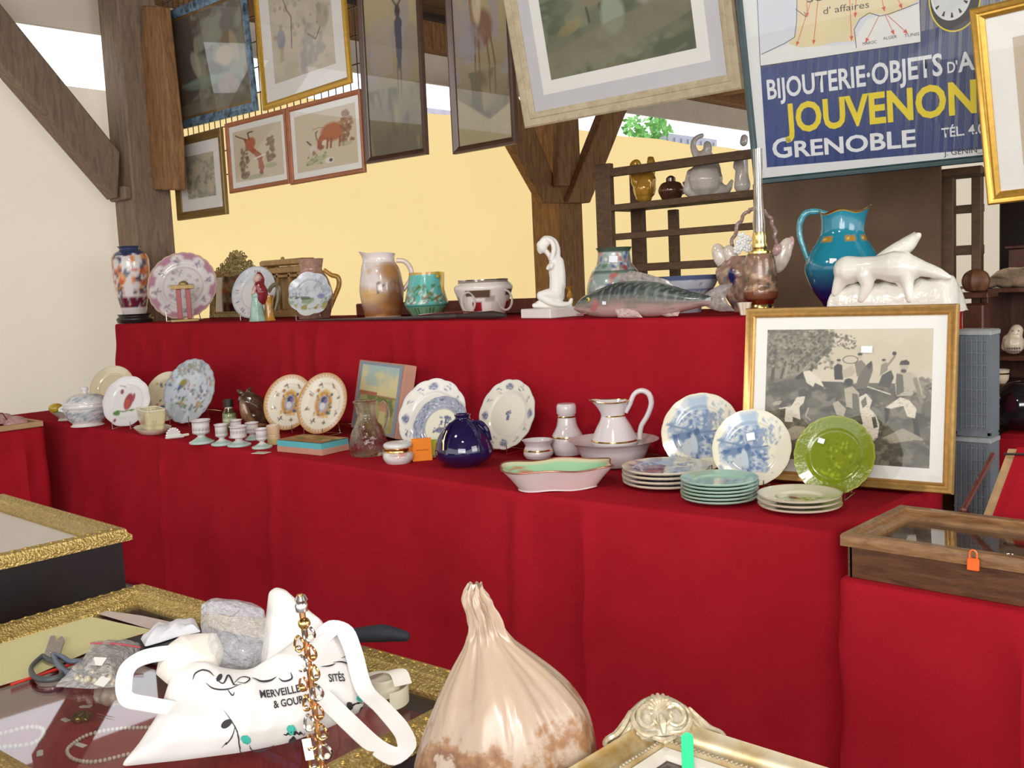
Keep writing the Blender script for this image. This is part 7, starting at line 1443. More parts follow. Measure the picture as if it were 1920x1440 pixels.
def bull_art(k):
    A = Art(200, 180, '#cdbfa4')
    if k == 0:
        A.poly([(.22, .82), (.34, .8), (.42, .62), (.56, .48), (.6, .38), (.5, .34), (.44, .46), (.3, .6)], '#a4552f'); A.ell(.36, .7, .1, .13, '#b0623a', -.5); A.line([(.28, .8), (.12, .88), (.06, .92)], .012, '#5a3a28'); A.line([(.34, .8), (.32, .92), (.42, .93)], .014, '#3a3430'); A.poly([(.5, .38), (.58, .36), (.62, .2), (.56, .12), (.5, .2)], '#a65c44'); A.ell(.55, .12, .04, .05, '#8a4a3a'); A.line([(.42, .4), (.7, .46)], .016, '#e0d8c8'); A.dots(60, (.12, .1, .32, .62), (.02, .04), ['#7a5a40', '#8f7458', '#6a4c38'], 3, .8, .5, lambda u, v: abs(u - .22) < .09 * (1 - abs(v - .35))); A.dots(60, (.66, .3, .84, .74), (.02, .04), ['#8f7458', '#7a5a40', '#6a5a48'], 4, .8, .5, lambda u, v: abs(u - .76) < .07); A.ell(.75, .22, .12, .05, '#9aa07c', 0, .7); A.ell(.4, .06, .2, .04, '#9aa07c', 0, .7); A.ell(.2, .1, .08, .06, '#6a4a38', 0, .8)
    else:
        A.ell(.62, .6, .19, .16, '#b0602c'); A.poly([(.44, .6), (.36, .5), (.38, .38), (.48, .42), (.54, .5)], '#a85628'); A.ell(.42, .4, .06, .07, '#94492a'); A.ell(.49, .44, .05, .05, '#d8ccb4'); A.line([(.36, .52), (.35, .64), (.38, .66)], .01, '#4a4038')
        for x in (.54, .6, .74, .8): A.line([(x, .5), (x - .02, .34)], .018, '#8f4a28')
        A.dots(90, (.76, .4, .96, .9), (.02, .045), ['#8a5a34', '#7a4c30', '#a0744a'], 5, .85, .5, lambda u, v: abs(u - .84) < .07 + .03 * math.sin(v * 20)); A.line([(.2, .52), (.28, .42)], .014, '#3f3a3a'); A.ell(.29, .36, .05, .09, '#d6cabc'); A.ell(.3, .3, .03, .04, '#a86a5a'); A.ell(.55, .13, .07, .05, '#e0dccf'); A.ell(.57, .13, .03, .03, '#3c3a40'); A.ell(.34, .18, .18, .05, '#a8ac84', .2, .8); A.dots(20, (.18, .1, .5, .28), (.01, .03), ['#6f7a5a', '#8a9468'], 7); A.ell(.82, .36, .1, .04, '#a4a880', 0, .7); A.line([(.3, .7), (.4, .72), (.5, .7)], .006, '#8a7a68')
    return A
hang('bull_print', 'cherry framed comic print of a brown bull upended, left of the pair', (435, 363), (547, 344), .575, 0, .035, FLATP, REDF, border=.05, mount=PAPER, art=bull_art(0), res=(110, 90))
hang('bull_print', 'cherry framed comic print of a brown bull charging, right of the pair', (549, 347), (688, 323), .59, 0, .035, FLATP, REDF, border=.05, mount=PAPER, art=bull_art(1), res=(110, 90))
def deer(k):
    A = Art(140, 260, '#a89a72'); A.grad('#5a5138', '#b3a47c', .05, .75)
    A.cloud(4, '#8a8494', .45, .62, .55, 3 + k, ((A.V > .28) & (A.V < .72)) * 1.0); A.cloud(6, '#4a4630', .5, .64, .7, 9 + k, (A.V < .32) * 1.0); A.cloud(5, '#9a8a5c', .55, .66, .6, 15, (A.V < .3) * 1.0)
    if k == 0:
        A.poly([(.56, .62), (.64, .66), (.7, .62), (.68, .46), (.62, .38), (.58, .46)], '#4a4a58'); A.ell(.63, .67, .05, .03, '#3f3c44'); 
        for s_ in (-1, 1): A.line([(.63, .69), (.63 + .07 * s_, .72), (.63 + .12 * s_, .76)], .008, '#4a4234'); A.line([(.63 + .07 * s_, .72), (.63 + .05 * s_, .75)], .007, '#4a4234')
        for x in (.59, .65): A.line([(x, .42), (x - .01, .28)], .01, '#57503c')
        A.rect(.1, .38, .5, .66, '#9a94a4', .25); A.ell(.85, .5, .14, .1, '#8a7a80', 0, .5)
    else:
        A.ell(.52, .5, .2, .085, '#7a5a44'); A.poly([(.34, .52), (.3, .66), (.4, .68), (.48, .56)], '#8a6a50'); A.ell(.31, .68, .09, .03, '#6f5440', .2); A.ell(.45, .62, .08, .1, '#c0b294', .2, .8)
        for s_ in (-1, 1): A.line([(.34, .7), (.34 + .1 * s_, .74), (.34 + .14 * s_, .78)], .009, '#5a4a34')
        for x, d in ((.4, -.02), (.46, .0), (.6, .04), (.68, .06)): A.line([(x, .46), (x + d, .34), (x + d - .01, .22)], .014, '#6a4c38')
        A.cloud(7, '#8a8890', .5, .6, .6, 22, ((A.V > .4) & (A.V < .75)) * 1.0); A.poly([(0, 0), (1, 0), (1, .16), (.6, .1), (0, .22)], '#b0a278', .6)
    return A
for k, (bl, br, lb) in enumerate((((691, 308), (805, 291), 'tall dark framed painting of a bluish stag, left of the two deer pictures'), ((855, 290), (973, 269), 'tall dark framed painting of a standing stag, next to the big grey mounted picture'))):
    hang('deer_painting', lb, bl, br, 1.5, 0, .045, [(0, 0), (0, .03), (.3, .034), (.55, .026), (.8, .018), (.85, .022), (1, .016), (1, 0)], DKF, art=deer(k), res=(70, 130))
A = Art(240, 200, '#5f6450'); A.grad('#6b6a50', '#53604a'); A.cloud(5, '#3f4c38', .42, .6, .8, 3); A.cloud(7, '#7d8268', .5, .62, .6, 8); A.ell(.42, .82, .15, .12, '#7a8a40', 0, .8); A.ell(.5, .78, .12, .03, '#3c3026'); A.line([(.5, .78), (.5, .55)], .02, '#3c3226'); A.line([(.32, .66), (.34, .4)], .009, '#3f3528'); A.line([(.42, .62), (.43, .42)], .009, '#3f3528'); A.ell(.37, .56, .07, .04, '#7c7458'); A.ell(.36, .72, .06, .1, '#5f7060'); A.ell(.5, .42, .08, .16, '#8f9c84', 0, .8); A.ell(.72, .66, .1, .22, '#a8a494', .1, .75); A.ell(.7, .86, .05, .06, '#b0805a', 0, .8); A.ell(.84, .56, .1, .1, '#463a34', .3, .8); A.ell(.58, .86, .04, .05, '#94502c', 0, .9); A.poly([(0, .2), (.4, .35), (1, .5), (1, .3), (.5, .1), (0, 0)], '#77745a', .6); A.ell(.2, .4, .1, .05, '#8a7c4c', .5, .6)
hang('large_picture', 'large garden scene with double grey and white mount in a limed oak frame', (990, 240), (1396, 167), 1.15, 11, .085, [(0, 0), (0, .03), (.12, .036), (.45, .030), (.55, .024), (.62, .028), (.8, .022), (1, .012), (1, 0)], OAT, border=.17, mount=plain('bright_mount', (.78, .77, .73), .85, 0, .02, 5), border2=(.095, GRY), art=A, res=(130, 110))
# the shop poster
t, W, H = hang('shop_poster', 'blue jeweller advertising poster with a map, in a dark teal frame', (1418, 346), (1905, 300), 1.45, 10, .030, FLATP, TEALF, border=.0, art=None, W=1.30)
MB().box((0, -.0045, H / 2), (W - .05, .003, H - .05)).build('paper', plain('poster_paper', (.70, .71, .70), .8, 0, .03, 3), t, smooth=False)
MW = t.matrix_world.copy(); MIv = MW.inverted()
PN = np.array((MW.to_3x3() @ Vector((0, -1, 0)))[:]); 
def onp(x, y, lift): 
    d0 = PN @ np.array(MW.translation[:]); q = hit(x, y, PN, d0 + .006); v = MIv @ Vector(q); return np.array([v.x, v.z])
def flat(pts, mat, nm, lift):
    P = [onp(x, y, 0) for x, y in pts]; n = len(P); MB().add([(p[0], -.006 - lift, p[1]) for p in P] + [(p[0], -.0055 - lift, p[1]) for p in P], [tuple(range(n)), tuple(range(2 * n - 1, n - 1, -1))] + [(i, n + i, n + (i + 1) % n, (i + 1) % n) for i in range(n)]).build(nm, mat, t, smooth=False)
PBL = plain('poster_blue', (.045, .075, .25), .75, 0, .12, 4); PYL = plain('poster_yellow', (.72, .58, .03), .75, 0, .04, 8); PWH = plain('poster_white', (.70, .72, .72), .75, 0, .04, 8); PTN = plain('poster_tan', (.70, .60, .36), .75, 0, .04, 6); PGB = plain('poster_pale_grey', (.62, .65, .70), .8, 0, .03, 6); PRD = plain('poster_red', (.62, .10, .06), .75); PBK = plain('poster_ink', (.05, .045, .045), .75)
flat([(1438, 314), (1426, 130), (1418, -60), (1885, -130), (1892, 20), (1905, 274)], PBL, 'blue_field', 0)
flat([(1425, 124), (1418, -60), (1722, -110), (1727, 79)], PGB, 'map_panel', .0006)
flat([(1426, 124), (1425, 104), (1480, 82), (1560, 86), (1604, 82), (1612, 58), (1625, 38), (1650, 27), (1700, 20), (1724, 6), (1727, 79)], plain('map_white', (.72, .72, .68), .8, 0, .03, 6), 'map_margin', .0010)
flat([(1479, 82), (1494, 62), (1496, 20), (1492, -50), (1718, -90), (1722, 0), (1702, 14), (1668, 28), (1640, 25), (1610, 34), (1602, 52), (1606, 76), (1560, 80), (1540, 86), (1500, 89)], PTN, 'map_land', .0014)
def pline(pts, w_, mat, nm, lift=.0018, arrow=False):
    P = np.array([onp(x, y, 0) for x, y in pts]); b = MB()
    for p, q in zip(P[:-1], P[1:]):
        d = q - p; L_ = np.linalg.norm(d); n = np.array([-d[1], d[0]]) / (L_ + 1e-9) * w_ / 2; b.add([(*(p + n)[:1], -.006 - lift, (p + n)[1]), (*(p - n)[:1], -.006 - lift, (p - n)[1]), (*(q - n)[:1], -.006 - lift, (q - n)[1]), (*(q + n)[:1], -.006 - lift, (q + n)[1])], [(0, 1, 2, 3)])
    if arrow:
        d = P[-1] - P[-2]; d /= np.linalg.norm(d); n = np.array([-d[1], d[0]]); e = P[-1]; tri = [e + d * .012, e - d * .010 + n * .009, e - d * .010 - n * .009]; b.add([(p[0], -.0062 - lift, p[1]) for p in tri], [(0, 1, 2)])
    b.build(nm, mat, t, smooth=False)
for p in ([(1528, -20), (1495, 82)], [(1536, -20), (1526, 79)], [(1592, -30), (1597, 72)], [(1606, -10), (1604, 28)], [(1652, -10), (1658, 17)], [(1676, -20), (1690, 12)], [(1512, -20), (1514, 28)]): pline(p, .003, PRD, 'map_arrow', arrow=True)
for p in ([(1648, 30), (1625, 76)], [(1660, 28), (1675, 61)], [(1664, 28), (1699, 60)]): pline(p, .0025, PRD, 'map_arrow', arrow=True)
for p in ([(1428, 102), (1470, 82), (1490, 70), (1494, 40), (1495, -40)], [(1606, 90), (1602, 55), (1612, 36), (1630, 24), (1650, 30), (1668, 26), (1700, 14), (1722, 5)], [(1492, 17), (1512, 32), (1508, 22)], [(1426, 124), (1727, 79)], [(1727, 79), (1722, -80)], [(1426, 124), (1417, -70)]): pline(p, .0028, PBK, 'map_outline')
def ptext(body, p0, p1, hpx, mat, nm, bold=.02, lift=.0020):
    a, c = onp(*p0, 0), onp(*p1, 0); e = onp(p0[0], p0[1] - hpx, 0); h_ = np.linalg.norm(e - a)
    return fit_text(body, mat, nm, t, lambda x, y: (x, -.006 - lift, y), a, c, h_, bold)
ptext('BIJOUTERIE·OBJETS', (1440, 186), (1768, 140), 37, PWH, 'lettering', .022)
ptext('D\'', (1777, 137), (1796, 134), 21, PWH, 'lettering', .02); ptext('ART', (1797, 135), (1880, 120), 36, PWH, 'lettering', .022)
ptext('JOUVENON', (1472, 249), (1832, 209), 54, PYL, 'lettering', .03)
ptext('G', (1450, 297), (1486, 293), 37, PWH, 'lettering', .02); ptext('RENOBLE', (1491, 294), (1718, 274), 30, PWH, 'lettering', .025)
ptext('TÉL. 4.0', (1766, 258), (1846, 249), 18, PWH, 'lettering', .02); ptext('J. GENIN_V', (1770, 292), (1852, 284), 11, PBK, 'small_print', .0)
ptext('d\' affaires', (1544, 27), (1630, 14), 13, PBK, 'map_lettering', .0); ptext('SU', (1514, 5), (1546, 0), 16, PBK, 'map_lettering', .0)
ptext('MAROC', (1618, 85), (1644, 81), 6, PBK, 'map_lettering', .0); ptext('ALGER', (1656, 75), (1682, 71), 6, PBK, 'map_lettering', .0); ptext('TUNIS', (1696, 70), (1724, 66), 6, PBK, 'map_lettering', .0)
# printed watch on the poster
c = onp(1790, -4, 0); b = MB(); r_ = np.linalg.norm(onp(1790, 60, 0) - c)
def disc(r0, mat, nm, lift, oy=0, ox=0): n = 48; MB().add([(c[0] + ox + r0 * .78 * math.cos(a), -.006 - lift, c[1] + oy + r0 * math.sin(a)) for a in np.linspace(0, 2 * PI, n, endpoint=False)], [tuple(range(n))]).build(nm, mat, t, smooth=False)
disc(r_, PYL, 'watch_rim', .0022); disc(r_ * .95, PBK, 'watch_case', .0026); disc(r_ * .78, PWH, 'watch_face', .0030, r_ * .14, -r_ * .1)
for k in range(12):
    a = k * PI / 6; p = np.array([c[0] - r_ * .1, c[1] + r_ * .14]); q0 = p + np.array([.78 * math.cos(a), math.sin(a)]) * r_ * .55; q1 = p + np.array([.78 * math.cos(a), math.sin(a)]) * r_ * .7; n = np.array([-math.sin(a), math.cos(a)]) * .006
    MB().add([(*(x_)[:1], -.0094, x_[1]) for x_ in (q0 + n * .4, q0 - n * .4, q1 - n, q1 + n)], [(0, 1, 2, 3)]).build('watch_numeral', PBK, t, smooth=False)
A = Art(120, 160, '#c4b39c'); A.ell(.62, .72, .12, .1, '#5a4f44', 0, .8); A.ell(.62, .62, .1, .08, '#b8a58e'); A.ell(.6, .45, .14, .18, '#8a7c6c', 0, .7); A.poly([(.5, .5), (.7, .5), (.82, .1), (.42, .1)], '#77695a', .8); A.ell(.35, .35, .14, .16, '#a3927e', 0, .7); A.line([(.5, .56), (.36, .5)], .02, '#8a7c6c'); A.line([(.1, .04), (.9, .05)], .005, '#a3927e')
hang('figure_print', 'gold framed print of a standing figure at the right edge, overlapping the poster', (1856, 383), (1965, 368), .80, 10, .05, [(0, 0), (0, .03), (.15, .038), (.4, .034), (.55, .024), (.7, .026), (1, .014), (1, 0)], GLD2, border=.10, mount=PAPER, art=A, res=(60, 80), Y=4.56, W=.62)
# wire grid that the left pictures hang against
x0, x1 = aty(322, 200, 4.8)[0], aty(690, 200, 4.8)[0]; t = thing('wire_grid', 'dark wire hanging grid behind the pictures at the left', 'grid', ((x0 + x1) / 2, 4.79, 2.62)); b = MB()
for x in np.arange(-(x1 - x0) / 2, (x1 - x0) / 2 + .01, .09): b.box((x, 0, .88), (.006, .006, 1.78))
b.build('upright_wires', DKS, t, smooth=False); b = MB()
for z in np.arange(0, 1.81, .2): b.box((0, 0, z), (x1 - x0, .008, .008))
b.build('cross_wires', DKS, t, smooth=False)
# ------------------------------------------------------------------ slatted shelf unit behind the raised tier
YS = 5.6
def s_(x, y, Y=YS): return aty(x, y, Y)
xl, xr = s_(1118, 310)[0], s_(1842, 330)[0]; t = thing('shelf_unit', 'dark wooden slatted shelf unit behind the raised tier, under the poster', 'shelf', ((xl + xr) / 2, YS, 0)); o0 = np.array(t.location)
def vb(x0, x1, y0, nm, dy=0, zt=None, z0=ZF + .001): a, c = s_(x0, y0), s_(x1, y0); MB().box((((a[0] + c[0]) / 2 - o0[0]), dy, ((zt or a[2]) + z0) / 2), (c[0] - a[0], .05, (zt or a[2]) - z0), bev=.004).build(nm, DKW, t)
vb(1118, 1146, 310, 'post'); vb(1126, 1148, 306, 'post', .35); vb(1198, 1213, 392, 'post', .36); vb(1768, 1790, 335, 'post'); vb(1824, 1842, 332, 'post')
for y0, y1, nm, dy in ((318, 334, 'rail', -.004), (386, 398, 'rail', -.004), (440, 452, 'rail', .02), (498, 512, 'rail', .02)):
    a, c = s_(1132, y0), s_(1132, y1); MB().box((0, dy, (a[2] + c[2]) / 2), (xr - xl, .03, a[2] - c[2]), bev=.003).build(nm, DKW, t)
zs = s_(1132, 398)[2] + .012; zs2 = s_(1132, 388)[2]
MB().box((0, .19, zs2 - .012), (xr - xl, .36, .024)).build('shelf_board', DKW, t, smooth=False)
a, c = s_(1422, 362), s_(1772, 565); PB = plain('brown_hardboard', (.135, .074, .037), .6, 0, .15, 5)
MB().box(((a[0] + c[0]) / 2 - o0[0], -.055, (a[2] + 1.40) / 2 - .05), (c[0] - a[0], .02, a[2] - 1.40 + .2)).build('back_panel', PB, t, smooth=False)
# goods on the shelf unit
YG = YS + .17
def sspot(px, name, label, cat): sp = spotY(px, zs2, YG); return sp, thing(name, label, cat, tuple(sp.p), sp.yaw)
GOL = plain('golden_lustre', (.52, .27, .04), .12, .3, .2, 20, coat=.5)
sp, t = sspot(1208, 'ceramic_rooster', 'golden lustre ceramic rooster on the slatted shelf', 'rooster figure'); dy = sp.by - 381
blob(t, [[(1208, 378 + dy, 17, 0), (1208, 371 + dy, 12, 0), (1207, 366 + dy, 15, 0)], [(1208, 352 + dy, 22, 0), (1210, 336 + dy, 20, 0)], [(1214, 330 + dy, 13, 0), (1220, 312 + dy, 9, 0), (1219, 302 + dy, 8, 0)], [(1196, 338 + dy, 14, 0), (1188, 318 + dy, 9, 0), (1187, 307 + dy, 7, 0), (1194, 302 + dy, 5, 0), (1200, 312 + dy, 4, 0)], [(1224, 306 + dy, 3, 0), (1230, 310 + dy, 2, 0)], [(1216, 296 + dy, 4, 0), (1222, 295 + dy, 3, 0)]], 'body', GOL, sp, .006, 3)
sp = spotY(1259, zs2 + .0015, YG + .02); BRL = plain('brown_lustre', (.09, .035, .02), .1, .2, .4, 25, coat=.6)
t, o = pot('lustre_teapot', 'dark brown lustre teapot beside the golden rooster on the slatted shelf', 'teapot', sp, [(14, sp.by), (20, sp.by - 10), (24, sp.by - 22), (18, sp.by - 34), (8, sp.by - 38)], BRL, n=24)
MB().lathe([(9 * sp.s, sp.h(sp.by - 37)), (9 * sp.s, sp.h(sp.by - 44)), (4 * sp.s, sp.h(sp.by - 48)), (0, sp.h(sp.by - 49))], 20).build('lid', BRL, t); MB().tube([(20 * sp.s, 0, 14 * sp.s), (27 * sp.s, 0, 24 * sp.s), (24 * sp.s, 0, 36 * sp.s)], 3 * sp.s, 8, 10).build('handle', BRL, t)
GRG = plain('pearly_grey_glaze', (.52, .47, .42), .15, 0, .08, 12, coat=.4)
sp, t = sspot(1320, 'figure_group', 'pearly grey glazed seated figure with a raised arm on the slatted shelf', 'figurine'); dy = sp.by - 376
blob(t, [[(1322, 368 + dy, 34, 0), (1318, 350 + dy, 26, 0), (1314, 330 + dy, 20, 0)], [(1300, 372 + dy, 12, 0), (1345, 368 + dy, 14, 0), (1362, 360 + dy, 8, 0), (1370, 345 + dy, 4, 0)], [(1318, 318 + dy, 15, 0), (1316, 300 + dy, 13, 0)], [(1325, 285 + dy, 9, 0), (1324, 278 + dy, 8, 0)], [(1306, 300 + dy, 8, 0), (1298, 280 + dy, 6, 0), (1302, 266 + dy, 5, 0), (1314, 260 + dy, 5, 0)], [(1330, 300 + dy, 8, 0), (1342, 316 + dy, 6, 0), (1346, 332 + dy, 6, 0)], [(1296, 330 + dy, 10, 0), (1292, 360 + dy, 12, 0)]], 'body', GRG, sp, .008, 5)
sp, t = sspot(1392, 'figurine', 'pearly grey glazed figurine half hidden behind the lamp chimney on the slatted shelf', 'figurine'); dy = sp.by - 376
blob(t, [[(1392, 370 + dy, 16, 0), (1390, 340 + dy, 13, 0), (1390, 305 + dy, 11, 0)], [(1392, 280 + dy, 8, 0), (1393, 272 + dy, 7, 0)], [(1382, 300 + dy, 6, 0), (1378, 325 + dy, 5, 0)]], 'body', GRG, sp, .007, 5)
for px, nm, lb, ct, col, w_, h_ in ((1498, 'green_frog_dish', 'green glazed dish on the brown panel under the poster', 'dish', (.08, .20, .09), 32, 14), (1590, 'grey_crock', 'grey stoneware crock half hidden under the poster', 'crock', (.30, .28, .25), 22, 18), (1640, 'green_bottle', 'green glazed flask under the poster, right of the grey crock', 'bottle', (.10, .22, .10), 10, 26), (1744, 'brown_pot', 'brown lustre pot under the poster near the right posts', 'pot', (.20, .10, .03), 20, 20)):
    zt_ = a[2] + .05; sp = spotY(px, zs2 + .0015, YG + .05); kk = zs2
    pot(nm, lb, ct, sp, [(w_ * .6, sp.by), (w_ * .9, sp.by - h_ * .9), (w_, sp.by - h_ * 1.7), (w_ * .6, sp.by - h_ * 2.5), (w_ * .4, sp.by - h_ * 2.9)], plain(nm + '_glaze', col, .15, 0, .3, 20, coat=.4), n=20, seg=28)
# ------------------------------------------------------------------ right background
CRT = plain('grey_blue_plastic', (.13, .15, .17), .5, 0, .1, 10)
for i in range(4):
    z0 = ZF + i * .4005; t = thing('plastic_crate', ['grey plastic crate at the floor, bottom of the stack right of the table', 'grey plastic crate second from the floor, right of the hunting print', 'grey plastic crate second from the top, right of the hunting print', 'grey plastic crate on top of the stack, beside the hunting print frame'][i], 'crate', (-1.29, 3.915, z0), 0, 'stack of grey plastic crates')
    w_, d_, h_ = .13, .10, .398; b = MB()
    b.box((0, 0, .008), (w_, d_, .016)); 
    for x in (-1, 1): b.box((x * (w_ / 2 - .006), 0, h_ / 2), (.010, d_, h_ - .01))
    for y in (-1, 1): b.box((0, y * (d_ / 2 - .006), h_ / 2), (w_, .010, h_ - .01))
    b.build('shell', CRT, t, smooth=False); b = MB()
    for x in np.linspace(-w_ / 2 + .01, w_ / 2 - .01, 7): b.box((x, -d_ / 2 - .003, h_ / 2), (.006, .008, h_ - .05))
    for z in np.linspace(.04, h_ - .04, 8): b.box((0, -d_ / 2 - .002, z), (w_, .006, .006))
    b.build('ribs', CRT, t, smooth=False)
    MB().box((0, 0, h_ - .012), (w_ + .006, d_ + .006, .022), bev=.004).box((0, 0, h_ - .012), (w_ - .03, d_ - .03, .025)).build('rim', plain('pale_grey_rim', (.30, .31, .31), .4), t)
# dresser with small goods
YD = 5.45; xd = aty(1846, 700, YD)[0]; DMH = wood('dresser_mahogany', (.045, .014, .008), (.12, .04, .02), .4, (3, 3, 1), .2)
t = thing('dresser', 'dark mahogany open dresser at the right edge, holding cups and glasses', 'dresser', (xd + .45, YD + .2, 0))
zz = [aty(1890, y, YD)[2] for y in (540, 668, 722, 790)]
b = MB()
for x in (-.45, .45): MB().box((x, 0, (zz[0] + ZF) / 2), (.03, .4, zz[0] - ZF), bev=.004).build('side', DMH, t)
for k, z in enumerate(zz): MB().box((0, 0, z - .012), (.9, .4, .024), bev=.003).build('shelf', DMH, t)
MB().box((0, .19, (zz[0] + ZF) / 2), (.9, .02, zz[0] - ZF)).build('back', DMH, t, smooth=False); MB().box((0, 0, .2), (.88, .38, .8), bev=.004).build('cupboard', DMH, t)
t2 = thing('wooden_chest', 'dark red brown chest standing on the dresser, behind the beige net', 'chest', (xd + .5, YD + .25, zz[0])); MB().box((0, 0, .10), (.85, .25, .2), bev=.008).build('body', DMH, t2); MB().box((0, 0, .205), (.88, .27, .02), bev=.005).build('lid', DMH, t2)
p = aty(1895, 540, YD + .9); MB_ = MB().box((0, 0, 1.2 + ZF / 2), (.5, .3, 2.4 - ZF), bev=.01); o = MB_.build('tall_cabinet', plain('black_brown_wood', (.02, .010, .008), .4)); put(o, (p[0] + .2, YD + 1.0, 0)); tag(o, 'tall black brown cabinet behind the dresser at the right edge', 'cabinet')
# beige net heap on the dresser front
p = aty(1880, 585, YD - .02); o = MB().grid(lambda u, v: ((u - .3) * .75, -.10 - .10 * math.sin(PI * v), .005 + (.04 + .15 * u) * math.sin(PI * v) ** .8 * min(1, u * 4) + .008 * math.sin(u * 31 + v * 9)), 40, 20).build('beige_net', plain('beige_net_cloth', (.36, .25, .16), .8, 0, .2, 60, .5), solid=.003); put(o, (p[0] + .02, YD + .14, zz[0] + .001)); tag(o, 'heap of beige netting draped on top of the dresser', 'netting')
FLG = plain('ivory_ceramic', (.66, .54, .40), .25, 0, .06, 20)
def shelfspot(px, z, Y=YD + .06): return spotY(px, z + .0015, Y)
sp = shelfspot(1900, zz[1]); t = thing('ivory_bust', 'ivory ceramic smiling bust with dark lettering on its base, on the dresser', 'bust', tuple(sp.p), sp.yaw); k = sp.s
blob(t, [[(1900, sp.by - 4, 20, 0), (1900, sp.by - 18, 17, 0)], [(1900, sp.by - 34, 14, 0), (1903, sp.by - 46, 12, 0)], [(1888, sp.by - 30, 8, 0), (1886, sp.by - 14, 8, 0)]], 'body', FLG, sp, .005, 3)
b = MB(); 
for x, z in ((-4, 46), (6, 46)): b.ball((x * k + 3 * k, -11.5 * k, z * k), (1.8 * k, 1 * k, 1.2 * k), 8)
b.tube([(-2 * k, -11 * k, 40 * k), (3 * k, -12.5 * k, 38.5 * k), (8 * k, -11 * k, 40 * k)], .7 * k, 6); b.build('face_marks', plain('bust_marks', (.25, .13, .08), .6), t)
b = MB()
for r in (14, 8):
    for i in range(6): b.box(((-10 + i * 4) * k, -19.5 * k, r * k), (2.6 * k, 1.2 * k, 3.4 * k))
b.build('lettering', plain('bust_ink', (.08, .05, .04), .7), t, smooth=False)
sp = shelfspot(1876, zz[2]); t, o = pot('gilt_cup', 'small ivory cup with gilt bands on the lower dresser shelf', 'cup', sp, [(9, sp.by), (14, sp.by - 8), (15, sp.by - 22), (16, sp.by - 26)], FLG, wall=2, n=18, seg=28); MB().lathe([(15 * sp.s, 17 * sp.s), (16.5 * sp.s, 18.5 * sp.s), (15.5 * sp.s, 20 * sp.s)], 28, cap=False).build('gilt_band', GILT, t)
for px, lb in ((1876, 'clear stemmed glass on the lowest dresser shelf, left one'), (1908, 'clear stemmed glass on the lowest dresser shelf, right one')):
    sp = shelfspot(px, zz[3]); k = sp.s; t = thing('wine_glass', lb, 'glass', tuple(sp.p), sp.yaw); MB().lathe([(12 * k, 0), (11 * k, 1.5 * k), (2 * k, 4 * k), (1.6 * k, 18 * k), (4 * k, 22 * k), (11 * k, 32 * k), (12 * k, 44 * k), (11.2 * k, 44 * k), (10 * k, 33 * k), (1, 23 * k) if False else (.5 * k, 24 * k)], 24, cap=False).build('bowl', CUT, t)
# dark carved basket by the posts, small figure, black dome, sloping red display with a stick
sp = spotY(1830, 1.44, 5.22)
t = thing('plant_stand', 'tall dark wooden pedestal behind the raised tier at the right', 'pedestal', (sp.p[0], 5.22, 0)); MB().box((0, 0, ZF + .011), (.2, .2, .02)).box((0, 0, .7 + ZF / 2), (.10, .10, 1.36 - ZF), bev=.01).box((0, 0, 1.42), (.16, .16, .03), bev=.005).build('column', DMH, t)
o = MB().lathe([(.03, 0), (.05, .01), (.062, .05), (.05, .09), (.02, .11), (0, .11)], 28, wob=lambda th, v: 1 + .08 * math.cos(9 * th) * math.sin(PI * v), n=24).build('carved_ball', wood('carved_brown', (.06, .02, .01), (.18, .07, .03), .5)); put(o, (sp.p[0], 5.22, 1.4365)); tag(o, 'rounded carved brown wooden ornament by the right shelf post', 'ornament')
sp = spotY(1905, .80, 5.06); t = thing('side_stand', 'low red draped stand at the right behind the sloping display', 'stand', (sp.p[0] + .13, 5.02, 0)); MB().box((0, 0, .395 + ZF / 2), (.32, .3, .79 - ZF), bev=.02).build('body', RED, t)
o = MB().ball((0, 0, .115), (.12, .12, .115), 28).tube([(.05, -.02, .04), (.14, -.09, .045), (.17, -.12, .04)], [.03, .02], 8, 10).build('black_helmet', plain('gloss_black', (.010, .009, .012), .08, 0, .1, 10, coat=.8)); put(o, (sp.p[0] + .03, 5.02, .793)); tag(o, 'glossy black domed helmet at the right edge above the sloping red display', 'helmet')
a0, a1, a2, a3 = np.array([-1.10, 3.22, ZR]), np.array([-.55, 3.22, ZR]), np.array([-.55, 3.60, 1.06]), np.array([-1.10, 3.60, 1.06])
e = aty(1812, 962, 3.22); f_ = aty(1892, 846, 3.55); a0[0] = e[0] + .02; a3 = np.array([f_[0], 3.55, f_[2]]); a2 = np.array([a1[0], 3.55, f_[2] + .02])
t = thing('sloping_display', 'sloping red striped display board with a beige edge, right of the hunting print', 'display board', tuple(a0)); nn = np.cross(a1 - a0, a3 - a0); nn /= np.linalg.norm(nn)
def quad(P, th): P = [p - a0 for p in P]; return MB().add([tuple(p) for p in P] + [tuple(p - nn * th) for p in P], [(0, 1, 2, 3), (7, 6, 5, 4), (0, 4, 5, 1), (1, 5, 6, 2), (2, 6, 7, 3), (3, 7, 4, 0)])
quad([a0 + nn * .012, a1 + nn * .012, a2 + nn * .012, a3 + nn * .012], .012).build('board', PALEW, t, smooth=False)
for i in range(4):
    u0, u1 = .06 + i * .24, .06 + i * .24 + .2; L0 = lambda u: a0 + (a1 - a0) * u; L1 = lambda u: a3 + (a2 - a3) * u
    quad([L0(u0) + nn * .022, L0(u1) + nn * .022, L1(u1) + nn * .022, L1(u0) + nn * .022], .010).build('red_stripe', [RED, plain('dusky_red', (.20, .03, .04), .8)][i % 2], t, smooth=False)
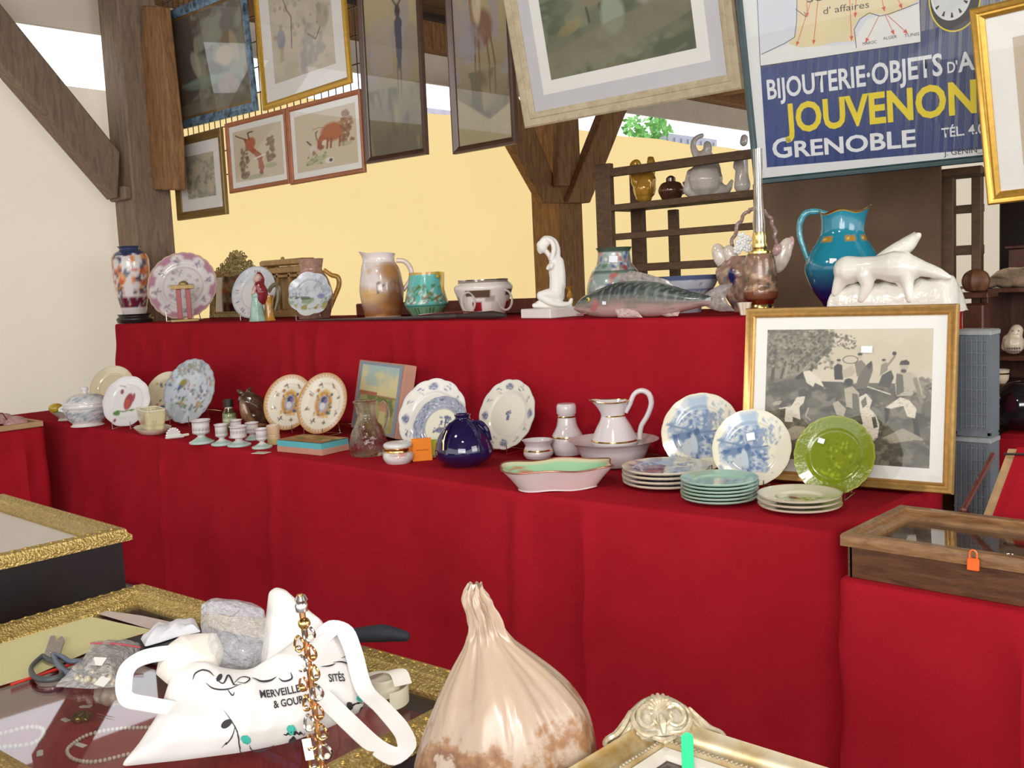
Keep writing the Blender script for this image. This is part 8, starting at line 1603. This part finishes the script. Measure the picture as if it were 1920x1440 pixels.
MB().tube([tuple(a3 - a0 + nn * .03 - (a3 - a0) * .1), tuple((a3 + a2) / 2 - a0 + nn * .034 - (a3 - a0) * .08), tuple(a2 - a0 + nn * .03 - (a3 - a0) * .06)], .004, 6, 8).build('black_cord', BLK, t)
MB().add([tuple(p) for p in (a3 - a0, a2 - a0, np.array([a2[0], a2[1] + .12, ZR]) - a0, np.array([a3[0], a3[1] + .12, ZR]) - a0)] + [tuple(p + np.array([0, .008, 0])) for p in (a3 - a0, a2 - a0, np.array([a2[0], a2[1] + .12, ZR]) - a0, np.array([a3[0], a3[1] + .12, ZR]) - a0)], [(0, 1, 2, 3), (7, 6, 5, 4), (0, 4, 5, 1), (1, 5, 6, 2), (2, 6, 7, 3), (3, 7, 4, 0)]).build('strut', PALEW, t, smooth=False)
p, q = aty(1806, 956, 3.18), aty(1862, 852, 3.40); o = MB().tube([(0, 0, 0), tuple(q - p)], .009, 8).ball((0, 0, 0), .013, 8).build('wooden_stick', plain('dark_red_stick', (.10, .025, .018), .4, 0, .2, 30)); o.location = tuple(p); tag(o, 'dark red brown stick leaning left of the sloping red display', 'stick')
# pieces that sit on a part of their thing go one level deeper (all parts share their thing's frame)
UNDER = {'gilt_line': 'handle', 'knob': 'lid', 'beading': 'moulding', 'relief_ornament': 'moulding', 'cartouche_scrolls': 'corner_cartouche', 'pivot': 'blade', 'chimney': 'burner',
         'red_zip': 'film', 'white_label': 'film', 'zip_strip': 'film', 'silver_collar': 'rod', 'loose_end': 'coil', 'face_marks': 'body', 'printed_script': 'front_panel', 'printed_sprig': 'front_panel', 'printed_leaf': 'front_panel', 'map_land': 'map_panel', 'map_margin': 'map_panel', 'map_arrow': 'map_panel',
         'map_outline': 'map_panel', 'map_lettering': 'map_panel', 'watch_rim': 'watch_case', 'watch_face': 'watch_case', 'watch_numeral': 'watch_case', 'small_print': 'paper', 'finial': 'cornice', 'lettering': None}
for o in [q for q in COL.objects if q.parent is not None]:
    k_ = o.name.split('.')[0]
    if k_ not in UNDER: continue
    for want in ([UNDER[k_]] if UNDER[k_] else ['front_panel', 'blue_field', 'body']):
        sib = [c for c in o.parent.children if c.name.split('.')[0] == want and c is not o]
        if sib and o.parent.parent is None: o.parent = sib[0]; break
for kind_, grp in (('footed_cup', 'small white footed cups in front'), ('orange_rimmed_plate', 'pair of orange rimmed plates'), ('bull_print', 'pair of comic bull prints'), ('deer_painting', 'pair of tall deer paintings'), ('pearl_necklace', 'ivory bead necklaces in the gilt case'), ('gilt_case', 'gilt framed glass topped cases'), ('wine_glass', 'stemmed glasses on the dresser'), ('jewel_tag', 'white tags in the gilt case'), ('timber_post', 'timber posts of the hall'), ('silver_trinket', 'silver pieces in the wooden case'), ('outdoor_shed', 'buildings outside the hall'), ('display_table', 'foreground trestle tables'), ('wire_rest', 'copper wire rests in the red tray')):
    for o in COL.objects:
        if o.parent is None and o.name.split('.')[0] == kind_ and 'group' not in o: o['group'] = grp
# ------------------------------------------------------------------ the whole place stands on a floor at zero
for o in list(COL.objects):
    if o.parent is None: o.location.z -= ZF
